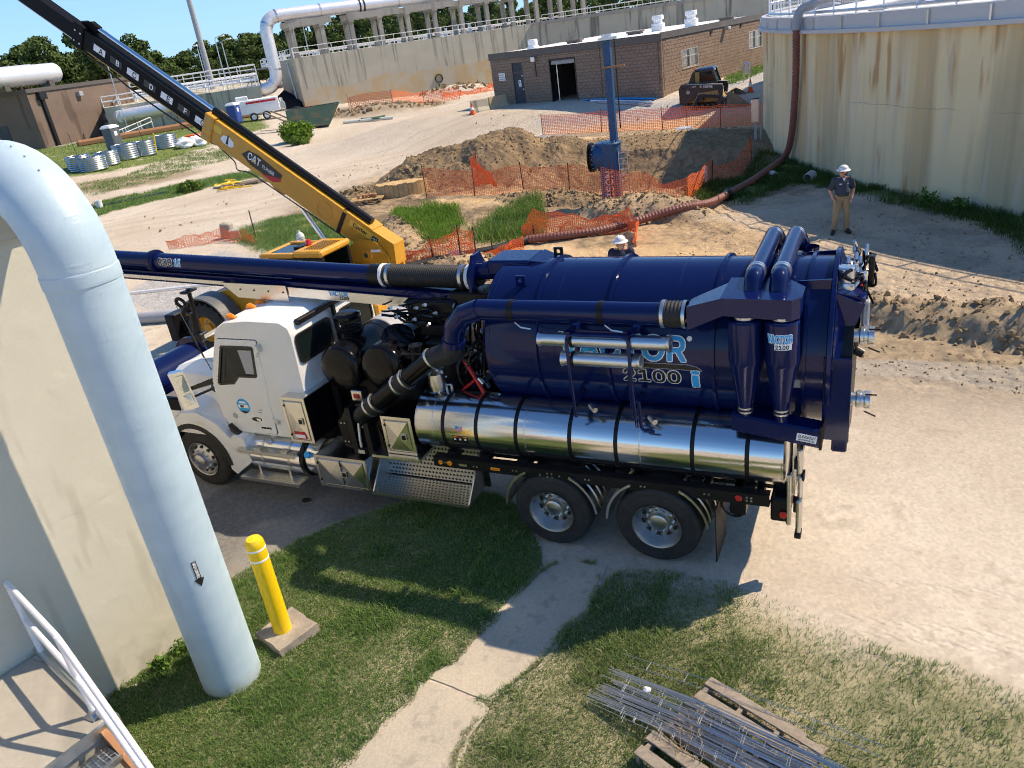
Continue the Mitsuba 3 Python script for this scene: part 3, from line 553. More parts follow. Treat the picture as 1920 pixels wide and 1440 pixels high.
rf = part(ph, 'roof', plate([hl + fn_ * .05, hc + fn_ * .05 + sn_ * .05, hc + hv * LV + sn_ * .05, hl + hv * LV], HZ + 3.26, HZ + 3.5), 'roof_membrane', False)
part(ph, 'fascia', [plate([hl + fn_ * .08 - hu * .06, hc + fn_ * .08 + sn_ * .08, hc + sn_ * .08, hl - hu * .06], HZ + 3.12, HZ + 3.56), plate([hc + hv * .002 + sn_ * .082, hc + sn_ * .082 + hv * LV, hc + hv * LV - sn_ * .05, hc + hv * .002 - sn_ * .05], HZ + 3.24, HZ + 3.60)], 'fascia', False)
def wbox(o, d, nrm, a, b, z0, z1, y0, y1, ch=0.0):
    return frame(bx(a, b, z0, z1, y0, y1, ch), p3(o, HZ), (d[0], d[1], 0), (0, 0, 1), (nrm[0], nrm[1], 0))
def wtext(s, h, o, d, nrm, x, z, y, w=None): return frame(mv(text(s, h, w), x, z, y), p3(o, HZ), (d[0], d[1], 0), (0, 0, 1), (nrm[0], nrm[1], 0))
dr1 = part(ph, 'door', [wbox(hl, hu, fn_, 2.1, 3.07, 0, 2.15, -.12, -.07), wbox(hl, hu, fn_, 2.1, 3.07, 2.2, 2.8, -.12, -.07)], 'door_grey', False, 'grey steel door with a panel over it')
part(dr1, 'frame', [wbox(hl, hu, fn_, 2.05, 2.1, 0, 2.82, -.14, .01), wbox(hl, hu, fn_, 3.07, 3.12, 0, 2.82, -.14, .01), wbox(hl, hu, fn_, 2.1, 3.07, 2.15, 2.2, -.14, -.05), wbox(hl, hu, fn_, 2.1, 3.07, 2.8, 2.84, -.14, .01)], 'fascia', False)
part(dr1, 'handle', [wbox(hl, hu, fn_, 2.9, 3.02, 1.0, 1.08, -.07, .0), wbox(hl, hu, fn_, 2.85, 3.0, 1.9, 1.94, -.07, -.03)], 'galv', False)
part(dr1, 'notice', wbox(hl, hu, fn_, 2.5, 2.75, 1.2, 1.65, -.07, -.062), 'decal_white', False); part(dr1, 'notice_print', [wbox(hl, hu, fn_, 2.58, 2.67, 1.4, 1.58, -.062, -.058), wbox(hl, hu, fn_, 2.54, 2.71, 1.25, 1.3, -.062, -.058)], 'decal_black', False)
op = part(ph, 'doorway', [wbox(hl, hu, fn_, 5.56, 5.63, 0, 2.8, -.24, .03), wbox(hl, hu, fn_, 7.8, 7.87, 0, 2.8, -.24, .03), wbox(hl, hu, fn_, 5.63, 7.8, 2.7, 2.8, -.24, .03)], 'decal_black', False, 'dark open doorway with a roller shutter raised')
part(op, 'shutter', [wbox(hl, hu, fn_, 5.64, 7.79, 2.42, 2.69, -.2, -.1, .03)], 'decal_grey', False); part(op, 'post', wbox(hl, hu, fn_, 5.98, 6.05, 0, 2.42, -.3, -.24), 'galv', False)
part(ph, 'floor', plate([hl + hu * 5 + hv * .3, hl + hu * 9 + hv * .3, hl + hu * 9 + hv * 6, hl + hu * 5 + hv * 6], HZ - .05, HZ + .01), 'dark_conc', False)
part(ph, 'inner_wall', [plate([hl + hu * 4.5 + hv * .26, hl + hu * 4.6 + hv * .26, hl + hu * 4.6 + hv * 6, hl + hu * 4.5 + hv * 6], HZ, HZ + 3.2), plate([hl + hu * 9.5 + hv * .26, hl + hu * 9.6 + hv * .26, hl + hu * 9.6 + hv * 6, hl + hu * 9.5 + hv * 6], HZ, HZ + 3.2), plate([hl + hu * 4.5 + hv * 6, hl + hu * 9.6 + hv * 6, hl + hu * 9.6 + hv * 6.1, hl + hu * 4.5 + hv * 6.1], HZ, HZ + 3.2)], 'fascia', False)
sgk = part(ph, 'notice', wbox(hl, hu, fn_, .72, 1.33, 1.72, 2.22, .02, .04), 'decal_white', False, 'white wall notice in three lines'); part(sgk, 'print', [wbox(hl, hu, fn_, .8, 1.25, 2.06, 2.13, .04, .045), wbox(hl, hu, fn_, .78, 1.28, 1.92, 1.99, .04, .045), wbox(hl, hu, fn_, .78, 1.28, 1.78, 1.85, .04, .045)], 'decal_grey', False)
part(ph, 'wall_light', [wbox(hl, hu, fn_, 4.12, 4.5, 2.72, 3.08, .02, .25, .04)], 'galv', False); part(ph, 'conduit', wbox(hl, hu, fn_, 4.33, 4.38, 1.8, 2.72, .02, .07), 'rust_post', False)
def window(a, b, z0, z1):
    w = part(ph, 'window', [wbox(hc, hv, sn_, a, b, z0 - .06, z0, -.12, .05), wbox(hc, hv, sn_, a, b, z1 - .05, z1, -.12, .01), wbox(hc, hv, sn_, a, a + .05, z0, z1, -.12, .01), wbox(hc, hv, sn_, b - .05, b, z0, z1, -.12, .01)], 'alu', False)
    part(w, 'pane', wbox(hc, hv, sn_, a + .05, b - .05, z0, z1 - .05, -.12, -.11), 'dark_glass', False)
    part(w, 'blind', [wbox(hc, hv, sn_, x, x + .09, z0 + .02, z1 - .08, -.1, -.095) for x in np.arange(a + .07, b - .12, .125)], 'alu', False, kind='stuff')
    part(w, 'mullion', [wbox(hc, hv, sn_, (a + b) / 2 - .03, (a + b) / 2 + .03, z0, z1 - .05, -.09, 0), wbox(hc, hv, sn_, a + .05, b - .05, z0 + .58 * (z1 - z0), z0 + .58 * (z1 - z0) + .04, -.089, -.01)], 'alu', False)
for a, b, c, e in sh: window(a, b, c, e)
part(ph, 'wall_light', [wbox(hc, hv, sn_, 8.3, 8.7, 3.02, 3.2, .02, .4, .03)], 'galv', False)
for x, z in ((6.4, 3.1), (10.9, 3.14)): part(ph, 'scupper', wbox(hc, hv, sn_, x, x + .25, z - .1, z + .02, .02, .1), 'decal_black', False)
def vent(s, t, kind):
    q = hl + hu * s + hv * t; z = HZ + 3.5
    if kind == 0: ms = lathe([(.0, .62), (.3, .62), (.34, .58), (.34, .3), (.3, .28), (.42, .12), (.42, .0)], p3(q, z), (0, 0, 1), 20)
    elif kind == 1: ms = cat([bx(q[0] - .38, q[0] + .38, q[1] - .38, q[1] + .38, z, z + .3), lathe([(0, .98), (.36, .98), (.4, .92), (.4, .7), (.3, .68), (.3, .5), (.46, .45), (.46, .3)], p3(q, z), (0, 0, 1), 20)])
    else: ms = cat([bx(q[0] - .45, q[0] + .45, q[1] - .35, q[1] + .35, z, z + .12), bx(q[0] - .55, q[0] + .55, q[1] - .42, q[1] + .42, z + .12, z + .22, .02)])
    return part(ph, 'roof_vent' if kind < 2 else 'roof_hatch', ms, 'white_matt' if kind < 2 else 'fascia', 40)
vent(2.9, 1.7, 0); vent(5.3, 3.6, 2); vent(9.0, 5.9, 2); vent(10.0, 7.4, 1); vent(12.2, 8.2, 1); vent(13.0, 12, 2)
# pipes and hoses lying by the pump house wall
for i in range(5):
    a = hl + hu * (8.6 + .5 * i) + fn_ * (.45 + .22 * i); b = hl + hu * (14.2 + .1 * i) + fn_ * (.4 + .26 * i)
    solo('hose_length', tube(bend([p3(a, GZ(*a) + .06), p3((a + b) / 2 + fn_ * .2 * (i % 2), GZ(*((a + b) / 2)) + .08), p3(b, GZ(*b) + .06)], 1), .05, 6), ('decal_blue', 'pump_blue', 'white_matt', 'decal_grey', 'decal_grey')[i], ('bright blue', 'dark blue', 'white', 'grey, longer', 'grey, shorter')[i] + ' hose lying along the foot of the block building', 'hose')
# ------------------------------------------------------------------ brown building on the west
D('brown_brick', proc(lambda p, n, uv: mix((.17, .128, .105), (.225, .172, .142), fbm(p.x * .7, p.y * .7, p.z * .7)) * (1 - .22 * smoothstep(.42, .5, dr.abs(p.z * 5 - dr.floor(p.z * 5) - .5)) - .3 * smoothstep(.62, .7, fbm(p.x * 1.5 + p.y * 1.1, p.z * .2)))))
bb = tag('brown_building', 'brown brick building with a flat roof and silver ducts on top', 'building')
B0, B1, B2 = np.array([-78.87, 50.01]), np.array([-82.16, 66.02]), np.array([-99, 40.0])
bn = np.array([.979, .201]); bd = (B1 - B0) / np.linalg.norm(B1 - B0)
part(bb, 'wall', plate([B0, B1, B1 - bn * 17, B2 - bn * .0], 1.0, 7.0), 'brown_brick', False)
part(bb, 'roof', plate([B0 + bn * .15 - bd * .1, B1 + bn * .15 + bd * .15, B1 - bn * 17.2, B2 - bd * .2], 7.002, 7.4), 'fascia', False)
def bbx(a, b, z0, z1, y0, y1): return frame(bx(a, b, z0, z1, y0, y1, .02), p3(B0, 0), (bd[0], bd[1], 0), (0, 0, 1), (bn[0], bn[1], 0))
part(bb, 'downpipe', [bbx(1.5, 1.9, 1.4, 6.3, .0, .3), bbx(1.2, 2.2, 6.2, 6.95, .0, .5)], 'decal_black', False)
part(bb, 'wall_light', bbx(7.0, 7.6, 6.0, 6.5, .0, .45), 'decal_grey', False); part(bb, 'wall_light', bbx(12.1, 12.4, 4.7, 5.0, .0, .25), 'decal_grey', False)
part(bb, 'conduit', [bbx(12.2, 12.28, 2.6, 4.7, .0, .08), bbx(12.6, 12.9, 2.4, 2.7, 0, .2)], 'rust_post', False)
d0 = (B2 - B0) / np.linalg.norm(B2 - B0); n0 = np.array([-d0[1], d0[0]])
part(bb, 'door', frame(bx(3.2, 5.2, 1.3, 4.2, .0, .05), p3(B0, 0), (d0[0], d0[1], 0), (0, 0, 1), (n0[0], n0[1], 0)), 'door_grey', False)
rd = tag('roof_duct', 'fat silver duct lying across the roof of the brown building', 'duct')
part(rd, 'shell', lathe([(.0, 0), (1.0, 0), (1.02, .1), (1.02, 8.8), (.9, 9.0), (.3, 9.1), (.3, 9.5), (0, 9.5)], (-79.9, 47.5, 8.75), np.append(bd, 0.0), 28), 'duct_metal')
part(rd, 'foot', bx(-80.6, -79.2, 48.2, 48.8, 7.4, 8.0), 'fascia', False); part(rd, 'foot', bx(-81.8, -80.4, 54.2, 54.8, 7.4, 8.0), 'fascia', False)
rd2 = tag('roof_duct_001', 'silver duct behind the fat roof duct, passing out of the picture', 'duct')
part(rd2, 'shell', tube([(-82.5, 54, 8.9), (-81.6, 40, 8.9)], 1.0, 24), 'duct_metal'); part(rd2, 'foot', bx(-83, -81.4, 45, 46, 7.4, 8.0), 'fascia', False)
rd3 = tag('roof_fan', 'small grey fan unit beside the silver roof ducts', 'fan'); put(rd3 + '__housing', [bx(-79.9, -78.9, 44.6, 46.2, 7.4, 8.3, .1), cyl((-79.4, 45.4, 8.3), (-79.4, 45.4, 8.7), .4)], 'galv')
k = thing('ramp_railing', 'white looped handrail by the foot of the brown building', 'railing')
r0, r1 = np.array([-68.2, 49.0]), np.array([-69.6, 56.6])
part(k, 'rail', [tube([p3(r0, 2.0), p3(r1, 2.9)], .05, 6), tube([p3(r0, 1.55), p3(r1, 2.45)], .05, 6), tube([p3(r0, 2.0), p3(r0, 1.5)], .05, 6)], 'white_paint')
for t in (.06, .12, .38, .44, .7, .76, 1.0): q = r0 + (r1 - r0) * t; part(k, 'post', tube([p3(q, 1.2), p3(q, 2.0 + .9 * t)], .05, 6), 'white_paint')
put('walkway', plate([(-78.3, 50), (-81.5, 66), (-79.8, 66.3), (-76.7, 50.2)], 1.3, 1.43), 'grey_conc', False); tag('walkway', kind='structure')
# ------------------------------------------------------------------ big concrete tank
tk = tag('concrete_tank', 'huge round stained concrete tank with a white domed cover', 'tank')
TC, TR_ = np.array([26.77, 37.49]), 29.22; a = np.linspace(0, 2 * PI, 241)[:-1]
circ = lambda r: np.stack([TC[0] + r * np.cos(a), TC[1] + r * np.sin(a)], 1)
def ringwall(r0, r1, z0, z1): m = extr(sg.Polygon(circ(r1), [circ(r0)]), z1 - z0); m.apply_translation([0, 0, z0]); return m
part(tk, 'wall', ringwall(TR_ - .4, TR_, -.3, 4.66), 'tank_conc', 20)
P('rim_metal', (.52, .52, .52), .5, .3)
part(tk, 'gutter', ringwall(TR_ - .1, TR_ + .22, 4.662, 4.78), 'rim_metal', 20); part(tk, 'rim', ringwall(TR_ - .5, TR_ + .08, 4.782, 5.2), 'rim_metal', 20)
P('dome_white', (.74, .74, .75), .4)
part(tk, 'dome', lathe([(TR_ - .55, 0), (TR_ - .9, .12), (22, .45), (12, .8), (.1, .95)], p3(TC, 5.0), (0, 0, 1), 120), 'dome_white', 20)
th0 = math.radians(178); deg = lambda d: TC + (TR_ - .25) * np.array([math.cos(math.radians(d)), math.sin(math.radians(d))])
for d in np.arange(176, 232, 4.0):
    q = TC + (TR_ + .1) * np.array([math.cos(math.radians(d)), math.sin(math.radians(d))]); r = np.array([math.cos(math.radians(d)), math.sin(math.radians(d))])
    part(tk, 'bracket', frame(bx(-.03, .03, -.03, .05, 4.67, 5.16), p3(q, 0), (-r[1], r[0], 0), (r[0], r[1], 0), (0, 0, 1)), 'alu', False)
tr = thing('tank_railing', 'pale metal railing round the rim of the concrete tank', 'railing')
aa = np.radians(np.arange(166, 236, .8))
for h in (.5, 1.05): part(tr, 'rail', tube(np.stack([TC[0] + (TR_ - .25) * np.cos(aa), TC[1] + (TR_ - .25) * np.sin(aa), 0 * aa + 5.2 + h], 1), .028, 6), 'white_matt')
part(tr, 'toe_board', tube(np.stack([TC[0] + (TR_ - .25) * np.cos(aa), TC[1] + (TR_ - .25) * np.sin(aa), 0 * aa + 5.3], 1), .05, 4), 'alu')
for d in np.arange(166, 236, 2.9): q = deg(d); part(tr, 'post', tube([p3(q, 5.2), p3(q, 6.26)], .03, 6), 'white_matt')
# struts of the cover crossing the dome
for i, d in enumerate((190, 206, 222)):
    r = np.array([math.cos(math.radians(d)), math.sin(math.radians(d))]); t = np.array([-r[1], r[0]]); q0, q1 = TC + r * (TR_ - 1.2) + t * (2.5 if i == 1 else 0), TC + r * 12
    k = thing('cover_strut', ('grey strut running up the dome beside the hose', 'grey slanting strut over the middle of the dome', 'grey strut at the far right of the dome')[i].replace('at the far right of', 'on the near side of'), 'strut'); put(k, tube([p3(q0, 5.2), p3(q1, 6.1)], .11, 8), 'decal_grey')
# ------------------------------------------------------------------ pale building on the left, pipe, landing
wO, we, wn = np.array([-3.70, -2.87]), np.array([.185, .983]), np.array([.983, -.185])
def wp(s, n, z): q = wO + we * s + wn * n; return (q[0], q[1], z)
def wb(s0, s1, n0, n1, z0, z1, ch=0.0): return frame(bx(s0, s1, n0, n1, z0, z1, ch), p3(wO, 0), (we[0], we[1], 0), (-wn[0], -wn[1], 0), (0, 0, 1))
def cream(p, n, uv):
    b = fbm(p.x * 2, p.y * 2, p.z * 2); s = p.y * .98 + p.x * .18; f = noise(p.x * 40, p.y * 40, p.z * 40)
    c = mix((.54, .515, .425), (.62, .595, .495), b * .7 + f * .3)
    c = mix(c, (.44, .41, .32), .5 * smoothstep(.56, .72, fbm(s * 5, p.z * .9)))
    return mix(c, (.30, .29, .22), .6 * smoothstep(.75, .1, p.z + .5 * fbm(s * 4, p.z * 2)) * smoothstep(.35, .65, fbm(s * 7, p.z * 6)))
def cream_rel(p, n, uv):
    s = p.y * .98 + p.x * .18; t = p.z
    v = .0025 * fbm(s * 14, t * 14) + .0025 * smoothstep(.55, .7, fbm(s * 3.1, t * 3.1 + 4))
    for z in (.62, 2.2): v = v - .0025 * smoothstep(.012, .0, dr.abs(t - z - .02 * (fbm(s * 6, z) - .5)))
    return v
mat('cream_wall', {'type': 'bumpmap', 'arbitrary': proc(cream_rel, 4e-3), 'scale': 1.0, 'bsdf': {'type': 'twosided', 'b': {'type': 'diffuse', 'reflectance': proc(cream)}}})
lb = tag('cream_building', 'cream rendered concrete wall of the building behind the pale blue duct', 'building')
part(lb, 'wall', wb(.42, -9, .0, 7, -.3, 5.0), 'cream_wall', False); scene[lb + '__wall']['face_normals'] = True
part(lb, 'coping', wb(.47, -9, -.05, 7, 5.002, 5.24), 'dark_conc', False)
bd_ = tag('pale_blue_duct', 'fat pale blue duct standing on the lawn and bending over the cream wall', 'duct')
DC = np.array([-2.68, -3.16]); R_ = .318
el = [(DC[0], DC[1], -.1), (DC[0], DC[1], 4.78)]
cc = np.array([DC[0] - wn[0] * .76, DC[1] - wn[1] * .76, 4.80])
el += [tuple(cc + .76 * np.array([wn[0] * math.cos(t), wn[1] * math.cos(t), math.sin(t)])) for t in np.linspace(0, PI / 2, 15)]
el += [tuple(cc + np.array([-wn[0] * s, -wn[1] * s, .76])) for s in (.5, 1.2, 3.0)]
dm = tube(el, R_, 48); 
def duct_rel(p, n, uv):
    return .002 * fbm(p.x * 7, p.y * 7, p.z * 34) + .0013 * smoothstep(.6, .72, fbm(p.x * 5, p.y * 5, p.z * 52 + 2)) + .004 * fbm(p.x * 1.5, p.y * 1.5, p.z * 2.2)
mat('duct_skin', {'type': 'bumpmap', 'arbitrary': proc(duct_rel, 3e-3), 'scale': 1.0, 'bsdf': {'type': 'twosided', 'b': {'type': 'principled', 'base_color': proc(lambda p, n, uv: mix(mix((.36, .475, .55), (.45, .565, .635), fbm(p.x * 2, p.y * 2, p.z * 5)), mix((.24, .22, .15), (.42, .44, .42), fbm(p.x * 9, p.y * 9, p.z * 9)), .75 * smoothstep(.34, .05, p.z + .22 * fbm(p.x * 6, p.y * 6, p.z * 3)))), 'roughness': .45, 'specular': .45}}})
uvd = np.stack([dm.vertices[:, 0] * 1.0, dm.vertices[:, 2]], 1)
scene[bd_ + '__shell'] = mikit.ply(dm, 'duct_skin', smooth=40)
part(bd_, 'collar', lathe([(R_, 0), (R_ + .008, .01), (R_ + .008, .12), (R_, .13)], p3(DC, 4.64), (0, 0, 1), 48), 'duct_skin', 40)
bo = []
for t in np.linspace(.85, 1.4, 4):
    q = cc + (.76 + R_ + .004) * np.array([wn[0] * math.cos(t), wn[1] * math.cos(t), math.sin(t)]); bo.append(ico(q, .009, 1))
part(bd_, 'bolt', bo, 'decal_grey', True, kind='stuff')
# direction arrow sticker, facing the camera side of the shell
def on_cyl(m, c, R, ang, z, slant=0.0):
    """wrap a flat xy mesh on a vertical cylinder"""
    v = m.vertices.copy(); x = v[:, 0] * math.cos(slant) - v[:, 1] * math.sin(slant); y = v[:, 0] * math.sin(slant) + v[:, 1] * math.cos(slant)
    t = ang + x / R; r = R + v[:, 2]; m = m.copy(); m.vertices = np.stack([c[0] + r * np.cos(t), c[1] + r * np.sin(t), z + y], 1); return m
ar = extr([(-.024, .15), (.024, .15), (.024, -.06), (.05, -.06), (0, -.15), (-.05, -.06), (-.024, -.06)], .003)
aa_ = math.radians(-29)
k = part(bd_, 'arrow_sticker', on_cyl(ar, DC, R_ + .001, aa_, 1.62), 'decal_black', False); tx = text('ODOR CONTROL', .028, .19, True, .002); tx = mv(tx, 0, 0, .0035, rz=-PI / 2); tx.vertices[:, 1] += .045
part(k, 'lettering', on_cyl(tx, DC, R_ + .001, aa_, 1.62), 'decal_white', False)
# landing, steps, handrail
ld = tag('concrete_landing', 'concrete stair landing with metal grating steps beside the cream wall', 'landing')
part(ld, 'floor_slab', wb(-1.42, -4.5, -.02, -1.60, .0, 1.03, .012), 'grey_conc', False)
part(ld, 'nosing', [wb(-1.42, -4.5, -1.602, -1.64, .93, 1.034)], 'galv', False)
part(ld, 'toe_rail', tube([wp(-1.40, .0, 1.07), wp(-1.52, 1.55, 1.07)], .032, 10), 'galv')
for i in range(3):
    n0, z = 1.66 + .26 * i, .83 - .2 * i
    part(ld, 'tread', [wb(-1.62, -2.7, -n0 - .01 - .05 * j, -n0 - .018 - .05 * j, z, z + .03) for j in range(5)] + [wb(-1.62 - .05 * j, -1.63 - .05 * j, -n0, -n0 - .24, z - .01, z + .026) for j in range(22)] + [wb(-1.6, -2.7, -n0 - .23, -n0 - .25, z - .03, z + .034)], 'galv', False, 'open steel grating tread')
D('ochre_steel', (.36, .19, .10))
part(ld, 'stringer', hull([wp(-1.55, 1.62, 1.0), wp(-1.61, 1.62, 1.0), wp(-1.55, 1.62, .78), wp(-1.61, 1.62, .78), wp(-1.55, 3.2, -.2), wp(-1.61, 3.2, -.2), wp(-1.55, 3.2, .02), wp(-1.61, 3.2, .02)]), 'ochre_steel', False)
hr = tag('handrail', 'white pipe handrail bending from the landing down the steps', 'handrail')
P('rail_white', (.70, .70, .72), .35)
S = -1.44
q1, q2 = wp(S + .04, .13, 1.03), wp(S - .10, 1.44, 1.03); up = lambda q, h: (q[0], q[1], q[2] + h)
part(hr, 'post', tube([q1, up(q1, .93)], .027, 12), 'rail_white'); part(hr, 'post', tube([q2, up(q2, .93)], .027, 12), 'rail_white')
e1, e2 = wp(S - .22, 3.1, .55), wp(S - .22, 3.1, .14)
part(hr, 'rail', tube(bend([up(q1, .93), up(q2, .93), e1], .12), .027, 12), 'rail_white'); part(hr, 'rail', tube(bend([up(q1, .48), up(q2, .48), e2], .12), .027, 12), 'rail_white')
for q in (q1, q2): part(hr, 'base_plate', [bx(q[0] - .07, q[0] + .07, q[1] - .07, q[1] + .07, 1.03, 1.045), cyl(q, up(q, .07), .036, 12)], 'galv')
# ------------------------------------------------------------------ yellow bollard on its footing
bl = tag('bollard', 'bright yellow bollard with two pale bands standing on a concrete block', 'bollard')
BC = np.array([-2.50, -2.46])
part(bl, 'sleeve', lathe([(.105, 0), (.105, 1.22), (.10, 1.27), (.08, 1.305), (.0, 1.32)], p3(BC, .12), (0, 0, 1), 32), 'yellow_plastic')
for z in (1.17, 1.03): part(bl, 'band', lathe([(.105, 0), (.107, .003), (.107, .022), (.105, .025)], p3(BC, z + .12), (0, 0, 1), 32), 'decal_white')
mat('foot_conc', {'type': 'twosided', 'b': {'type': 'diffuse', 'reflectance': proc(lambda p, n, uv: mix((.22, .19, .15), (.46, .40, .33), fbm(p.x * 12, p.y * 12, p.z * 12, 4)))}})
fb = trimesh.util.concatenate([extr([(-2.784, -2.618), (-2.299, -2.759), (-2.13, -2.263), (-2.66, -2.10)], .2)]); fb.apply_translation([0, 0, -.08]); fb = fb.subdivide().subdivide().subdivide(); fb.vertices += .02 * (np.stack([meshkit.noise(fb.vertices * 9, s) for s in (1, 2, 3)], 1) - .5)
solo('concrete_footing', fb, 'foot_conc', 'rough concrete block under the yellow bollard', 'footing', 25)
# ================================================================== vacuum truck
vt = tag('vacuum_truck', 'white cab sewer vacuum truck with a dark blue debris tank and polished water tanks', 'truck')
def ycyl(x, z, y0, y1, r, n=28, r2=None): return cyl((x, y0, z), (x, y1, z), r, n, r2)
def on_tank(m, yc, zc, r, x, zmid, side=-1):
    """wrap a flat xy mesh on the near side of a cylinder lying along x"""
    m = m.subdivide_to_size(.06) if hasattr(m, 'subdivide_to_size') else m
    v = m.vertices.copy(); t = math.asin(max(-1, min(1, (zmid - zc) / r))) + v[:, 1] / r; rr = r + v[:, 2]
    m = m.copy(); m.vertices = np.stack([x + v[:, 0], yc - rr * np.cos(t), zc + rr * np.sin(t)], 1); return m
# --- chassis
fr = part(vt, 'frame', [bx(-7.0, 2.75, .82, .92, .72, 1.02), bx(-7.0, 2.75, 1.58, 1.68, .72, 1.02)] + [bx(x, x + .12, .92, 1.58, .78, .98) for x in (-6.6, -4.4, -2.6, -.7, .6, 1.9, 2.6)], 'black_satin', False)
for x in (-6.15, 0, 1.37): part(fr, 'axle', [ycyl(x, .52, .35, 2.15, .075, 16), ico((x, 1.25, .54), .2, 2)], 'black_satin')
part(vt, 'subframe', [bx(-.75, 2.9, .62, .95, 1.03, 1.68, .02), bx(-.75, 2.9, 1.55, 1.88, 1.03, 1.68, .02), bx(-3.5, -.9, .7, 1.8, 1.03, 1.35, .02)], 'black_satin')
def wheel(x, y0, dual, side, label=None):
    """side -1: outer face at y0 looking to -y"""
    w = .30; R = .525; s = -side
    k = part(vt, 'wheel', [], 'rubber') if False else numbered(vt + '__wheel'); labels.setdefault(k, {'label': label} if label else {})
    pr = [(.295, .012), (.36, .0), (.47, .006), (.505, .03), (.523, .065), (.527, w * .5), (.523, w - .065), (.505, w - .03), (.47, w - .006), (.36, w), (.295, w - .012)]
    tr = [lathe(pr, (x, y0, .525), (0, s, 0), 64)]
    if dual: tr.append(lathe(pr, (x, y0 + s * .34, .525), (0, s, 0), 64))
    for r0 in (.38, .44): tr.append(ringtube((x, y0 + s * .003, .525), (0, 1, 0), r0, .004, 64, 5))
    put(k + '__tyre', tr, 'rubber', 40)
    if dual: rp = [(.30, .0), (.305, -.012), (.285, -.006), (.272, .02), (.262, .07), (.235, .12), (.215, .155), (.12, .165), (.12, .12), (.11, .075), (.09, .06), (.0, .055)]
    else: rp = [(.30, .0), (.305, -.012), (.288, -.006), (.275, .03), (.262, .05), (.24, .035), (.2, .0), (.13, -.015), (.12, -.03), (.11, -.085), (.08, -.10), (.0, -.105)]
    put(k + '__rim', lathe(rp, (x, y0, .525), (0, s, 0), 56), 'rim', 35)
    ho, nu = [], []
    for i in range(10):
        a = 2 * PI * i / 10 + .2; d = .17 if dual else .075
        q = (x + .212 * math.cos(a), y0 + s * (.150 if dual else .012), .525 + .212 * math.sin(a))
        ho.append(cyl((q[0], q[1] - s * .012, q[2]), (q[0], q[1] + s * .03, q[2]), .031, 12))
        a += PI / 10; rr = .158; yb = y0 + s * (.165 if dual else -.01); nu.append(cyl((x + rr * math.cos(a), yb + s * .01, .525 + rr * math.sin(a)), (x + rr * math.cos(a), yb - s * .045, .525 + rr * math.sin(a)), .015, 6))
    put(k + '__hand_hole', ho, 'decal_black', False); tag(k + '__hand_hole', kind='stuff'); put(k + '__lug_nut', nu, 'chrome', False); tag(k + '__lug_nut', kind='stuff')
for x in (0.0, 1.37): wheel(x, .0, True, -1); wheel(x, 2.5, True, 1)
wheel(-6.15, .08, False, -1); wheel(-6.15, 2.42, False, 1)
P('fender_metal', (.62, .62, .62), .22, 1.0)
def arc_sheet(x, R, a0, a1, y0, y1, th=.012, n=24):
    a = np.radians(np.linspace(a0, a1, n)); o = [(x + (R + th) * math.cos(t), .525 + (R + th) * math.sin(t)) for t in a]; i = [(x + R * math.cos(t), .525 + R * math.sin(t)) for t in a[::-1]]
    return prism_y(o + i, y0, y1)
for x in (0.0, 1.37):
    for a0, a1 in ((118, 178), (6, 62)):
        k = part(vt, 'fender', [arc_sheet(x, .61, a0, a1, .0, .66)] + [arc_sheet(x, .622, a0, a1, y, y + .03, .012) for y in (.13, .26, .39, .52)], 'fender_metal', 30, 'polished ribbed quarter fender')
        part(k, 'edge', arc_sheet(x, .605, a0, a1, -.012, .012, .03), 'alu', 30)
for y in (.02, 1.9):
    k = part(vt, 'mud_flap', hull([(x, yy, z) for x in (2.06, 2.075) for yy in (y, y + .58) for z in (.12, .86)]), 'hose_rubber', False, 'black mud flap with white lettering')
    if y < 1:
        ms = [mv(text('VACTOR', .09, .5), 0, .12, 0)] + [mv(text(t, .035, w, False), 0, h, 0) for t, w, h in (('SEWER CLEANERS', .42, .02), ('STREATOR ILLINOIS', .44, -.05), ('SALES AND SERVICE', .36, -.12))]
        part(k, 'lettering', facing(cat(ms), (2.057, y + .29, .45), (0, -1, 0), (0, 0, 1)), 'decal_white', False)
        ms = [mv(text('VACTOR', .09, .5), 0, .12, 0), mv(text('SALES AND SERVICE', .04, .46, False), 0, .0, 0)]
# --- side rail with lights
sr = part(vt, 'side_rail', [bx(-1.66, 2.66, .03, .045, .985, 1.125), bx(-1.66, 2.66, .045, .16, 1.11, 1.125), bx(-1.66, 2.66, .045, .16, .985, 1.0)] + [bx(x, x + .08, .05, .85, 1.0, 1.1) for x in (-1.5, -.5, .7, 1.9, 2.5)], 'black_satin', False)
def disc(x, z, r, mat_, name, y=.03, h=.018): return part(vt, name, lathe([(0, h), (r * .8, h), (r, h * .6), (r, 0)], (x, y, z), (0, -1, 0), 20), mat_)
disc(-1.41, 1.055, .038, 'amber', 'marker_light'); disc(-1.55, 1.055, .034, 'amber', 'marker_light'); disc(2.33, 1.06, .038, 'red_lens', 'marker_light')
part(vt, 'marker_light', bx(-.80, -.66, .012, .03, 1.03, 1.075, .008), 'amber'); part(vt, 'rail_plate', bx(-1.27, -1.15, .022, .03, 1.035, 1.065), 'alu', False)
bo = []
for x, z in [(-1.49, 1.06), (-1.46, 1.06), (-1.05, 1.05), (-1.0, 1.05), (-.48, 1.06), (-.43, 1.06), (-.1, 1.05), (-.0, 1.08), (.0, 1.03), (.06, 1.08), (.06, 1.03), (.16, 1.06), (.5, 1.06), (.55, 1.06), (1.2, 1.06), (1.25, 1.06), (1.95, 1.06), (2.0, 1.06), (2.42, 1.08), (2.42, 1.04), (2.47, 1.08), (2.47, 1.04)]: bo.append(cyl((x, .03, z), (x, .018, z), .011, 8))
part(sr, 'bolt', bo, 'galv', False, kind='stuff')
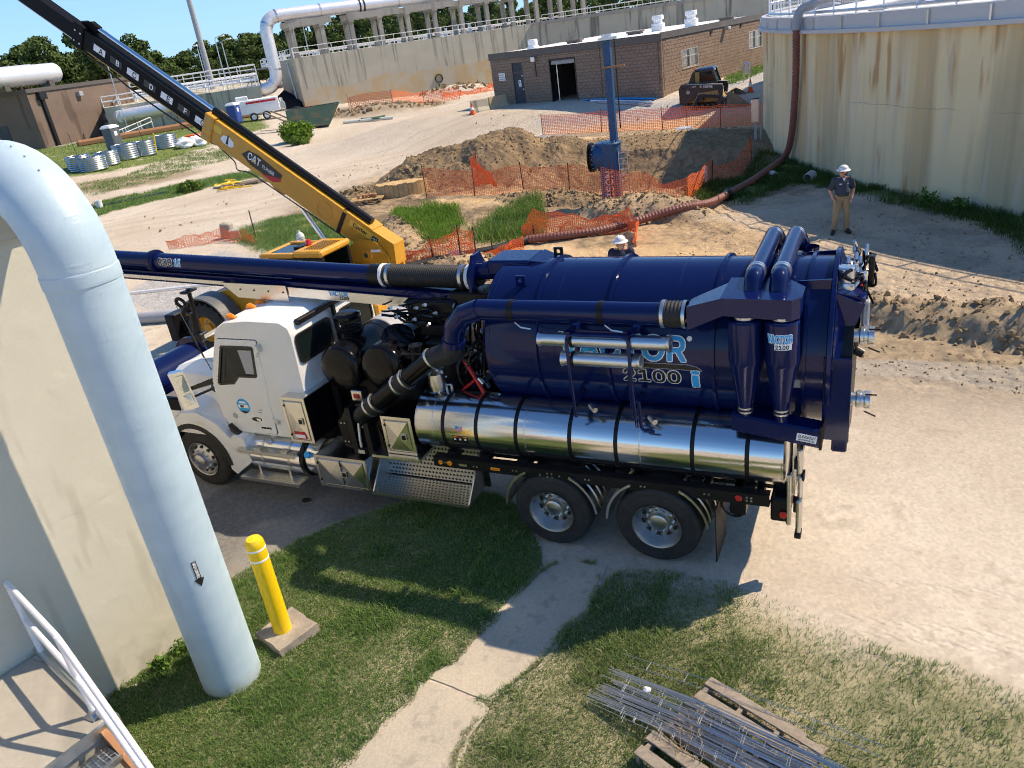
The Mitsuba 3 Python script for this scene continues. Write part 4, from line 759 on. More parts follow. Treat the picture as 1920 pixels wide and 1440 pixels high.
# --- debris tank
TY, TZ, TRD = 1.25, 2.53, .93
dt = part(vt, 'debris_tank', lathe([(.0, -.10), (.5, -.08), (.80, -.03), (.90, .02), (.93, .07), (.93, 4.0), (.9, 4.03)], (-.82, TY, TZ), (1, 0, 0), 96), 'navy', 40, 'glossy dark blue round debris tank')
def trib(x, w, h): return lathe([(TRD - .005, 0), (TRD + h, .006), (TRD + h, w - .006), (TRD - .005, w)], (x, TY, TZ), (1, 0, 0), 96)
for x in (-.1, .80, 2.0, 2.93): part(dt, 'rib', trib(x, .05, .035), 'navy', 30)
for x in (.16, 1.58, -.70, 2.55): part(dt, 'weld_seam', trib(x, .014, .004), 'navy', 30)
part(dt, 'rear_flange', lathe([(.85, 0), (1.0, 0), (1.02, .01), (1.02, .05), (1.0, .06), (.85, .06)], (3.17, TY, TZ), (1, 0, 0), 96), 'navy', 30)
part(dt, 'shadow_frame', bx(3.25, 3.405, .34, .95, 1.58, 2.5, .02), 'navy', False); part(dt, 'rear_drum', cyl((3.24, TY, 2.38), (3.41, TY, 2.38), .86, 48), 'black_satin', 30); part(dt, 'rear_door', lathe([(.0, .16), (.5, .14), (.8, .08), (.96, .0)], (3.235, TY, TZ), (1, 0, 0), 64), 'navy', 40)  # frame box and drum added behind the shield to fill out the cast shadow
def lug(x, y, z, mat_='navy', h=.13, rx=0): return part(dt, 'lifting_lug', mv(prism_x(sg.Polygon([(-.06, -.03), (.06, -.03), (.06, h), (-.06, h)]).difference(sg.Point(0, h * .6).buffer(.028)), -.012, .012), x, y, z, rz=PI / 2 if mat_ == 'navy' else PI / 2), mat_)
lug(-.12, 1.45, 3.44, 'black_satin'); lug(-.35, .72, 3.30, 'navy'); 
part(dt, 'lug_arm', [hull([(-.62, .40, 3.02), (-.58, .40, 3.02), (-.40, .70, 3.30), (-.34, .70, 3.30), (-.62, .36, 3.0), (-.36, .68, 3.27)])], 'navy', False)
part(dt, 'inlet_box', [bx(-1.0, -.38, 1.1, 1.62, 3.30, 3.50, .03), hull([(-.38, 1.1, 3.3), (-.38, 1.62, 3.3), (-.38, 1.1, 3.5), (-.38, 1.62, 3.5), (-.1, 1.2, 3.44), (-.1, 1.5, 3.44)])], 'navy', 30)
part(dt, 'inlet_pipe', cyl((-1.25, 1.25, 3.32), (-.55, 1.25, 3.36), .12, 24), 'navy')
part(dt, 'inlet_plate', [hull([(-1.24, y, z) for y, z in ((.98, 3.12), (1.52, 3.12), (1.52, 3.30), (1.35, 3.56), (1.15, 3.56), (.98, 3.3))] + [(-1.20, y, z) for y, z in ((.98, 3.12), (1.52, 3.12), (1.52, 3.30), (1.35, 3.56), (1.15, 3.56), (.98, 3.3))])], 'navy', False)
part(dt, 'hinge_plate', prism_y(sg.Polygon([(2.72, 3.06), (2.72, 3.24), (2.86, 3.38), (3.20, 3.40), (3.20, 3.12)]), .72, .745), 'navy', False); part(dt, 'hinge_plate', [prism_y(sg.Polygon([(2.72, 3.06), (2.72, 3.24), (2.86, 3.38), (3.20, 3.40), (3.20, 3.12)]), 1.76, 1.785)], 'navy', False)
part(dt, 'hinge_bracket', prism_y(sg.Polygon([(2.86, 3.08), (2.86, 3.18), (2.92, 3.25), (3.18, 3.25), (3.18, 3.08)]).difference(sg.Point(3.05, 3.165).buffer(.035)), .70, .718), 'decal_grey', False)
part(dt, 'sight_plate', on_tank(extr([(-.07, -.05), (.07, -.05), (.07, .05), (-.07, .05)], .006), TY, TZ, TRD, 2.86, 2.38), 'decal_grey', False)
part(dt, 'saddle', [prism_x([(.55, 1.62), (1.95, 1.62), (1.95, 1.75), (1.25, 1.66), (.55, 1.75)], x, x + .1) for x in (-.4, .6, 1.6, 2.5)], 'black_satin', False)
# lettering on the tank
def outline(s, h, w, x, z, col, edge, name, grow=.012, bold=True):
    m = meshkit.text_mesh(s, h, .003, bold); b = m.bounds; m.apply_translation([-(b[0, 0] + b[1, 0]) / 2, -(b[0, 1] + b[1, 1]) / 2, 0]); sc = w / (b[1, 0] - b[0, 0]); m.apply_scale([sc, 1, 1])
    pl = shapely.union_all([sg.Polygon(m.vertices[f][:, :2]) for f in m.faces[np.abs(m.face_normals[:, 2]) > .9] if True]).buffer(.001)
    parts = lambda g: getattr(g, 'geoms', [g])
    e = cat([extr(q, .004) for q in parts(pl.buffer(grow, 3).simplify(.002))]); f = cat([mv(extr(q, .004), 0, 0, .003) for q in parts(pl.simplify(.0015))])
    return e, f
def subdiv(m, s=.05):
    v, f = trimesh.remesh.subdivide_to_size(m.vertices, m.faces, s, max_iter=12); return trimesh.Trimesh(v, f, process=False)
def tank_text(s, h, w, x, z, col, edge, name, grow=.012):
    e, f = outline(s, h, w, x, z, col, edge, name, grow)
    k = part(dt, name, on_tank(subdiv(e), TY, TZ, TRD + .001, x, z), edge, False); part(k, 'face', on_tank(subdiv(f), TY, TZ, TRD + .001, x, z), col, False); return k
tank_text('VACTOR', .27, 1.50, .98, 2.715, 'decal_blue', 'decal_white', 'lettering', .012)
tank_text('2100', .155, .66, 1.33, 2.37, 'decal_black', 'decal_white', 'lettering', .009); tank_text('i', .2, .09, 1.83, 2.36, 'decal_blue', 'decal_white', 'lettering', .009)
sw = extr(sg.Polygon([(-.5, .0), (.36, .0), (.46, -.02), (.52, -.06), (.2, -.055), (-.5, -.055)]), .004); part(dt, 'swoosh', on_tank(subdiv(sw), TY, TZ, TRD + .004, 1.38, 2.535), 'decal_black', False); part(dt, 'swoosh_edge', on_tank(subdiv(extr(sg.Polygon([(-.5, .0), (.36, .0), (.46, -.02), (.52, -.06), (.2, -.055), (-.5, -.055)]).buffer(.008), .003)), TY, TZ, TRD + .001, 1.38, 2.535), 'decal_grey', False)
part(dt, 'trade_mark', on_tank(subdiv(extr(sg.Point(0, 0).buffer(.03, 6), .004)), TY, TZ, TRD + .001, 1.77, 2.83), 'decal_white', False)
# --- water tanks
for yc, lab in ((.44, 'polished stainless water tank on the near side'), (2.06, 'polished stainless water tank on the far side')):
    wt = part(vt, 'water_tank', lathe([(.0, -.035), (.2, -.03), (.36, -.01), (.392, .004), (.404, .004), (.404, .02), (.40, .03), (.40, 4.63), (.404, 4.64), (.404, 4.66), (.392, 4.66), (.36, 4.675), (.2, 4.69), (0, 4.695)], (-1.86, yc, 1.50), (1, 0, 0), 80), 'steel', 50, lab)
    for x in (-1.43, -.94, -.38, .34, .92, 1.82, 2.42):
        k = part(wt, 'strap', lathe([(.401, 0), (.409, .002), (.409, .048), (.401, .05)], (x - .025, yc, 1.5), (1, 0, 0), 64), 'black_satin', 40)
        part(k, 'foot', bx(x - .06, x + .06, yc - .3, yc + .1, 1.06, 1.16), 'black_satin', False)
    for x in (-1.60, -.27, 1.2): part(wt, 'weld_seam', lathe([(.4, 0), (.4035, .004), (.4035, .012), (.4, .016)], (x, yc, 1.5), (1, 0, 0), 64), 'galv', 40)
    part(wt, 'fitting', [cyl((x, yc + .05, 1.88), (x, yc + .05, 1.99), .022, 10) for x in (-1.62, -1.54, -1.46)] + [cyl((-1.62, yc + .05, 1.99), (-1.45, yc + .05, 1.99), .015, 8)], 'galv')
wtk = vt + '__water_tank'
def on_wt(m, x, z): return on_tank(subdiv(m), .44, 1.5, .401, x, z)
fl = [on_wt(extr([(-.05, -.035), (.05, -.035), (.05, .035), (-.05, .035)], .003), -1.19, 1.585)]
k = part(wtk, 'flag_sticker', fl, 'decal_white', False, 'small flag sticker'); part(k, 'stripe', [on_wt(mv(extr([(-.05, -.0035), (.05, -.0035), (.05, .0035), (-.05, .0035)], .0045), 0, y), -1.19, 1.585) for y in (-.031, -.017, -.003, .011, .025)], 'decal_red', False); part(k, 'canton', on_wt(mv(extr([(-.05, 0), (-.008, 0), (-.008, .035), (-.05, .035)], .006)), -1.19, 1.585), 'decal_blue', False)
for i in range(3):
    x = -1.26 + .075 * i; k = part(wtk, 'warning_sticker', on_wt(extr([(-.034, -.055), (.034, -.055), (.034, .055), (-.034, .055)], .003), x, 1.43), 'decal_black', False)
    part(k, 'band', on_wt(mv(extr([(-.03, .032), (.03, .032), (.03, .05), (-.03, .05)], .005)), x, 1.43), 'decal_red' if i == 1 else 'amber', False); part(k, 'pictogram', on_wt(mv(extr(sg.Point(0, 0).buffer(.016, 4), .005), -.004, .004), x, 1.43), 'decal_white', False)
# --- vacuum pipe along the tank, hopper, cyclones
vp = part(vt, 'vacuum_pipe', tube([(1.52, .2, 3.18), (-.70, .2, 3.18)], .125, 32), 'navy', 40, 'blue pipe running along the tank')
part(vp, 'elbow', cat([tube([(-.68, .2, 3.18), (-.90, .2, 3.12), (-1.08, .22, 2.95), (-1.16, .25, 2.72)], .135, 32, caps=False)]), 'navy', 20)
part(vp, 'collar', tube([(-1.145, .245, 2.76), (-1.165, .25, 2.68)], .15, 32), 'navy')
for x in (-.28, .82): part(vp, 'strap', lathe([(.126, 0), (.131, 0), (.131, .07), (.126, .07)], (x, .2, 3.18), (1, 0, 0), 32), 'black_satin', 30)
for x in (-.2, .9): part(vp, 'latch', [tube([(x, .12, 3.06), (x + .1, .05, 3.03), (x + .22, .06, 3.01)], .013, 6)], 'galv')
rb = [(.14 + .006 * (i % 2), .01 + .02 * i) for i in range(15)]
part(vp, 'rubber_sleeve', lathe(rb, (1.50, .2, 3.18), (1, 0, 0), 32), 'hose_rubber', 20)
for x in (1.53, 1.76): part(vp, 'clamp', lathe([(.149, 0), (.153, .002), (.153, .038), (.149, .04)], (x, .2, 3.18), (1, 0, 0), 32), 'galv', 30)
hp = part(vt, 'hopper', [hull([(1.82, y, z) for y in (.07, .33) for z in (3.05, 3.31)] + [(2.2, y, z) for y in (.02, .55) for z in (3.24, 3.43)]),
     hull([(2.2, .02, 3.24), (2.2, .02, 3.42), (2.2, .62, 3.24), (2.2, .62, 3.42), (2.86, .02, 3.2), (2.86, .02, 3.40), (2.93, .12, 3.2), (2.93, .12, 3.4), (2.93, .4, 3.2), (2.93, .4, 3.4), (2.7, .66, 3.22), (2.7, .66, 3.42)])], 'navy', False, 'blue sheet metal inlet hopper over the cyclones')
part(hp, 'cover_rim', [hull([(2.18, .0, 3.415), (2.18, .64, 3.425), (2.72, .68, 3.425), (2.95, .41, 3.41), (2.95, .11, 3.41), (2.87, .0, 3.41), (2.18, .0, 3.435), (2.18, .64, 3.442), (2.72, .68, 3.44), (2.95, .41, 3.425), (2.95, .11, 3.425), (2.87, .0, 3.425)])], 'navy', False)
for x in (2.45, 2.70):
    k = part(vt, 'crossover_pipe', tube(bend([(x, .30, 3.40), (x, .36, 3.53), (x - .01, 2.05, 3.55), (x + .02, 2.38, 3.30)], .16), .092, 24), 'navy', 30)
    for y in (.52, 1.86):
        part(k, 'clamp', tube([(x, y, 3.535), (x, y + .035, 3.535)], .099, 24), 'galv', 30); part(k, 'clamp', tube([(x, y + .055, 3.535), (x, y + .085, 3.535)], .099, 24), 'galv', 30)
def cyclone(x, y, lab):
    k = part(vt, 'cyclone', lathe([(.0, 1.06), (.155, 1.06), (.168, 1.045), (.168, .62), (.158, .58), (.072, .03), (.072, -.1)], (x, y, 2.12), (0, 0, 1), 40), 'navy', 30, lab)
    for z in (.0, .045): part(k, 'clamp', lathe([(.074, 0), (.082, .003), (.082, .022), (.074, .025)], (x, y, 2.12 + z), (0, 0, 1), 28), 'galv', 30)
    part(k, 'neck', lathe([(.10, 0), (.10, .1)], (x, y, 3.17), (0, 0, 1), 28), 'navy', 30)
    part(k, 'clamp', lathe([(.1, 0), (.108, .003), (.108, .03), (.1, .033)], (x, y, 3.19), (0, 0, 1), 28), 'galv', 30); return k
cyclone(2.40, .12, 'blue cyclone further from the tank door'); c2 = cyclone(2.765, .12, 'blue cyclone nearer the tank door, with a maker sticker')
cyclone(2.42, 2.38, 'far side blue cyclone'); cyclone(2.82, 2.38, 'far side blue cyclone')
def wrapz(m, x, y, R, ang, z): return on_cyl(subdiv(m, .03), (x, y), R, ang, z)
e, f = outline('VACTOR', .085, .25, 0, 0, 0, 0, 0, .006); k = part(c2, 'sticker', wrapz(e, 2.765, .12, .169, -1.60, 3.03), 'decal_white', False); part(k, 'lettering', wrapz(f, 2.765, .12, .169, -1.60, 3.03), 'decal_blue', False)
k = part(c2, 'sticker', wrapz(extr([(-.08, -.03), (.09, -.03), (.09, .035), (-.08, .035)], .003), 2.765, .12, .169, -1.42, 2.945), 'decal_white', False); part(k, 'lettering', wrapz(mv(text('2100', .04, .13), -.005, 0, .003), 2.765, .12, .169, -1.42, 2.945), 'decal_black', False)
dropb = part(vt, 'dropout_box', hull([(x, y, z) for x, z in ((2.27, 2.10), (2.27, 1.93), (3.15, 1.98), (3.15, 1.80)) for y in (.02, .30)] + [(2.27, .05, 2.12), (3.15, .05, 2.0)]), 'navy', False, 'blue slanting dropout box under the cyclones')
part(dropb, 'end_cap', hull([(x, y, z) for x in (3.152, 3.18) for y, z in ((.0, 1.79), (.32, 1.79), (.32, 2.01), (.0, 2.01))]), 'black_satin', False)
dx, dz_ = .88, -.125; dl = math.hypot(dx, dz_); st = facing(extr([(-.1, -.045), (.1, -.045), (.1, .045), (-.1, .045)], .003), (3.03, .0195, 1.905), (dx / dl, 0, dz_ / dl), (0, 0, 1)); k = part(dropb, 'sticker', st, 'decal_white', False); part(k, 'lettering', [facing(mv(text('CLEANOUT', .032, .17), 0, .012, .003), (3.03, .0195, 1.905), (dx / dl, 0, dz_ / dl), (0, 0, 1)), facing(mv(text('DRAIN BEFORE USE', .016, .15, False), 0, -.025, .003), (3.03, .0195, 1.905), (dx / dl, 0, dz_ / dl), (0, 0, 1))], 'decal_black', False)
# rubber boot and shiny black pipe down to the blower
L0, L1 = np.array([-1.16, .25, 2.72]), np.array([-2.62, .12, 1.72]); ax_ = (L1 - L0) / np.linalg.norm(L1 - L0)
part(vt, 'rubber_boot', tube(bend([(-1.155, .25, 2.74), (-1.19, .25, 2.58), L0 + ax_ * .42], .12), .142, 28), 'hose_rubber', 30)
lp = part(vt, 'blower_pipe', tube([L0 + ax_ * .32, L1], .125, 32), 'black_gloss', 40, 'shiny black pipe slanting down to the blower')
for s in (.40, .93, 1.10, 1.57, 1.71): part(lp, 'clamp', tube([L0 + ax_ * s, L0 + ax_ * (s + .03)], .148 if s < 1.6 else .146, 28), 'galv', 30)
part(lp, 'coupling', tube([L0 + ax_ * .90, L0 + ax_ * 1.16], .139, 28), 'hose_rubber', 30); part(lp, 'coupling', tube([L0 + ax_ * 1.55, L0 + ax_ * 1.78], .139, 28), 'hose_rubber', 30)
part(lp, 'end_pipe', tube(bend([L1, L1 + ax_ * .2, L1 + np.array([-.22, .3, -.3])], .15), .12, 20), 'black_satin', 30)
# --- stainless tube rack
rk2 = part(vt, 'tube_rack', [tube(bend([(.48, .02, 1.93), (.48, -.03, 2.5), (.48, -.03, 2.99), (1.20, -.03, 2.99), (1.20, -.03, 2.4), (1.22, .0, 1.87)], .09), .02, 10), tube(bend([(1.26, .0, 2.2), (1.27, .0, 1.84), (1.42, .0, 1.83)], .06), .02, 10), tube([(.45, .05, 2.2), (.45, .05, 2.96)], .02, 8), tube([(1.16, .05, 2.1), (1.16, .05, 2.98)], .022, 8)] + [bx(x - .03, x + .03, .03, .36, z, z + .05) for x in (.48, 1.2) for z in (2.95, 2.1)] + [bx(.47, 1.2, .09, .12, 2.94, 3.0)], 'navy', 30, 'dark blue tube rack hung on the tank')
for x0, x1, z, y in ((.11, 1.64, 2.89, .02), (.38, 1.31, 2.665, .0)):
    k = part(vt, 'extension_tube', lathe([(.062, .01), (.095, .0), (.095, .012), (.082, .03), (.08, .06), (.08, x1 - x0 - .06), (.082, x1 - x0 - .03), (.095, x1 - x0 - .012), (.095, x1 - x0), (.074, x1 - x0 - .004), (.07, x1 - x0 - .1), (0, x1 - x0 - .1)], (x0, y + .05, z), (1, 0, 0), 36), 'galv', 40, ('longer' if x1 - x0 > 1.2 else 'shorter') + ' galvanised suction tube held in the rack')
    for x in (.50, 1.18): part(k, 'clip', lathe([(.081, 0), (.09, .003), (.09, .032), (.081, .035)], (x, y + .05, z), (1, 0, 0), 24), 'black_satin', 30)
part(vt, 'work_lamp', [cyl((.62, .16, 2.02), (.70, .08, 2.0), .035, 12)], 'galv'); part(vt, 'work_lamp', [cyl((1.33, .16, 1.93), (1.41, .08, 1.91), .035, 12)], 'galv')
# --- cab
cx = [(-5.28, 1.04), (-3.86, 1.04), (-3.80, 1.2), (-3.80, 2.66), (-3.84, 2.80), (-3.98, 2.87), (-4.6, 2.88), (-5.02, 2.84), (-5.22, 2.74), (-5.50, 2.02), (-5.56, 1.85), (-5.56, 1.30), (-5.46, 1.12)]
def shell(poly, y0, y1, ins):
    """side profile extruded with the upper edges drawn in"""
    P_ = []
    for x, z in poly:
        t = max(0, min(1, (z - 2.0) / .85)) * ins
        for y, s in ((y0, 1), (y1, -1)): P_.append((x, y + s * t, z)); 
        for y, s in ((y0 + .10, 1), (y1 - .10, -1)): P_.append((x + (.0), y + s * t * 1.2, z + (.03 if z > 2.6 else 0)))
    return hull(P_)
cb = part(vt, 'cab', shell(cx, .22, 2.28, .06), 'white_paint', 28, 'white truck cab')
wn_ = sg.Polygon([(-5.17, 2.49), (-4.55, 2.50), (-4.60, 2.03), (-4.96, 2.02), (-5.08, 1.90), (-5.42, 1.86)]).buffer(-.03).buffer(.03)
def side_plate(pl, d0, d1, ymid=.22):
    """flat piece on the near cab side, leaning in with it"""
    m = prism_y(pl, 0, d1 - d0); v = m.vertices; v[:, 1] += ymid - d1 + .06 * np.clip((v[:, 2] - 2.0) / .85, 0, 1); m.vertices = v; return m
drp = sg.Polygon([(-5.21, 2.60), (-4.46, 2.60), (-4.52, 1.08), (-5.22, 1.06), (-5.42, 1.14), (-5.53, 1.32), (-5.53, 1.82), (-5.42, 2.2)]).buffer(-.03).buffer(.03)
dk_ = part(cb, 'door', side_plate(drp.difference(wn_.buffer(-.004)), 0, .018), 'white_paint', 20, 'white cab door with a round blue emblem')
part(cb, 'door_gap', side_plate(drp.buffer(.010).difference(drp), 0, .006), 'decal_black', False)
part(cb, 'door_window', side_plate(wn_, 0, .010), 'dark_glass', False)
part(cb, 'window_seal', side_plate(wn_.buffer(.012).difference(wn_.buffer(-.026)), 0, .026), 'decal_black', False)
part(cb, 'vent_post', side_plate(sg.Polygon([(-5.29, 1.95), (-5.265, 1.95), (-5.10, 2.44), (-5.125, 2.44)]), 0, .014), 'decal_black', False)
part(cb, 'window_blind', side_plate(sg.Polygon([(-4.80, 2.07), (-4.64, 2.07), (-4.60, 2.44), (-4.86, 2.44)]), 0, .0125), 'decal_grey', False)
em = part(cb, 'emblem', side_plate(sg.Point(-5.04, 1.52).buffer(.125, 12), 0, .022), 'decal_blue', False, 'round blue door emblem')
part(em, 'band', [side_plate(sg.box(-5.14, 1.49, -4.94, 1.545), 0, .024), side_plate(sg.Polygon([(-5.12, 1.57), (-4.96, 1.57), (-4.99, 1.6), (-5.09, 1.6)]), 0, .024)], 'decal_white', False); part(em, 'mark', [side_plate(sg.box(-5.10, 1.5, -5.03, 1.535), 0, .026), side_plate(sg.Point(-5.04, 1.52).buffer(.12).intersection(sg.box(-5.2, 1.38, -4.9, 1.435)), 0, .026)], 'decal_black', False)
part(cb, 'door_handle', [side_plate(sg.Point(0, 0).buffer(1, 8).__class__([(-4.84 + .1 * math.cos(t), 1.31 + .035 * math.sin(t)) for t in np.linspace(0, 2 * PI, 20)]), 0, .024)], 'decal_black'); part(cb, 'door_handle', [side_plate(sg.Polygon([(-4.83, 1.30), (-4.68 - .08, 1.29), (-4.76, 1.325), (-4.83, 1.33)]), 0, .034)], 'chrome', False)
part(cb, 'badge', [side_plate(sg.box(-4.80, 1.155, -4.60, 1.185), 0, .022)], 'decal_black', False); part(cb, 'badge', side_plate(sg.Point(-5.27, 1.335).buffer(.05, 8), 0, .022), 'decal_grey', False); part(cb, 'lettering', [side_plate(sg.box(-4.78, 1.43, -4.70, 1.445), 0, .022), side_plate(sg.box(-4.75, 1.47, -4.68, 1.485), 0, .022)], 'decal_grey', False)
part(cb, 'hinge', [bx(-4.43, -4.39, .16, .25, 2.44, 2.56, .01), tube([(-4.42, .2, 2.5), (-4.47, .19, 2.36)], .012, 6), bx(-4.47, -4.40, .17, .22, 1.27, 1.33, .01), tube([(-4.44, .19, 1.3), (-4.52, .19, 1.36)], .01, 6)], 'galv')
rw = rrect(.33, 1.12, 2.24, 2.66, .07)
part(cb, 'rear_window', prism_x(rw, -3.80, -3.788), 'dark_glass', False); part(cb, 'rear_window_seal', prism_x(rw.buffer(.012).difference(rw.buffer(-.02)), -3.80, -3.775), 'decal_black', False)
rw2 = rrect(1.38, 2.17, 2.24, 2.66, .07); part(cb, 'rear_window', prism_x(rw2, -3.80, -3.788), 'dark_glass', False); part(cb, 'rear_window_seal', prism_x(rw2.buffer(.012).difference(rw2.buffer(-.02)), -3.80, -3.775), 'decal_black', False)
part(cb, 'roof_rail', [bx(-3.85, -3.76, .45, 2.2, 2.78, 2.86, .01), bx(-3.78, -3.73, 1.20, 1.25, 1.9, 2.80)], 'black_satin', False)
ws = hull([(-5.215, .34, 2.72), (-5.215, 2.16, 2.72), (-5.495, .28, 2.05), (-5.495, 2.22, 2.05), (-5.225, .34, 2.73), (-5.225, 2.16, 2.73), (-5.505, .28, 2.06), (-5.505, 2.22, 2.06)]); part(cb, 'windshield', ws, 'dark_glass', False)
part(cb, 'visor', hull([(-5.10, .30, 2.80), (-5.10, 2.2, 2.80), (-5.44, .24, 2.66), (-5.44, 2.26, 2.66), (-5.44, .24, 2.60), (-5.44, 2.26, 2.60), (-5.24, .26, 2.70), (-5.24, 2.24, 2.70)]), 'chrome', 20, 'chrome sun visor')
for y in (.40, .83, 1.04, 1.25, 1.66, 2.08)[:6]:
    k = part(cb, 'roof_light', hull([(-5.02, y - .05, 2.89), (-5.02, y + .05, 2.89), (-4.86, y - .03, 2.89), (-4.86, y + .03, 2.89), (-5.0, y - .045, 2.945), (-5.0, y + .045, 2.945), (-4.93, y, 2.95)]), 'amber', 30); part(k, 'base', hull([(-5.05, y - .055, 2.87), (-5.05, y + .055, 2.87), (-4.78, y - .02, 2.87), (-4.78, y + .02, 2.87), (-4.98, y, 2.905), (-4.9, y, 2.9)]), 'chrome', 20)
# hood, fenders
hd = part(vt, 'hood', hull([(-5.52, .30, 1.2), (-5.52, 2.2, 1.2), (-5.52, .30, 1.92), (-5.52, 2.2, 1.92), (-5.54, .5, 2.06), (-5.54, 2.0, 2.06), (-6.3, .50, 1.86), (-6.3, 2.0, 1.86), (-6.3, .72, 2.0), (-6.3, 1.78, 2.0), (-6.98, .62, 1.2), (-6.98, 1.88, 1.2), (-6.98, .64, 1.7), (-6.98, 1.86, 1.7), (-6.9, .8, 1.83), (-6.9, 1.7, 1.83), (-6.95, .6, .75), (-6.95, 1.9, .75), (-5.6, .4, .75), (-5.6, 2.1, .75)]), 'white_paint', 24, 'white sloping hood')
part(hd, 'side_vent', [hull([(-5.62, .30, 1.66), (-5.62, .36, 1.9), (-5.75, .36, 1.66), (-5.75, .40, 1.88), (-5.62, .26, 1.68), (-5.74, .3, 1.7)])], 'decal_black', False); part(hd, 'grille', bx(-7.02, -6.96, .75, 1.75, .85, 1.65, .02), 'chrome', False)
def fender(y0, y1, s):
    ring = [(-6.15 + .72 * math.cos(t), .55 + .78 * math.sin(t)) for t in np.radians(np.linspace(8, 168, 26))]
    inn = [(-6.15 + .60 * math.cos(t), .52 + .62 * math.sin(t)) for t in np.radians(np.linspace(168, -8, 26))]
    pl = sg.Polygon([(-5.13, .98), (-5.08, .62), (-5.46, .34), (-5.56, .42)] + inn[::-1][:1] + []).union(sg.Polygon(ring + inn)).union(sg.Polygon([(-5.47, .34), (-5.08, .60), (-5.10, 1.02), (-5.30, 1.06), (-5.48, .9)]))
    top = sg.Polygon([(-6.62, 1.15), (-6.3, 1.36), (-5.95, 1.40), (-5.6, 1.24), (-5.36, .98), (-5.46, .6), (-6.9, .6)]).difference(sg.Polygon(inn + [(-6.15, -.3)]).buffer(.0)).difference(sg.Point(-6.15, .52).buffer(.60))
    pl = pl.union(top).buffer(.02).buffer(-.02); pl = max(getattr(pl, 'geoms', [pl]), key=lambda g: g.area)
    a = prism_y(pl, min(y0, y1), max(y0, y1))
    return a
k = part(hd, 'fender', [fender(.06, .30, 1), hull([(-6.8, .08, 1.0), (-6.3, .09, 1.36), (-5.9, .09, 1.38), (-5.4, .08, 1.0), (-6.7, .5, 1.2), (-6.3, .55, 1.58), (-5.8, .5, 1.60), (-5.5, .4, 1.2)])], 'white_paint', 24, 'white front fender'); part(k, 'arch_liner', [prism_y(sg.Point(-6.15, .52).buffer(.66).intersection(sg.box(-7, .5, -5, 2)).difference(sg.Point(-6.15, .52).buffer(.575)), .05, .6)], 'hose_rubber', False); part(k, 'side_lamp', side_plate(rrect(-6.0, -5.86, 1.19, 1.24, .02), .0, .01, .065), 'alu', False)
part(hd, 'fender', [fender(2.20, 2.44, 1), hull([(-6.8, 2.42, 1.0), (-6.3, 2.41, 1.36), (-5.9, 2.41, 1.38), (-5.4, 2.42, 1.0), (-6.7, 2.0, 1.2), (-6.3, 1.95, 1.58), (-5.8, 2.0, 1.60), (-5.5, 2.1, 1.2)])], 'white_paint', 24)
part(vt, 'bumper', bx(-7.25, -7.0, .1, 2.4, .45, .78, .04), 'chrome')
part(vt, 'cab_step', hull([(-5.36, .10, 1.10), (-5.18, .10, 1.0), (-5.36, .3, 1.1), (-5.18, .3, 1.0), (-5.4, .12, 1.2), (-5.4, .3, 1.2)]), 'decal_black', False)
mi_ = part(vt, 'mirror', hull([(x, y, z) for z, dx in ((2.12, -.05), (1.52, .06)) for x, y in ((-6.03 + dx, -.10), (-5.86 + dx, .05), (-5.97 + dx, .10), (-6.10 + dx, .0))] + [(-6.08, -.05, 2.05), (-5.93, -.06, 1.5)]), 'chrome', 20, 'tall chrome door mirror')
part(mi_, 'mirror_glass', hull([(-5.985, -.075, 2.06), (-5.90, .01, 2.07), (-5.935, -.075, 1.80), (-5.855, .012, 1.81), (-5.98, -.082, 2.06), (-5.93, -.082, 1.80), (-5.895, .006, 2.07), (-5.85, .008, 1.81)]), 'mirror', False); part(mi_, 'mirror_glass', hull([(-5.925, -.07, 1.76), (-5.855, .012, 1.77), (-5.90, -.07, 1.58), (-5.82, .012, 1.59), (-5.92, -.078, 1.76), (-5.895, -.078, 1.58), (-5.85, .008, 1.77), (-5.815, .008, 1.59)]), 'mirror', False)
part(mi_, 'arm', [hull([(-5.92, .05, 1.84), (-5.92, .05, 1.78), (-5.50, .24, 1.96), (-5.50, .24, 1.86), (-5.9, .09, 1.8), (-5.5, .27, 1.9)]), tube([(-5.93, .04, 1.66), (-5.5, .26, 1.80)], .02, 8)], 'decal_black')
part(vt, 'mirror', hull([(-5.95, 2.4, 2.1), (-5.85, 2.6, 2.1), (-5.9, 2.4, 1.5), (-5.8, 2.6, 1.5), (-6.02, 2.45, 2.1), (-5.95, 2.6, 1.5)]), 'chrome', 20)
part(vt, 'antenna', [tube([(-5.75, .45, 1.9), (-6.30, .62, 3.0)], .007, 6), tube([(-5.9, .50, 2.15), (-6.02, .53, 2.4)], .013, 6)], 'decal_black')
# --- fuel tank, steps
ft = part(vt, 'fuel_tank', lathe([(0, -.01), (.26, -.005), (.29, .005), (.30, .02), (.30, 1.02), (.29, 1.03), (.26, 1.04), (0, 1.045)], (-5.12, .37, .68), (1, 0, 0), 48), 'chrome', 40, 'chrome fuel tank under the cab')
for x in (-4.86, -4.34): part(ft, 'strap', [lathe([(.301, 0), (.307, .002), (.307, .043), (.301, .045)], (x, .37, .68), (1, 0, 0), 40), bx(x - .04, x + .09, .02, .12, .78, .9)], 'alu', 30)
part(ft, 'cap', [cyl((-4.75, .36, .96), (-4.75, .35, 1.02), .06, 16), cyl((-4.72, .2, .93), (-4.72, .19, .99), .05, 14)], 'galv'); part(ft, 'end_band', lathe([(.29, 0), (.318, .0), (.318, .06), (.29, .06)], (-4.09, .37, .68), (1, 0, 0), 40), 'black_satin', 30)
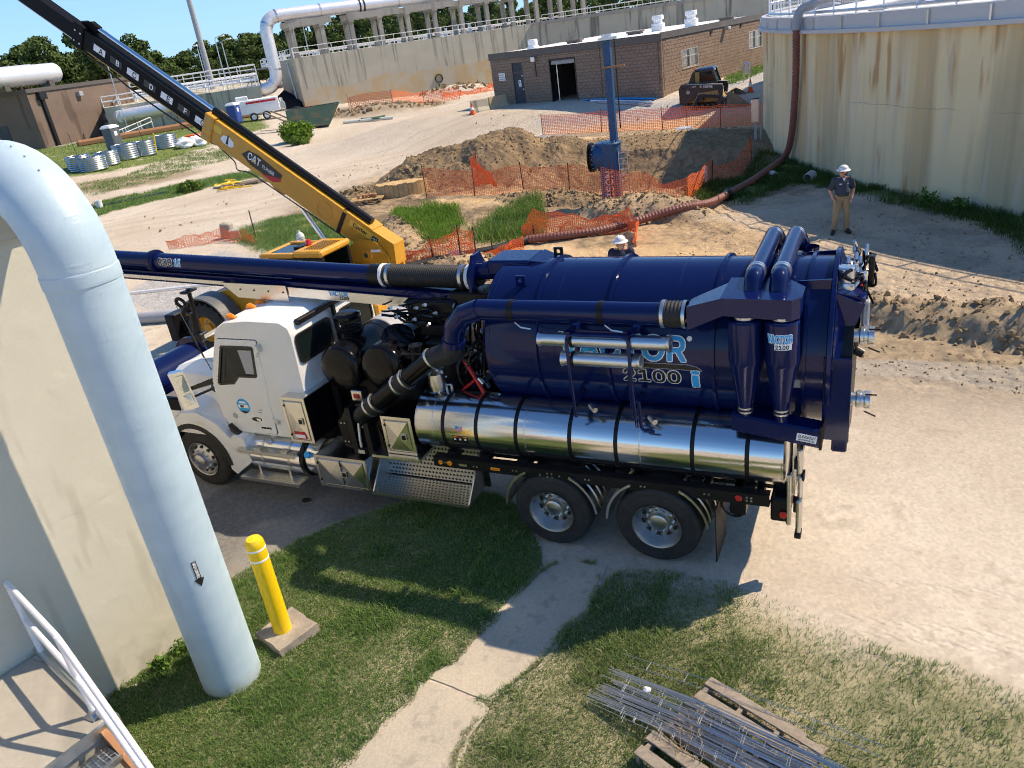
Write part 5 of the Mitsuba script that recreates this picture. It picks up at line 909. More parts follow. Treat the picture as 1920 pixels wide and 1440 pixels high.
df = part(vt, 'fluid_tank', lathe([(0, 0), (.27, 0), (.28, .02), (.28, .26), (0, .27)], (-4.03, .37, .68), (1, 0, 0), 40), 'chrome', 40, 'short chrome fluid tank with a blue cap'); part(df, 'cap', cyl((-3.93, .14, .82), (-3.93, .08, .86), .05, 16), 'decal_blue')
def perf(x0, x1, y0, y1, z, th, nx, ny, r, mat_, parent, name, label=None, plane='z'):
    g = sg.box(x0, y0, x1, y1); h = []
    for i in range(nx):
        for j in range(ny): h.append(sg.Point(x0 + (i + .5 + .25 * ((j % 2) * 2 - 1)) * (x1 - x0) / nx, y0 + (j + .5) * (y1 - y0) / ny).buffer(r, 2))
    pl = g.difference(shapely.union_all(h))
    m = prism_y(pl, z, z + th) if plane == 'y' else mv(extr(pl, th), 0, 0, z)
    return part(parent, name, m, mat_, False, label)
s1 = part(vt, 'step', [bx(-5.22, -4.08, -.03, -.02, .82, .875), bx(-5.22, -5.20, -.02, .16, .83, .87), bx(-4.1, -4.08, -.02, .16, .83, .87)] + [bx(x, x + .04, .1, .3, .8, .86) for x in (-5.0, -4.3)], 'alu', False, 'upper perforated cab step'); perf(-5.2, -4.1, -.02, .16, .868, .008, 26, 4, .011, 'alu', s1, 'tread')
s2 = part(vt, 'step', [bx(-5.28, -4.10, -.06, -.05, .34, .395), bx(-5.28, -5.26, -.05, .18, .35, .39), bx(-4.12, -4.10, -.05, .18, .35, .39), bx(-5.0, -4.96, .1, .2, .35, .6), bx(-4.4, -4.36, .1, .2, .35, .6)], 'alu', False, 'lower perforated cab step'); perf(-5.26, -4.12, -.05, .18, .388, .008, 26, 5, .012, 'alu', s2, 'tread')
# --- tool boxes
P('box_steel', (.66, .65, .62), .2, 1.0)
def toolbox(x0, x1, y0, y1, z0, z1, doors, label, dark=False):
    k = part(vt, 'tool_box', bx(x0, x1, y0 + .02, y1, z0, z1, .008), 'black_satin' if dark else 'box_steel', False, label)
    part(k, 'frame', [bx(x0 - .01, x1 + .01, y0, y0 + .02, z1 - .04, z1 + .006), bx(x0 - .01, x1 + .01, y0, y0 + .02, z0 - .006, z0 + .03), bx(x0 - .01, x0 + .035, y0, y0 + .02, z0 + .03, z1 - .04), bx(x1 - .035, x1 + .01, y0, y0 + .02, z0 + .03, z1 - .04)], 'box_steel', False)
    w = (x1 - x0 - .07) / doors
    for i in range(doors):
        a, b = x0 + .035 + i * w + .004, x0 + .035 + (i + 1) * w - .004; c, d = z0 + .04, z1 - .05; my, mx, mz = y0 - .006, (a + b) / 2, (c + d) / 2
        V = np.array([(a, y0 + .012, c), (b, y0 + .012, c), (b, y0 + .012, d), (a, y0 + .012, d), (a + .012, my, c + .012), (b - .012, my, c + .012), (b - .012, my, d - .012), (a + .012, my, d - .012), (mx, my - .022, mz)])
        F = [(0, 1, 5), (0, 5, 4), (1, 2, 6), (1, 6, 5), (2, 3, 7), (2, 7, 6), (3, 0, 4), (3, 4, 7), (4, 5, 8), (5, 6, 8), (6, 7, 8), (7, 4, 8)]
        dd = part(k, 'door', trimesh.Trimesh(V, F, process=False), 'box_steel', False, 'cross creased steel door')
        part(dd, 'hinge', [bx(a - .01, a + .012, my - .012, y0 + .01, z, z + .03) for z in (c + .06, d - .09)], 'decal_black', False)
        if i == doors - 1 or doors == 1:
            hx = b - .09 if doors == 1 else a + .05
            lt = part(dd, 'latch', [bx(hx - .045, hx + .045, my - .026, my - .012, mz - .05, mz + .05)], 'galv', False); part(lt, 'paddle', [bx(hx - .028, hx + .028, my - .032, my - .026, mz - .03, mz + .035), ], 'black_satin', False)
    return k
tb1 = toolbox(-4.10, -3.68, .05, .85, 1.10, 1.815, 1, 'steel tool box behind the cab with a warning label'); part(tb1, 'warning_label', [bx(-3.99, -3.79, .030, .036, 1.16, 1.28)], 'decal_red', False); part(tb1, 'warning_label', [bx(-3.98, -3.80, .026, .030, 1.18, 1.235)], 'decal_white', False)
part(tb1, 'side_skin', bx(-3.679, -3.672, .07, .85, 1.11, 1.80), 'black_gloss', False)
toolbox(-3.74, -2.84, .03, .62, .39, .91, 2, 'twin door steel tool box under the hose guide')
tb3 = toolbox(-2.39, -1.93, .05, .62, 1.10, 1.66, 1, 'single door steel tool box by the water tank'); part(tb3, 'shelf', [bx(-2.62, -1.84, -.03, .45, 1.045, 1.085)], 'alu', False); part(tb3, 'side_skin', bx(-1.93, -1.925, .07, .62, 1.11, 1.65), 'black_gloss', False); part(tb3, 'top_skin', bx(-2.38, -1.92, .06, .6, 1.662, 1.668), 'black_gloss', False)
# perforated hose tray
tr_ = part(vt, 'hose_tray', [bx(-2.78, -1.20, -.03, -.01, .40, .445), hull([(-2.78, -.03, .42), (-2.76, -.03, .42), (-2.78, .5, 1.0), (-2.76, .5, 1.0), (-2.78, .5, .44), (-2.76, .5, .44)]), hull([(-1.22, -.03, .42), (-1.2, -.03, .42), (-1.22, .5, 1.0), (-1.2, .5, 1.0), (-1.22, .5, .44), (-1.2, .5, .44)])], 'alu', False, 'perforated aluminium hose tray'); perf(-2.76, -1.22, -.01, .5, .425, .006, 27, 8, .0185, 'alu', tr_, 'floor_panel'); perf(-2.76, -1.22, .45, 1.0, .49, .006, 27, 8, .0185, 'alu', tr_, 'back_panel', None, 'y')
part(tr_, 'backing', bx(-2.8, -1.15, .53, .56, .4, 1.04), 'decal_black', False)
# hose guide plate
hg = part(vt, 'hose_guide', [prism_y(sg.Polygon([(-3.30, 1.0), (-3.32, 1.40), (-3.24, 1.46), (-3.10, 1.66), (-2.84, 1.70), (-2.66, 1.55), (-2.58, 1.22), (-2.62, .95), (-3.1, .95)]), .24, .26)], 'black_gloss', False, 'black rounded hose guide plate with a lever'); part(hg, 'rib', [bx(-3.06, -2.98, .14, .24, .95, 1.68), bx(-2.80, -2.72, .14, .24, .95, 1.66)], 'black_satin', False); part(hg, 'lever', [tube([(-2.89, .17, 1.45), (-2.89, .12, 1.22), (-2.88, .10, 1.1)], .022, 8), bx(-2.94, -2.83, .08, .16, 1.0, 1.06)], 'galv'); part(hg, 'bolt', [cyl((x, .24, z), (x, .228, z), .012, 8) for x in (-3.26, -3.2) for z in (1.08, 1.38)] + [cyl((-2.89, .24, z), (-2.89, .228, z), .012, 8) for z in (1.35, 1.5, 1.6)], 'galv', False, kind='stuff')
part(vt, 'control_box', [bx(-3.05, -2.86, .34, .5, 1.70, 1.86, .01)], 'alu'); part(vt, 'control_box', bx(-3.0, -2.91, .325, .34, 1.75, 1.81), 'decal_red', False)
# --- silencers, filter
def silencer(x, z, y0, y1, r, label, cap):
    k = part(vt, 'silencer', lathe([(0, -.06), (r * .55, -.055), (r * .85, -.03), (r * .96, .0), (r, .05), (r, y1 - y0 - .05), (r * .9, y1 - y0), (0, y1 - y0 + .03)], (x, y0, z), (0, 1, 0), 48), 'black_gloss', 40, label)
    for y in (.32, .9): part(k, 'seam', lathe([(r, 0), (r + .006, .004), (r + .006, .02), (r, .024)], (x, y0 + y, z), (0, 1, 0), 48), 'black_gloss', 30)
    part(k, 'jacket', lathe([(r + .002, 0), (r + .012, .01), (r + .012, .64), (r + .002, .65)], (x, y0 + 1.05, z), (0, 1, 0), 48), 'decal_grey', 30)
    if cap: part(k, 'outlet_cap', lathe([(.2, -.25), (.2, -.02), (.225, -.02), (.23, .0), (.22, .02), (.0, .03)], (x + .12, y0 + .34, z + r + .0), (.35, -.35, .87), 32), 'black_gloss', 30)
    return k
silencer(-3.18, 2.16, .40, 2.15, .34, 'glossy black silencer nearer the cab', 0); silencer(-2.46, 2.20, .40, 2.15, .35, 'glossy black silencer with an oval outlet cap', 1)
fs = part(vt, 'filter_screen', [ringtube((-3.30, .95, z), (0, 0, 1), .185, .006, 28, 4) for z in np.linspace(2.47, 2.72, 7)] + [tube([(-3.3 + .185 * math.cos(t + s * .0), .95 + .185 * math.sin(t), 2.46), (-3.3 + .185 * math.cos(t + .35), .95 + .185 * math.sin(t + .35), 2.73)], .005, 4) for t in np.linspace(0, 2 * PI, 26)[:-1] for s in (0, )] + [tube([(-3.3 + .185 * math.cos(t), .95 + .185 * math.sin(t), 2.46), (-3.3 + .185 * math.cos(t - .35), .95 + .185 * math.sin(t - .35), 2.73)], .005, 4) for t in np.linspace(0, 2 * PI, 26)[:-1]], 'black_satin', False, 'black mesh intake screen'); part(fs, 'cap', lathe([(0, .05), (.15, .05), (.2, .02), (.2, -.02)], (-3.3, .95, 2.75), (0, 0, 1), 28), 'black_gloss'); part(fs, 'base', lathe([(.2, .14), (.2, -.06), (.12, -.12), (.12, -.3)], (-3.3, .95, 2.40), (0, 0, 1), 28), 'black_gloss')
# engine bay clutter between cab and tank
part(vt, 'engine_block', [bx(-3.55, -1.2, .78, 1.75, 1.30, 1.86, .05), bx(-1.9, -1.45, .7, 1.8, 1.8, 2.5, .03), bx(-2.05, -1.68, .9, 1.5, 2.5, 2.66, .02), bx(-3.6, -3.5, .6, 1.9, 1.0, 2.0)], 'black_satin')
part(vt, 'blower', [lathe([(0, 0), (.3, .02), (.34, .08), (.34, .5), (.3, .56), (0, .58)], (-2.35, .55, 1.62), (0, 1, 0), 28), bx(-2.7, -2.0, .6, 1.2, 1.2, 1.6, .04)], 'black_satin')
g = np.random.default_rng(5); hs = []
for i in range(26):
    a = np.array([g.uniform(-1.6, -1.1), g.uniform(.45, 1.6), g.uniform(1.7, 2.3)]); b = np.array([g.uniform(-1.25, -.92), g.uniform(.5, 1.5), g.uniform(2.3, 3.05)]); m_ = (a + b) / 2 + g.normal(0, .12, 3); m_[0] = min(m_[0], -1.0)
    hs.append(tube(bend([a, m_, b], .3, 6), g.uniform(.012, .024), 6))
part(vt, 'hydraulic_hose', hs, 'black_gloss', 30, 'tangle of black hydraulic hoses before the tank', 'stuff')
cn = []
for i in range(30):
    q = np.array([g.uniform(-1.7, -.98), g.uniform(.45, 1.2), g.uniform(1.75, 2.9)]); d = g.normal(0, 1, 3); d /= np.linalg.norm(d); cn.append(cyl(q, q + d * g.uniform(.04, .12), g.uniform(.012, .03), 8))
part(vt, 'hose_fitting', cn, 'galv', False, 'small bright hose fittings before the tank', 'stuff')
part(vt, 'strainer', [lathe([(0, .3), (.06, .3), (.11, .24), (.12, .1), (.1, 0), (0, -.02)], (-1.62, .42, 1.95), (0, 0, 1), 20), tube([(-1.62, .42, 1.95), (-1.62, .42, 1.88)], .03, 8), cyl((-1.78, .45, 2.26), (-1.5, .45, 2.22), .045, 12)], 'alu')
part(vt, 'brace', [tube([(-1.30, .58, 2.42), (-.92, .50, 1.76)], .028, 8), tube([(-1.46, .62, 1.80), (-1.12, .52, 2.06)], .02, 8)], 'red_paint', 30, 'red painted diagonal brace')
part(vt, 'valve_body', [bx(-2.3, -2.0, .5, .72, 2.32, 2.4, .01), cyl((-1.95, .55, 2.3), (-1.95, .55, 2.52), .1, 14), ringtube((-1.9, .52, 2.42), (0, .3, 1), .2, .02, 28, 6)], 'black_satin')
# --- boom
bm = part(vt, 'boom_tube', tube([(-8.6, 1.25, 3.572), (-2.92, 1.25, 3.27)], .135, 36), 'navy', 40, 'long dark blue boom tube over the cab')
def bpt(x): return np.array([x, 1.25, 3.27 + (-2.92 - x) * .0532])
part(bm, 'flange', tube([bpt(-7.24), bpt(-7.12)], .175, 32), 'navy', 30); part(bm, 'flange', tube([bpt(-7.17), bpt(-7.15)], .185, 32), 'black_satin', 30)
part(bm, 'coupling', tube([bpt(-2.92), bpt(-2.70)], .155, 32), 'black_satin', 30)
rb = [(.148 + .009 * (i % 2), i * .0165) for i in range(84)]
fx = part(vt, 'boom_hose', lathe(rb, (-2.72, 1.25, 3.262), (1, 0, -.018), 36), 'hose_rubber', 20, 'ribbed black boom hose')
for x, m_ in ((-2.73, 'decal_white'), (-2.62, 'galv'), (-1.46, 'galv'), (-1.36, 'decal_white')): part(fx, 'clamp', tube([(x, 1.25, 3.262 - .018 * (x + 2.72)), (x + .045, 1.25, 3.262 - .018 * (x + 2.67))], .166, 32), m_, 30)
part(vt, 'boom_elbow', tube([(-1.34, 1.25, 3.24), (-1.2, 1.25, 3.27)], .15, 28), 'black_satin', 30)
def arm(x0, x1, y0, y1, up0, up1, ch=.01):
    sl = -.055; zc = lambda x: 3.055 + (x + 3.4) * sl
    return hull([(x, y, zc(x) + u) for x in (x0, x1) for y in (y0, y1) for u in (up0, up1)])
ab = part(vt, 'boom_arm', [arm(-8.6, -2.1, 1.12, 1.38, -.07, .09), arm(-4.4, -1.3, 1.08, 1.42, -.09, .10)], 'navy', False, 'dark blue telescopic boom arm')
pp_ = part(ab, 'side_panel', [arm(-8.2, -5.6, 1.04, 1.07, -.01, .045), hull([(x, y, z) for x, z in ((-5.62, 3.215), (-5.34, 2.98), (-4.35, 2.93), (-4.35, 3.17)) for y in (1.0, 1.03)]), hull([(x, y, z) for x, z in ((-4.33, 3.145), (-4.33, 3.0), (-2.42, 2.88), (-2.24, 3.01)) for y in (1.02, 1.05)])], 'alu', False, 'bright aluminium boom side panels')
part(pp_, 'bolt', [cyl((x, 1.0, 3.1 + (x + 5) * -.05), (x, .99, 3.1 + (x + 5) * -.05), .014, 8) for x in (-5.25, -4.98, -4.7, -4.42)], 'decal_black', False, kind='stuff')
rt, ut = (1, 0, -.055), (0, 0, 1)
part(pp_, 'lettering', facing(text('VACTOR', .075, .33), (-3.42, 1.018, 3.055), rt, ut), 'decal_blue', False); part(pp_, 'lettering', facing(text('2100i', .045, .17), (-3.33, 1.018, 2.985), rt, ut), 'decal_black', False)
def boom_text(m, x, zoff): 
    v = subdiv(m, .03).vertices.copy(); m2 = subdiv(m, .03); t = v[:, 1] / .135 + zoff; r = .136 + v[:, 2]; m2.vertices = np.stack([x + v[:, 0], 1.25 - r * np.cos(t), 3.27 + (-2.92 - (x + v[:, 0])) * .0532 + r * np.sin(t)], 1); return m2
e, f = outline('RDB', .11, .29, 0, 0, 0, 0, 0, .007); k = part(bm, 'lettering', boom_text(e, -6.83, .25), 'decal_white', False); part(k, 'face', boom_text(f, -6.83, .25), 'decal_black', False)
e, f = outline('15', .11, .13, 0, 0, 0, 0, 0, .008); k = part(bm, 'lettering', boom_text(e, -6.57, .25), 'decal_white', False); part(k, 'face', boom_text(f, -6.57, .25), 'decal_blue', False)
part(vt, 'boom_pedestal', [bx(-2.3, -1.5, 1.0, 1.5, 2.66, 2.98, .03), cyl((-1.8, 1.25, 2.5), (-1.8, 1.25, 3.0), .2, 20), bx(-1.6, -.9, 1.05, 1.45, 2.9, 3.08, .02)], 'black_satin')
hs = []
for i in range(18):
    a = np.array([g.uniform(-2.7, -1.9), g.uniform(.85, 1.2), g.uniform(2.72, 2.98)]); b = a + np.array([g.uniform(.2, .7), g.uniform(-.1, .1), g.uniform(-.15, .1)]); hs.append(tube(bend([a, (a + b) / 2 + g.normal(0, .07, 3), b], .2, 5), g.uniform(.012, .02), 6))
part(vt, 'boom_hydraulic_hose', hs, 'black_gloss', 30, 'black hydraulic hoses under the boom pivot', 'stuff')
part(vt, 'boom_fitting', [cyl(q, q + np.array([.05, -.03, .02]), .025, 8) for q in np.array([(-2.5, .9, 2.9), (-2.25, .88, 2.95), (-2.05, .86, 2.92), (-1.9, .85, 2.97), (-2.4, .86, 2.78), (-2.1, .84, 2.76), (-1.75, .84, 2.86)])], 'galv', False, kind='stuff')
part(vt, 'boom_rest', [tube([(-6.72, 1.25, 2.0), (-6.66, 1.25, 3.02)], .035, 10), bx(-6.74, -6.6, 1.12, 1.38, 2.96, 3.0, .01), cyl((-6.75, 1.22, 2.25), (-6.73, 1.24, 2.6), .055, 12), bx(-6.85, -6.62, 1.15, 1.35, 2.1, 2.25, .02), ringtube((-6.75, 1.1, 2.82), (0, 1, .3), .09, .03, 16, 6)], 'black_satin')
# front hose reel
hrk = part(vt, 'hose_reel', [lathe([(0, 0), (.42, 0), (.46, .02), (.46, .05), (.40, .06), (.30, .07)], (-7.75, .62, 1.42), (0, 1, 0), 40)], 'navy', 30, 'dark blue front hose reel'); part(hrk, 'hose', lathe([(.2, 0)] + [(.26 + .02 * (i % 2), .02 + i * .045) for i in range(25)] + [(.2, 1.14)], (-7.75, .68, 1.42), (0, 1, 0), 32), 'red_paint', 20, 'red jetting hose on the reel'); part(hrk, 'flange', lathe([(.30, 0), (.46, .02), (.46, .06), (0, .07)], (-7.75, 1.8, 1.42), (0, 1, 0), 40), 'navy', 30); part(hrk, 'guard', [prism_y([(-7.75 + .36 * math.cos(t), 1.42 + .36 * math.sin(t)) for t in np.linspace(-.5, 2.3, 20)] + [(-7.75 + .335 * math.cos(t), 1.42 + .335 * math.sin(t)) for t in np.linspace(2.3, -.5, 20)], .58, 1.75)], 'navy', 30); part(hrk, 'reel_frame', [bx(-7.9, -7.2, 1.0, 1.1, .8, 1.05, .02), bx(-7.45, -7.35, 1.1, 1.5, .9, 1.35, .02), hull([(-7.6, .6, 1.85), (-7.45, .6, 1.9), (-7.6, .7, 1.85), (-7.45, .7, 1.9), (-7.4, .65, 1.55), (-7.5, .65, 1.5)])], 'black_satin')
# --- rear equipment
re = part(vt, 'rear_shield', [bx(3.15, 3.42, .30, .325, 1.75, 2.70, .006), bx(3.40, 3.42, .28, .325, 1.75, 2.3)], 'navy', False, 'dark blue side shield at the tank door'); part(re, 'hole', cyl((3.22, .299, 2.60), (3.22, .296, 2.60), .028, 14), 'decal_black', False)
part(vt, 'rear_shelf', [hull([(3.22, .62, 3.30), (3.22, 1.3, 3.30), (3.50, .70, 3.20), (3.50, 1.3, 3.20), (3.22, .62, 3.18), (3.22, 1.3, 3.18), (3.5, .7, 3.16), (3.5, 1.3, 3.16)]), prism_y([(3.22, 3.29), (3.5, 3.17), (3.42, 2.95), (3.22, 2.9)], .60, .62)], 'navy', False)
part(vt, 'strainer', lathe([(0, .22), (.075, .22), (.085, .205)] + [(.085 + .004 * (i % 2), .2 - .018 * i) for i in range(9)] + [(.095, .03), (.095, -.02)], (3.30, .88, 3.27), (0, 0, 1), 28), 'galv', 25, 'ribbed silver strainer canister')
hs, ht = [], []
for i in range(34):
    a = np.array([g.uniform(3.26, 3.5), g.uniform(.8, 1.7), g.uniform(3.2, 3.45)]); b = a + np.array([g.uniform(-.1, .12), g.uniform(-.25, .25), g.uniform(-.3, .2)]); (hs if i % 3 else ht).append(tube(bend([a, (a + b) / 2 + g.normal(0, .06, 3), b], .12, 5), g.uniform(.01, .02), 6))
part(vt, 'rear_hose', hs, 'black_gloss', 30, 'black hoses crowded behind the tank door', 'stuff'); part(vt, 'rear_fitting', ht + [cyl(q, q + np.array([0, .04, .06]), .022, 8) for q in np.stack([g.uniform(3.26, 3.48, 14), g.uniform(.85, 1.7, 14), g.uniform(3.3, 3.5, 14)], 1)], 'galv', 30, 'bright steel fittings behind the tank door', 'stuff')
part(vt, 'rear_pump', [bx(3.26, 3.46, 1.1, 1.8, 3.02, 3.3, .03), cyl((3.38, .85, 2.62), (3.38, .85, 3.12), .075, 18), cyl((3.42, .83, 2.58), (3.50, .83, 2.54), .05, 12), bx(3.25, 3.34, .6, .7, 2.7, 3.0)], 'black_satin')
part(vt, 'rear_lamp', [bx(3.50, 3.56, 1.1, 1.22, 3.18, 3.52, .015)], 'black_satin'); part(vt, 'rear_lamp', [bx(3.47, 3.54, .78, .90, 2.76, 3.14, .015)], 'decal_grey'); part(vt, 'red_bracket', [hull([(3.25, .55, 2.86), (3.40, .55, 2.86), (3.28, .53, 2.70), (3.36, .53, 2.70), (3.25, .6, 2.86), (3.4, .6, 2.86), (3.28, .58, 2.7), (3.36, .58, 2.7)])], 'red_paint', False); part(vt, 'red_bracket', [bx(3.43, 3.48, .95, 1.05, 3.06, 3.26, .01)], 'red_paint', False)
for z, lab in ((2.80, 'upper'), (2.06, 'lower')):
    k = part(vt, 'outlet_valve', [cyl((3.32, .7, z), (3.46, .7, z), .075, 20), lathe([(.085, 0), (.10, .01), (.10, .04), (.085, .05), (.085, .08), (.1, .09), (.1, .14), (.07, .14), (.06, .05), (0, .05)], (3.46, .7, z), (1, 0, 0), 24)], 'galv', 30, lab + ' silver outlet coupling at the rear'); part(k, 'handle', [tube([(3.55, .62, z + .1), (3.66, .56, z + .13)], .009, 6), tube([(3.55, .62, z - .1), (3.66, .56, z - .12)], .009, 6)], 'rust_post')
part(vt, 'rear_bumper', [bx(2.66, 2.86, .12, 2.38, .74, 1.05, .02), bx(2.70, 2.86, .3, 2.2, 1.05, 1.16)], 'black_satin')
part(vt, 'corner_post', [bx(2.83, 2.88, .10, .19, .72, 1.38, .012)], 'alu'); disc(2.80, .86, .042, 'red_lens', 'tail_light', .10); part(vt, 'tail_light', lathe([(0, .02), (.04, .02), (.05, 0)], (2.88, .3, .95), (1, 0, 0), 20), 'red_lens')
ar_ = part(vt, 'arrow_board', [bx(2.93, 2.985, .10, .32, .62, 1.06, .02), bx(2.94, 2.99, .12, .30, 1.08, 1.36, .02), bx(2.93, 2.985, .12, .30, 1.38, 1.70, .02)], 'alu', 30, 'folded silver arrow board at the tail'); part(ar_, 'foot', [bx(2.92, 2.99, .09, .24, .56, .63, .01), bx(2.90, 2.94, .13, .24, .88, 1.04, .01), bx(2.985, 3.01, .13, .24, 1.3, 1.4, .01), bx(2.90, 2.94, .13, .24, 1.44, 1.56, .01)], 'black_satin'); part(ar_, 'hanger', [bx(2.88, 2.91, .2, .3, 1.1, 1.95), bx(2.86, 2.93, .2, 1.0, 1.9, 1.96)], 'alu', False)
part(vt, 'coiled_hose', [ringtube((2.22, .30, .74), (.2, 1, .1), .135, .014, 40, 6), ringtube((2.26, .30, .71), (.2, 1, .1), .08, .012, 32, 6), tube([(2.22, .3, .87), (2.22, .34, 1.0)], .012, 6)], 'hose_rubber', 30, 'black hose coiled under the side rail')
part(vt, 'hose_bracket', [bx(2.12, 2.20, .3, .34, .80, 1.0), bx(2.2, 2.38, .2, .9, .72, .9)], 'black_satin', False)
# ================================================================== telehandler
th = tag('telehandler', 'yellow and black telescopic handler parked behind the truck with its boom raised', 'telehandler')
bE, bN, bO = np.array([-.812, 0, .583]), np.array([.583, 0, .812]), np.array([-10.76, 6.9, 5.03])
def bs(s, y, n): return bO + bE * s + bN * n + np.array([0, y, 0])
def bbox(s0, s1, y0, y1, n0, n1, ch=.0): return frame(bx(s0, s1, n0, n1, -y1, -y0, ch), bO, bE, bN, (0, -1, 0))
def bplate(poly, y, th_=.004):
    """flat piece on the near face of the boom; polygon in (metres towards the base, up)"""
    return frame(extr(poly, th_), bO + np.array([0, y, 0]), -bE, bN, (0, -1, 0))
def bword(s, h, w, t, n, y): return frame(mv(text(s, h, w), t, n, 0), bO + np.array([0, y, 0]), -bE, bN, (0, -1, 0))
NB = -.215
b1 = part(th, 'boom', [bbox(-4.6, 0, -.21, .21, -.29, .27, .02), hull([bs(s, y, n) for y in (-.21, .21) for s, n in ((-4.5, -.29), (-4.5, .27), (-5.55, -.12), (-5.3, .30), (-5.35, -.40), (-4.75, -.42))])], 'cat_yellow', 20, 'yellow outer boom section')
part(b1, 'head_collar', [bbox(-.12, .16, -.25, .25, -.33, .32, .015)], 'cat_yellow', False); part(b1, 'bolt', [cyl(bs(s, -.25, n), bs(s, -.262, n), .02, 8) for s in (-.05, .09) for n in (-.2, 0, .2)], 'decal_grey', False, kind='stuff')
part(b1, 'edge', [bbox(-4.7, -.15, -.225, .225, .25, .30)], 'cat_yellow', False); part(b1, 'strap', bbox(-3.98, -3.88, -.222, .222, -.31, .30), 'black_satin', False)
part(b1, 'ring_emboss', [ringtube(bs(-3.45, NB, -.02), (0, 1, 0), .20, .008, 32, 6), ringtube(bs(-4.3, NB, -.02), (0, 1, 0), .09, .006, 24, 6)], 'cat_yellow', 30)
b2 = part(th, 'boom', bbox(0, 4.15, -.185, .185, -.23, .21, .012), 'boom_black', 20, 'black middle boom section lettered A to G'); part(b2, 'head_collar', [bbox(3.92, 4.25, -.215, .215, -.30, .27, .015), hull([bs(s, y, n) for y in (-.06, .06) for s, n in ((3.7, .25), (4.2, .25), (3.65, .42), (3.9, .44))])], 'boom_black', False); part(b2, 'bolt', [cyl(bs(s, -.215, n), bs(s, -.23, n), .022, 8) for s in (3.99, 4.16) for n in (-.15, .1)], 'galv', False, kind='stuff')
part(b2, 'wear_strip', [bbox(.1, 3.85, -.10, .10, -.30, -.235)], 'cat_yellow', False)
b3 = part(th, 'boom', [bbox(4.2, 9.5, -.155, .155, -.19, .17, .012)], 'boom_black', 20, 'black inner boom section'); part(b3, 'edge', tube([bs(4.3, -.13, -.20), bs(9.5, -.13, -.20)], .018, 6), 'alu')
part(th, 'boom_ram', [tube([bs(.05, 0, .36), bs(3.72, 0, .36)], .055, 16)], 'chrome', 30, 'chrome extension ram on top of the boom'); part(th, 'boom_ram', tube([bs(-4.55, -.04, .37), bs(.1, -.02, .37)], .085, 16), 'black_satin', 30, 'black ram barrel along the top of the boom')
part(th, 'boom_hose', [tube(bend([bs(4.0, -.1, -.34), bs(2.0, -.12, -.46), bs(.2, -.12, -.40), bs(-.2, -.1, -.34)], .8), .02, 6), tube(bend([bs(-.3, -.15, -.30), bs(-.9, -.2, -.36), bs(-1.0, -.25, -.50), bs(-1.3, -.2, -.36), bs(-4.2, -.18, -.33)], .2), .014, 6)], 'decal_black')
for i, c in enumerate('GFEDCBA'):
    s = .24 + .525 * i; k = part(b2, 'letter_plate', bplate([(-.20 - s, -.085), (.16 - s, -.085), (.16 - s, .075), (-.20 - s, .075)], -.187), 'decal_white' if i % 2 == 0 else 'decal_black', False); part(k, 'letter', bword(c, .13, None, -s + .03, -.005, -.1915), 'decal_black' if i % 2 == 0 else 'decal_white', False)
k = part(b1, 'name_panel', bplate([(1.0, -.06), (1.16, .13), (1.42, .17), (2.16, .10), (2.16, .02), (1.98, -.17), (1.30, -.17)], -.2115), 'decal_black', False, 'black name panel with a red lower edge'); part(k, 'red_edge', bplate([(1.62, -.19), (2.17, .0), (2.17, -.08), (1.98, -.20)], -.2165), 'decal_red', False); part(k, 'lettering', [bword('CAT', .17, .37, 1.36, .02, -.2165), bword('TL943D', .075, .36, 1.78, -.01, -.2165)], 'decal_white', False); part(k, 'triangle', bplate([(1.30, -.065), (1.42, -.065), (1.36, .0)], -.2205), 'decal_gold', False)
k = part(b1, 'angle_gauge', bplate([(.36, -.05), (.42, .07), (.56, .12), (.72, .07), (.76, -.04), (.66, -.10), (.46, -.10)], -.2115), 'decal_white', False, 'white boom angle gauge'); part(k, 'pointer', bplate([(.53, -.08), (.60, -.08), (.57, .14), (.54, .14)], -.2165), 'decal_black', False); part(b1, 'data_plate', bplate([(.1, .03), (.36, .03), (.36, .18), (.1, .18)], -.2115), 'decal_gold', False)
k = part(b1, 'dealer_label', bplate([(4.12, .04), (4.95, .04), (4.95, .2), (4.12, .2)], -.2115), 'decal_gold', False, 'pale dealer label'); part(k, 'lettering', bword('Carter', .09, .4, 4.42, .12, -.2165), 'decal_black', False); part(k, 'square', bplate([(4.76, .06), (4.92, .06), (4.92, .18), (4.76, .18)], -.2165), 'decal_black', False); part(k, 'lettering', bword('CAT', .05, .11, 4.84, .12, -.2215), 'decal_white', False)
piv = np.array([-6.98, 0, 1.98])
pt = sg.Polygon([(-7.75, .9), (-7.62, 1.75), (-7.45, 2.12), (-7.1, 2.30), (-6.72, 2.22), (-6.5, 1.9), (-6.42, .9)]).buffer(.05)
part(th, 'tower', [prism_y(pt, 6.60, 6.66), prism_y(pt, 7.14, 7.20)], 'cat_yellow', 20, 'yellow boom tower'); part(th, 'pivot_pin', [cyl((-6.98, 6.60, 1.98), (-6.98, 6.55, 1.98), .13, 20, .12)], 'cat_yellow'); part(th, 'pivot_pin', cyl((-6.98, 6.55, 1.98), (-6.98, 6.53, 1.98), .055, 14), 'galv'); part(th, 'tower_hole', cyl((-7.3, 6.598, 1.6), (-7.3, 6.59, 1.6), .07, 14), 'decal_black', False); part(th, 'tower_label', bx(-6.86, -6.6, 6.59, 6.598, 2.04, 2.10), 'decal_white', False)
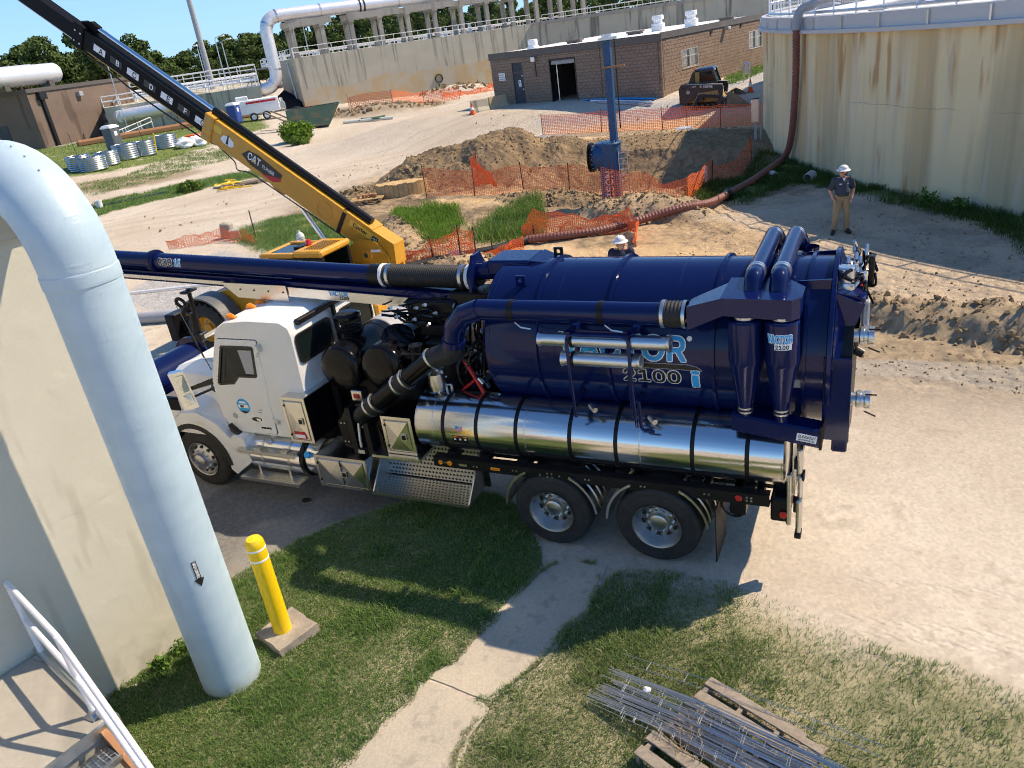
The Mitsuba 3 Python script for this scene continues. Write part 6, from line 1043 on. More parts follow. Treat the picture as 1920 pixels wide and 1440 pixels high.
part(th, 'lift_ram', tube([(-8.75, 6.86, 3.02), (-8.2, 6.84, 2.1)], .05, 14), 'chrome'); part(th, 'lift_ram', tube([(-8.28, 6.84, 2.22), (-7.7, 6.82, 1.2)], .095, 16), 'black_satin'); part(b1, 'ram_bracket', hull([bs(s, y, n) for y in (-.12, .12) for s, n in ((-2.4, -.28), (-1.7, -.28), (-2.1, -.42), (-2.25, -.42))]), 'cat_yellow', False)
chs = part(th, 'chassis', [bx(-11.4, -6.4, 5.75, 6.9, .62, 1.12, .05), hull([(x, y, z) for x, z in ((-12.1, .55), (-12.1, .85), (-11.2, 1.30), (-9.4, 1.72), (-9.0, 1.72), (-9.0, .62), (-11.4, .55)) for y in (5.55, 5.62)]), hull([(x, y, z) for x, z in ((-12.1, .55), (-12.1, .85), (-11.2, 1.30), (-9.4, 1.6), (-9.0, 1.6), (-9.0, .62), (-11.4, .55)) for y in (6.75, 6.82)])], 'cat_yellow', 20, 'yellow chassis'); part(chs, 'black_nose', [bx(-12.4, -11.6, 5.4, 7.0, .35, .75, .06), bx(-12.5, -12.2, 5.2, 7.2, .2, .9, .03), hull([(-11.6, 5.55, 1.16), (-9.4, 5.55, 1.74), (-11.6, 6.7, 1.2), (-9.4, 6.7, 1.74), (-11.6, 5.6, 1.05), (-9.4, 5.6, 1.6)])], 'black_satin', False)
part(chs, 'battery_box', bx(-9.0, -8.7, 5.1, 5.6, .6, 1.1, .04), 'black_satin'); part(chs, 'engine_cover', hull([(-8.7, 7.1, .7), (-6.6, 7.1, .7), (-8.7, 7.9, .7), (-6.6, 7.9, .7), (-8.6, 7.15, 1.5), (-6.7, 7.15, 1.5), (-8.6, 7.8, 1.35), (-6.7, 7.8, 1.35)]), 'cat_yellow', 20)
def ag_wheel(x, y, s, lab):
    k = numbered(th + '__wheel'); tag(k, lab); R = .655; pr = [(.33, .0), (.5, -.01), (.60, .03), (.63, .1), (.63, .3), (.60, .37), (.5, .41), (.33, .4)]
    lg = []
    for i in range(22):
        a = 2 * PI * i / 22
        for h in (0, 1):
            b = bx(-.03, .03, .0 + .2 * h, .2 + .2 * h, .60, .665); lg.append(mv(mv(b, rz=0), 0, 0, 0)); lg[-1] = frame(lg[-1], (x, y if s > 0 else y - .4, .655), (math.cos(a + .07 * h), 0, -math.sin(a + .07 * h)), (0, 1, 0), (math.sin(a + .07 * h), 0, math.cos(a + .07 * h)))
    put(k + '__tyre', [lathe(pr, (x, y, .655), (0, s, 0), 44)] + lg, 'rubber', 40)
    put(k + '__rim', [lathe([(.33, .03), (.31, .0), (.29, .05), (.25, .12), (.12, .12), (.12, .04), (0, .03)], (x, y, .655), (0, s, 0), 32)], 'cat_yellow', 30)
    put(k + '__lug_nut', [cyl((x + .17 * math.cos(t), y + s * .12, .655 + .17 * math.sin(t)), (x + .17 * math.cos(t), y + s * .095, .655 + .17 * math.sin(t)), .018, 6) for t in np.arange(10) * PI / 5], 'decal_grey', False); tag(k + '__lug_nut', kind='stuff')
ag_wheel(-10.9, 5.0, 1, 'near front wheel of the handler'); ag_wheel(-7.45, 5.0, 1, 'near rear wheel of the handler'); ag_wheel(-10.9, 7.5, -1, 'far front wheel of the handler'); ag_wheel(-7.45, 7.5, -1, 'far rear wheel of the handler')
def mudguard(x, y0, y1, a0=15, a1=150): 
    t = np.radians(np.linspace(a0, a1, 14)); return prism_y([(x + .80 * math.cos(q), .655 + .80 * math.sin(q)) for q in t] + [(x + .76 * math.cos(q), .655 + .76 * math.sin(q)) for q in t[::-1]], y0, y1)
part(th, 'mudguard', [mudguard(-10.9, 4.95, 5.5)], 'guard_grey', 30); part(th, 'mudguard', mudguard(-7.45, 4.95, 5.5), 'guard_grey', 30); part(th, 'mudguard', mudguard(-10.9, 7.0, 7.55), 'guard_grey', 30)
cabk = part(th, 'operator_cab', [bx(-8.5, -8.42, 5.08, 5.16, 1.0, 2.38), bx(-7.1, -7.02, 5.08, 5.16, 1.0, 2.38), bx(-8.5, -8.42, 5.98, 6.06, 1.0, 2.38), bx(-7.1, -7.02, 5.98, 6.06, 1.0, 2.38), bx(-8.5, -7.02, 5.06, 6.06, .8, 1.25, .03)], 'black_satin', False, 'black framed operator cab'); rfk = part(cabk, 'roof', [bx(-7.75, -6.98, 5.02, 6.1, 2.38, 2.52, .04), bx(-8.62, -7.75, 5.02, 5.14, 2.38, 2.48, .02), bx(-8.62, -7.75, 5.98, 6.1, 2.38, 2.48, .02), bx(-8.68, -8.56, 5.02, 6.1, 2.36, 2.46, .02)], 'cat_yellow', 20, 'yellow cab roof with louvres and a dark skylight'); part(rfk, 'skylight', bx(-8.56, -7.75, 5.14, 5.98, 2.40, 2.44), 'dark_glass', False)
part(rfk, 'louvre', [bx(-7.55 + .07 * i, -7.52 + .07 * i, 5.2, 5.9, 2.52, 2.526) for i in range(7)], 'decal_black', False, kind='stuff'); part(rfk, 'beacon', [lathe([(.06, 0), (.07, .03), (.05, .12), (0, .14)], (-7.68, 5.55, 2.52), (0, 0, 1), 16)], 'red_lens'); part(rfk, 'bracket', bx(-8.0, -7.8, 5.4, 5.75, 2.45, 2.52, .01), 'black_satin')
part(cabk, 'window', [bx(-8.42, -7.1, 5.09, 5.10, 1.25, 2.38), bx(-8.42, -7.1, 6.04, 6.05, 1.25, 2.38), bx(-8.49, -8.48, 5.16, 5.98, 1.25, 2.36)], 'dark_glass', False)
part(th, 'grey_hose_loom', [tube(bend([(-7.9, 6.5, 1.3), (-7.7, 6.4, 1.75), (-7.45, 6.5, 1.9)], .2), .03, 6), tube(bend([(-7.95, 6.55, 1.2), (-7.85, 6.45, 1.65), (-7.6, 6.55, 2.0)], .2), .025, 6)], 'decal_black')
# ================================================================== tracked loader
sk = tag('track_loader', 'dark compact track loader with a low bucket parked by the block building', 'loader')
SX, SY, SZ = -7.45, 38.9, .72
def sb(x0, x1, y0, y1, z0, z1, ch=.02): return bx(SX + x0, SX + x1, SY + y0, SY + y1, SZ + z0, SZ + z1, ch)
def sp(poly, y0, y1): return mv(prism_y(poly, y0, y1), SX, SY, SZ)
P('loader_black', (.018, .018, .02), .4); P('loader_yellow', (.30, .19, .04), .55)
P('bucket_steel', proc(lambda p, n, uv: mix((.10, .085, .06), (.24, .19, .12), fbm(p.x * 4, p.y * 4, p.z * 4))), .6)
part(sk, 'body', [sp([(.1, .35), (.05, .5), (.45, .75), (2.1, .75), (2.35, .45), (2.1, .3)], .35, 1.35)], 'loader_yellow', False, 'yellow lower body'); part(sk, 'engine_hood', [sp(sg.Polygon([(-.1, .3), (-.12, 1.15), (-.02, 1.32), (.5, 1.36), (.55, .75), (.2, .3)]).buffer(.03), .2, 1.5)], 'loader_black', 20)
for y in (.0, 1.3): 
    k = part(sk, 'track', sp(sg.Polygon([(.62, .05), (1.0, .72), (1.2, .76), (2.2, .60), (2.42, .42), (2.35, .12), (2.2, .0), (.75, .0)]).buffer(.06).difference(sg.Polygon([(.78, .12), (1.08, .62), (2.1, .50), (2.28, .38), (2.15, .12)])), y, y + .4), 'rubber', False, 'rubber track'); part(k, 'lug', [sp(sg.Point(px_, pz_).buffer(.025, 2), y - .005, y + .405) for px_, pz_ in [sg.Polygon([(.62, .05), (1.0, .72), (1.2, .76), (2.2, .60), (2.42, .42), (2.35, .12), (2.2, .0), (.75, .0)]).buffer(.06).exterior.interpolate(t).coords[0] for t in np.arange(0, 5, .09)]], 'decal_grey', False, kind='stuff')
    part(k, 'roller', [cyl((SX + x, SY + y + .05, SZ + z), (SX + x, SY + y + .35, SZ + z), r, 16) for x, z, r in ((1.1, .5, .14), (.85, .16, .11), (1.2, .14, .1), (1.5, .14, .1), (1.8, .14, .1), (2.15, .3, .16))], 'loader_black')
    ak = part(sk, 'lift_arm', [sp([(.35, 1.38), (2.32, 1.22), (2.36, 1.02), (2.30, .6), (2.55, .42), (2.70, .42), (2.62, .28), (2.35, .3), (2.12, .62), (2.1, .98), (.9, 1.1), (.5, 1.1), (.3, 1.25)], y - .02 if y == 0 else y + .25, y + .16 if y == 0 else y + .42), sp([(.05, .75), (.35, 1.38), (.55, 1.3), (.35, .72)], y, y + .14)], 'loader_black', False, 'black lift arm'); part(ak, 'top_edge', sp([(.40, 1.395), (2.32, 1.235), (2.32, 1.2), (.40, 1.36)], y - .025 if y == 0 else y + .25, y + .165 if y == 0 else y + .42), 'decal_grey', False)
    if y == 0:
        part(ak, 'lettering', [mv(facing(text('DEERE', .105, .50), (0, 0, 0), (1, 0, -.08), (0, 0, 1)), SX + 1.55, SY - .023, SZ + 1.165), mv(facing(text('333G', .06, .2), (0, 0, 0), (1, 0, -.08), (0, 0, 1)), SX + .75, SY - .023, SZ + 1.225), mv(facing(text('S', .09, .10), (0, 0, 0), (1, 0, -.08), (0, 0, 1)), SX + 1.14, SY - .023, SZ + 1.20)], 'decal_white', False)
        part(sk, 'emblem', [mv(ringtube((0, 0, 0), (0, 1, 0), .085, .012, 24, 6), SX + .42, SY - .01, SZ + .95), sp([(.37, .93), (.42, .99), (.47, .97), (.44, .95), (.43, .91), (.41, .92), (.41, .94)], -.01, .0)], 'decal_white', False); part(sk, 'side_panel', sp([(-.05, .45), (.1, 1.15), (.7, 1.12), (2.1, 1.0), (2.1, .92), (1.0, .84), (.62, .5), (.3, .35)], .02, .14), 'loader_black', False); part(sk, 'yellow_panel', [sp([(1.0, .86), (2.08, .93), (2.08, .72), (1.2, .80)], .02, .3)], 'loader_yellow', False)
ck = part(sk, 'operator_cab', [sp([(.35, 1.30), (.62, 1.95), (.75, 1.98), (.72, 1.3)], .3, 1.4), sb(.72, 1.02, .3, 1.4, 1.3, 2.0), sb(1.02, 1.95, .3, .36, 1.3, 1.42), sp([(1.02, 2.0), (1.78, 2.02), (2.02, 1.3), (1.94, 1.3), (1.72, 1.93), (1.02, 1.92)], .3, .36), sp([(1.02, 2.0), (1.78, 2.02), (2.02, 1.3), (1.94, 1.3), (1.72, 1.93), (1.02, 1.92)], 1.34, 1.4)], 'loader_black', False, 'black cab with glass sides'); part(ck, 'roof', sp([(.7, 2.02), (.85, 2.1), (1.75, 2.14), (1.82, 2.06), (1.75, 2.02)], .28, 1.42), 'pump_blue', False); part(ck, 'window', [sp([(1.04, 1.42), (1.04, 1.92), (1.70, 1.93), (1.90, 1.42)], .33, .34), sp([(1.93, 1.32), (1.72, 1.92), (1.73, 1.94), (1.95, 1.32)], .36, 1.34)], 'dark_glass', False); part(ck, 'yellow_post', sb(.78, 1.0, .285, .3, 1.35, 1.95, 0), 'loader_yellow', False); part(ck, 'beacon', [mv(lathe([(.07, 0), (.08, .05), (.06, .14), (0, .16)], (0, 0, 0), (0, 0, 1), 12), SX + .72, SY + .5, SZ + 2.04)], 'amber'); part(ck, 'work_lamp', [sb(1.78, 1.9, .35, .5, 1.95, 2.05)], 'alu')
part(sk, 'bucket', [sp([(2.6, .05), (2.62, .75), (2.75, .80), (3.1, .62), (3.85, .05), (3.85, .0), (2.7, .0)], -.12, -.08), sp([(2.6, .05), (2.62, .75), (2.75, .80), (3.1, .62), (3.85, .05), (3.85, .0), (2.7, .0)], 1.78, 1.82), sp([(2.58, .05), (2.6, .75), (2.75, .82), (2.76, .78), (2.66, .7), (2.64, .06), (3.9, .02), (3.9, .0), (2.7, -.01)], -.08, 1.78)], 'bucket_steel', False, 'earth stained loader bucket')
# ================================================================== blue pump, hose
pu = tag('pump', 'tall blue vertical pump with a ladder standing in the dig behind orange netting', 'pump')
px0, py0 = -5.52, 19.42
part(pu, 'column', [bx(px0 + .22, px0 + .46, py0 - .12, py0 + .12, 2.2, 5.45, .02)], 'pump_blue', False, 'square blue column'); part(pu, 'head_plate', [bx(px0 + .12, px0 + .62, py0 - .25, py0 + .25, 5.45, 5.53), cyl((px0 + .34, py0, 5.53), (px0 + .34, py0, 5.62), .16, 16)], 'galv', 30); part(pu, 'drive_pipe', [tube([(px0 + .62, py0 - .05, 5.45), (px0 + .62, py0 - .05, 2.6)], .025, 8), tube([(px0 + .1, py0 - .1, 5.4), (px0 + .1, py0 - .1, 3.6)], .012, 6)], 'decal_black'); part(pu, 'crossbar', [bx(px0 + .2, px0 + .95, py0 - .2, py0 - .12, 4.58, 4.64)], 'ochre_steel', False)
dk2 = part(pu, 'discharge_head', lathe([(0, .93), (.44, .93), (.46, .90), (.46, .86), (.43, .86), (.43, .0), (0, 0)], (px0 + .12, py0, 1.24), (0, 0, 1), 40), 'pump_blue', 30, 'round blue discharge head'); part(dk2, 'nozzle', [hull([(px0 + .1, py0 - .40, 1.3), (px0 + .1, py0 + .4, 1.3), (px0 + .1, py0 - .4, 2.08), (px0 + .1, py0 + .4, 2.08)] + [(px0 - .42, py0 - .1 + .40 * math.cos(t), 1.69 + .40 * math.sin(t)) for t in np.linspace(0, 2 * PI, 24)])], 'pump_blue', 20); part(dk2, 'flange', [lathe([(.0, .0), (.5, 0), (.5, .06), (.42, .06), (.42, .1), (.5, .1), (.5, .15), (0, .15)], (px0 - .42, py0 - .1, 1.69), (-1, -.12, 0), 36)], 'black_satin', 20); part(dk2, 'bolt', [cyl((px0 - .40, py0 - .1 + .46 * math.cos(t), 1.69 + .46 * math.sin(t)), (px0 - .34, py0 - .1 + .46 * math.cos(t), 1.69 + .46 * math.sin(t)), .022, 6) for t in np.linspace(0, 2 * PI, 17)[:-1]] + [cyl((px0 + .2 + .3 * math.cos(t), py0 + .3 * math.sin(t), 2.17), (px0 + .2 + .3 * math.cos(t), py0 + .3 * math.sin(t), 2.22), .022, 6) for t in np.linspace(0, 2 * PI, 9)[:-1]], 'decal_grey', False, kind='stuff')
tkk = part(pu, 'trunk', cyl((px0 + .12, py0, -.9), (px0 + .12, py0, 1.24), .37, 36), 'pump_blue', 40, 'blue pump trunk lettered up its length')
tx = text('MORRISON', .26, 1.9); tx = mv(tx, rz=PI / 2); part(tkk, 'lettering', on_cyl(subdiv(tx, .05), (px0 + .12, py0), .371, math.radians(-82), .28), 'decal_white', False)
part(pu, 'ladder', [tube([(px0 + .52, py0 - .20, -.3), (px0 + .52, py0 - .20, 1.95)], .018, 6), tube([(px0 + .80, py0 - .08, -.3), (px0 + .80, py0 - .08, 2.05)], .018, 6)] + [tube([(px0 + .52, py0 - .20, z), (px0 + .80, py0 - .08, z)], .013, 6) for z in np.arange(-.1, 1.95, .19)], 'galv', 30, 'thin ladder on the pump')
def hose(pts, r, ribs, n=16, step=.02, amp=.006):
    P_ = bend(pts, 1.2, 8); d = np.r_[0, np.cumsum(np.linalg.norm(np.diff(P_, axis=0), axis=1))]; s = np.arange(0, d[-1], step if ribs else .15); Q = np.stack([np.interp(s, d, P_[:, i]) for i in range(3)], 1); rr = r + (amp * (np.arange(len(s)) % 2) if ribs else 0 * s); return tube(Q, rr, n)
wpt = lambda d, o, z: (TC[0] + (TR_ + o) * math.cos(math.radians(d)), TC[1] + (TR_ + o) * math.sin(math.radians(d)), z)
hk = tag('discharge_hose', 'long ribbed reddish hose running down the tank wall and across the dig', 'hose')
gp = [(-.30, 25.7), (-.46, 23.4), (-.87, 21.66), (-1.27, 19.67), (-1.59, 17.66), (-2.25, 16.79), (-3.48, 16.2), (-4.55, 14.9), (-5.52, 14.5), (-6.56, 14.2)]
part(hk, 'tube', hose([wpt(206.0, .30, 4.85), wpt(205.6, .20, 3.2), wpt(205.0, .18, 1.4), wpt(204.4, .22, .5)] + [(x, y, GZ(x, y) + .14) for x, y in gp[0:]], .12, 1, 16, .055, .013), 'tan_rubber', False)
part(hk, 'elbow', tube(bend([wpt(206.0, .30, 4.8), wpt(206.0, .24, 5.45), wpt(207.0, -.55, 5.72), wpt(207.8, -1.6, 5.6)], .45), .16, 16), 'decal_grey', 30, 'grey steel elbow over the tank rim'); part(hk, 'coupling', [tube([(x, y, GZ(x, y) + .15) for x, y in ((-1.31, 19.45), (-1.37, 19.2))], .19, 16)], 'black_satin'); part(hk, 'coupling', tube([wpt(207.2, -.8, 5.7), wpt(207.4, -1.0, 5.66)], .2, 16), 'galv')
hk2 = tag('suction_hose', 'black hose lying on the sand beside the collapsed orange netting', 'hose'); part(hk2, 'tube', hose([(x, y, GZ(x, y) + .13) for x, y in ((-6.56, 14.2), (-7.23, 13.31), (-8.21, 12.66), (-9.19, 11.71), (-10.2, 10.6))], .13, 1, 14, .05, .008), 'hose_rubber', 30); part(hk2, 'coupling', tube([(x, y, GZ(x, y) + .13) for x, y in ((-8.12, 12.72), (-8.4, 12.5))], .17, 14), 'galv')
part(hk2, 'cap', [ico((-6.5, 14.25, GZ(-6.5, 14.25) + .13), .14, 2)], 'hose_rubber')
solo('grey_pipe', tube([(-16.8, 6.3, .17), (-13.2, 7.3, .17)], .17, 24), 'decal_grey', 'fat grey pipe lying on the gravel before the yellow handler', 'pipe')
solo('white_rod', tube([(-21, 8.2, .06), (-14.2, 10.7, .06)], .035, 6), 'white_matt', 'thin white rod lying across the gravel patch', 'rod')
# ================================================================== orange safety netting
def net(name, label, path, hs, posts=None, sag=.06, rough=.02, cell=(.085, .06), w=.016, post_h=None, group=None, zoff=0.0):
    w = w * 1.3; k = thing(name, label, 'fence', group); P_ = np.array(path, float); d = np.r_[0, np.cumsum(np.linalg.norm(np.diff(P_, axis=0), axis=1))]; n = int(d[-1] / cell[0]) + 2; s = np.linspace(0, d[-1], n); X, Y = np.interp(s, d, P_[:, 0]), np.interp(s, d, P_[:, 1]); Hh = np.interp(s, d, hs if hasattr(hs, '__len__') else [hs] * len(P_)); m = int(np.max(Hh) / cell[1]) + 1
    seg = np.searchsorted(d, s, side='right') - 1; seg = np.clip(seg, 0, len(d) - 2); tt = (s - d[seg]) / (d[seg + 1] - d[seg]); top = Hh - sag * 4 * tt * (1 - tt); Z0 = gz(X, Y) + zoff
    v = np.linspace(0, 1, m)[:, None]; N = np.stack([X + 0 * v, Y + 0 * v, Z0 + .02 + v * top], -1); q = N.reshape(-1, 3)
    off_ = np.stack([meshkit.fbm(q * [1.9, 1.9, 2.6] + 9, 3, 1), meshkit.fbm(q * [1.9, 1.9, 2.6] + 3, 3, 2), meshkit.fbm(q * [1.9, 1.9, 2.6], 3, 3)], 1) - .5
    N = N + (off_ * rough * 2).reshape(N.shape) * (np.sin(PI * np.clip(tt, 0, 1))[None, :, None] * .8 + .2)
    dx_, dy_ = np.gradient(X), np.gradient(Y); l = np.hypot(dx_, dy_) + 1e-9; T_ = np.stack([dx_ / l, dy_ / l, 0 * l], -1) * w / 2; V, F, c = [], [], 0
    a = (N - T_[None]).reshape(-1, 3); b = (N + T_[None]).reshape(-1, 3); u = N.reshape(-1, 3).copy(); u[:, 2] += w * .4; dn = N.reshape(-1, 3).copy(); dn[:, 2] -= w * .4
    ix = np.arange(m * n).reshape(m, n); i0, i1 = ix[:-1].ravel(), ix[1:].ravel(); M_ = m * n
    F += [np.stack([i0, i0 + M_, i1 + M_], 1), np.stack([i0, i1 + M_, i1], 1)]; j0, j1 = ix[:, :-1].ravel(), ix[:, 1:].ravel(); F += [np.stack([j0 + 3 * M_, j1 + 3 * M_, j1 + 2 * M_], 1), np.stack([j0 + 3 * M_, j1 + 2 * M_, j0 + 2 * M_], 1)]
    part(k, 'mesh', trimesh.Trimesh(np.vstack([a, b, u, dn]), np.vstack(F), process=False), 'orange_net', False)
    for i, (x, y) in enumerate(path if posts is None else posts):
        z = GZ(x, y) + zoff; h = post_h or (hs if not hasattr(hs, '__len__') else hs[min(i, len(hs) - 1)]) + .12; ln = .05 * math.sin(i * 2.3); part(k, 'post', tube([(x, y, z - .1), (x + ln, y + .02, z + h)], .022, 6), 'rust_post')
    return k
net('netting', 'orange netting across the sand before the track loader', [(-15.42, 37.15), (-11.6, 36.8), (-7.91, 36.38), (-6.57, 36.33), (-4.7, 36.0), (-2.3, 35.6)], 1.12, sag=.05, cell=(.12, .085), w=.022)
net('netting', 'orange netting with a tall bunched post before the big spoil mound', [(-14.84, 22.06), (-12.4, 22.0), (-10.06, 21.97), (-7.9, 21.6), (-5.66, 20.7)], [1.3, 1.0, 1.15, 1.05, 1.15], sag=.08, rough=.06, cell=(.09, .07))
net('netting', 'orange netting curving from the pump into the tank shadow', [(-5.5, 18.72), (-4.0, 18.8), (-2.71, 19.6), (-2.45, 22.4), (-1.75, 27.2)], [1.15, .75, .75, .85, .95], sag=.06, rough=.06, cell=(.09, .07), posts=[(-5.2, 18.75), (-2.45, 22.4), (-1.75, 27.2)])
net('netting', 'tangled red orange netting on three posts beside the black hose', [(-10.4, 11.7), (-9.74, 11.95), (-8.83, 12.24), (-8.03, 12.5), (-7.6, 12.7)], [.5, .5, .75, 1.05, .9], sag=.1, rough=.22, cell=(.07, .055), w=.018)
net('netting', 'bright collapsed orange netting draped over the reddish hose', [(-6.75, 14.35), (-6.35, 14.45), (-5.2, 14.9), (-4.3, 15.3), (-3.7, 15.7), (-3.2, 14.9), (-2.9, 13.8)], [.5, 1.05, .72, .6, .75, .5, .35], sag=.1, rough=.2, cell=(.06, .05), w=.018, posts=[(-6.39, 14.43)])
net('netting', 'narrow crumpled orange netting lying along the black hose', [(-9.1, 11.4), (-8.1, 12.3), (-7.2, 12.9), (-6.4, 13.6)], [.16, .2, .2, .45], sag=.05, rough=.2, cell=(.06, .05), w=.02, posts=[(-7.19, 13.02)], post_h=.65)
net('netting', 'orange netting heaped round a broken pipe stub near the roadside grass', [(-22.6, 14.4), (-21.5, 14.9), (-20.4, 15.4), (-19.2, 15.3), (-18.3, 14.8)], [.35, .45, .6, .55, .4], sag=.1, rough=.3, cell=(.1, .07), w=.02, posts=[(-19.3, 15.9)], post_h=1.1)
net('netting', 'long orange netting along the ochre foot of the basin wall', [(-52, 68.5), (-48.85, 64.6), (-44.8, 66.5), (-43.4, 70.5), (-40.5, 73.5)], 1.25, sag=.06, cell=(.2, .14), w=.04)
net('netting', 'orange netting flattened on the churned earth below the pipe hole', [(-43.3, 74.5), (-42.2, 77), (-40.6, 79), (-39.6, 81)], [.7, .5, .6, .9], sag=.1, rough=.3, cell=(.16, .12), w=.04)
net('netting', 'tall narrow bunch of orange netting hung on a stake before the mound', [(-13.4, 23.9), (-13.2, 24.0), (-12.9, 23.9), (-12.4, 24.2)], [1.2, 1.4, .8, .25], sag=.05, rough=.16, cell=(.045, .06), w=.024, posts=[(-13.2, 24.05)])
# ================================================================== people
from manifold3d import Manifold
def ball(c, r, n=20): return Manifold.sphere(r, n).translate([float(v) for v in c])
def bone(a, ra, b, rb): return Manifold.batch_hull([ball(a, ra), ball(b, rb)])
def blend(bs_, edge=.03, it=8):
    m = Manifold.batch_boolean(bs_, __import__('manifold3d').OpType.Add).refine_to_length(edge); me = m.to_mesh(); t = trimesh.Trimesh(me.vert_properties[:, :3], me.tri_verts, process=True); trimesh.smoothing.filter_taubin(t, .5, .53, it); return t
def person(key, label, pos, face, J, mats, look=0.0, hat=True, glasses=True, mirror_=False, logo=True):
    """J: joints in the person's frame (x right hand side seen from behind... x = his left, y = forward, z = up)"""
    k = tag(key, label, 'person'); c, s = math.cos(face), math.sin(face)
    def w(m): 
        m = m.copy(); v = m.vertices; m.vertices = np.stack([pos[0] + v[:, 0] * c - v[:, 1] * s, pos[1] + v[:, 0] * s + v[:, 1] * c, pos[2] + v[:, 2]], 1); return m
    g = J.get
    hc = np.array(g('head')); 
    def hd_(p):  # head-local to person frame
        cl, sl = math.cos(look), math.sin(look); return (hc[0] + p[0] * cl - p[1] * sl, hc[1] + p[0] * sl + p[1] * cl, hc[2] + p[2])
    A = []
    A += [bone(g('hipc'), .11, g('chest'), .125), bone(g('sh_l'), .07, g('sh_r'), .07), bone(g('chest'), .13, g('neck'), .06), bone(g('neck'), .06, hd_((0, -.01, -.05)), .06)]
    A += [ball(hd_((0, -.015, .03)), .095), bone(hd_((0, .015, -.06)), .062, hd_((0, .03, .0)), .07), bone(hd_((0, .05, -.085)), .035, hd_((0, .04, -.05)), .05), bone(hd_((0, .085, .01)), .012, hd_((0, .108, -.025)), .016)]
    for e in (-1, 1): A += [bone(hd_((e * .088, -.01, .02)), .016, hd_((e * .088, -.012, -.025)), .014)]
    for q in 'lr':
        A += [bone(g('sh_' + q), .062, g('el_' + q), .048), bone(g('el_' + q), .046, g('wr_' + q), .032), bone(g('hip_' + q), .095, g('kn_' + q), .062), bone(g('kn_' + q), .06, g('an_' + q), .042), bone(g('an_' + q), .042, g('toe_' + q), .038)]
        wr, hn = np.array(g('wr_' + q)), np.array(g('hand_' + q)); d = hn - wr; d /= np.linalg.norm(d); sd = np.cross(d, [0, 1, 0]); sd /= np.linalg.norm(sd) + 1e-9; fw = np.cross(sd, d)
        A += [bone(wr, .03, wr + d * .075 + fw * .022, .020), bone(wr, .03, wr + d * .075 - fw * .022, .020)]
        for i, L in enumerate((.062, .078, .072, .055)):
            b0 = wr + d * .085 + fw * (-.033 + .022 * i); b1 = b0 + d * L * .55 - sd * .006 * (1 if q == 'l' else -1); b2_ = b1 + d * L * .45 - sd * .016 * (1 if q == 'l' else -1); A += [bone(b0, .0105, b1, .0095), bone(b1, .0095, b2_, .008)]
        A += [bone(wr + d * .03 + fw * .03, .012, wr + d * .06 + fw * .058, .0105), bone(wr + d * .06 + fw * .058, .0105, wr + d * .09 + fw * .062, .009)]
    put(k + '__body', w(blend(A, .016, 6)), 'skin', True)
    sh = [bone(g('hipc'), .168, g('belly'), .175), bone(g('belly'), .175, g('chest'), .168), bone(g('belly') + np.array([-.05, 0, 0]), .15, g('belly') + np.array([.05, 0, 0]), .15), bone(g('sh_l') + np.array([-.02, 0, -.02]), .085, g('sh_r') + np.array([.02, 0, -.02]), .085), bone(g('chest') + np.array([-.07, 0, 0]), .135, g('chest') + np.array([.07, 0, 0]), .135), bone(g('chest'), .12, np.array(g('neck')) - np.array([0, .01, .01]), .075)]
    for q in 'lr':
        a, b = np.array(g('sh_' + q)), np.array(g('el_' + q)); sh += [bone(a, .082, a + (b - a) * .78, .076)]
    m = blend(sh, .025, 6); m.vertices[:, 2] = np.maximum(m.vertices[:, 2], 1.035); put(k + '__shirt', w(m), mats[0], True)
    tr_ = [bone(np.array(g('hipc')) + np.array([-.06, 0, .06]), .145, np.array(g('hipc')) + np.array([.06, 0, .06]), .145)]
    for q in 'lr': tr_ += [bone(np.array(g('hip_' + q)), .118, g('kn_' + q), .085), bone(g('kn_' + q), .085, np.array(g('an_' + q)) + np.array([0, 0, .0]), .078)]
    m = blend(tr_, .025, 5); m.vertices += .012 * (meshkit.fbm(m.vertices * [7, 7, 14], 3, 4)[:, None] - .5) * m.vertex_normals; put(k + '__trousers', w(m), mats[1], True)
    hb = np.array(g('hipc')); put(k + '__belt', w(lathe([(.182, -.02), (.186, -.018), (.186, .018), (.182, .02)], hb + [0, 0, .075], (0, 0, 1), 32)), 'decal_black', True)
    bt = []
    for q in 'lr':
        a, b = np.array(g('an_' + q)), np.array(g('toe_' + q)); a0 = np.array([a[0], a[1] - .05, .045]); bt += [bone(a, .062, a0, .05), bone(a0, .046, b * [1, 1, 0] + [0, 0, .045], .05), bone(a, .058, b * [1, 1, 0] + [0, 0, .05], .046)]
    m = blend(bt, .02, 4); m.vertices[:, 2] = np.maximum(m.vertices[:, 2], 0); put(k + '__boots', w(m), 'boots', True)
    put(k + '__hair', w(blend([bone(hd_((0, -.045, .0)), .082, hd_((0, -.04, .05)), .085), bone(hd_((.05, -.04, -.04)), .045, hd_((-.05, -.04, -.04)), .045)], .02, 3)), 'hair', True)
    if hat:
        hz = hd_((0, -.012, .065)); prf = [(0, .118), (.05, .114), (.09, .092), (.115, .055), (.122, .012), (.16, -.002), (.175, -.016), (.172, -.02), (.15, -.01), (.115, .0)]
        m = lathe(prf, hz, (0, 0, 1), 32); v = m.vertices; v[:, 1] = hz[1] + (v[:, 1] - hz[1]) * 1.12; m.vertices = v; hkk = put(k + '__hard_hat', w(m), 'white_paint', 35); put(k + '__hard_hat__ridge', w(cat([tube([(hz[0] + x, hz[1] + .115 * math.cos(t), hz[2] + .117 * math.sin(t) + .003) for t in np.linspace(.45, 2.7, 9)], .012, 6) for x in (-.025, .025)])), 'white_paint', True)
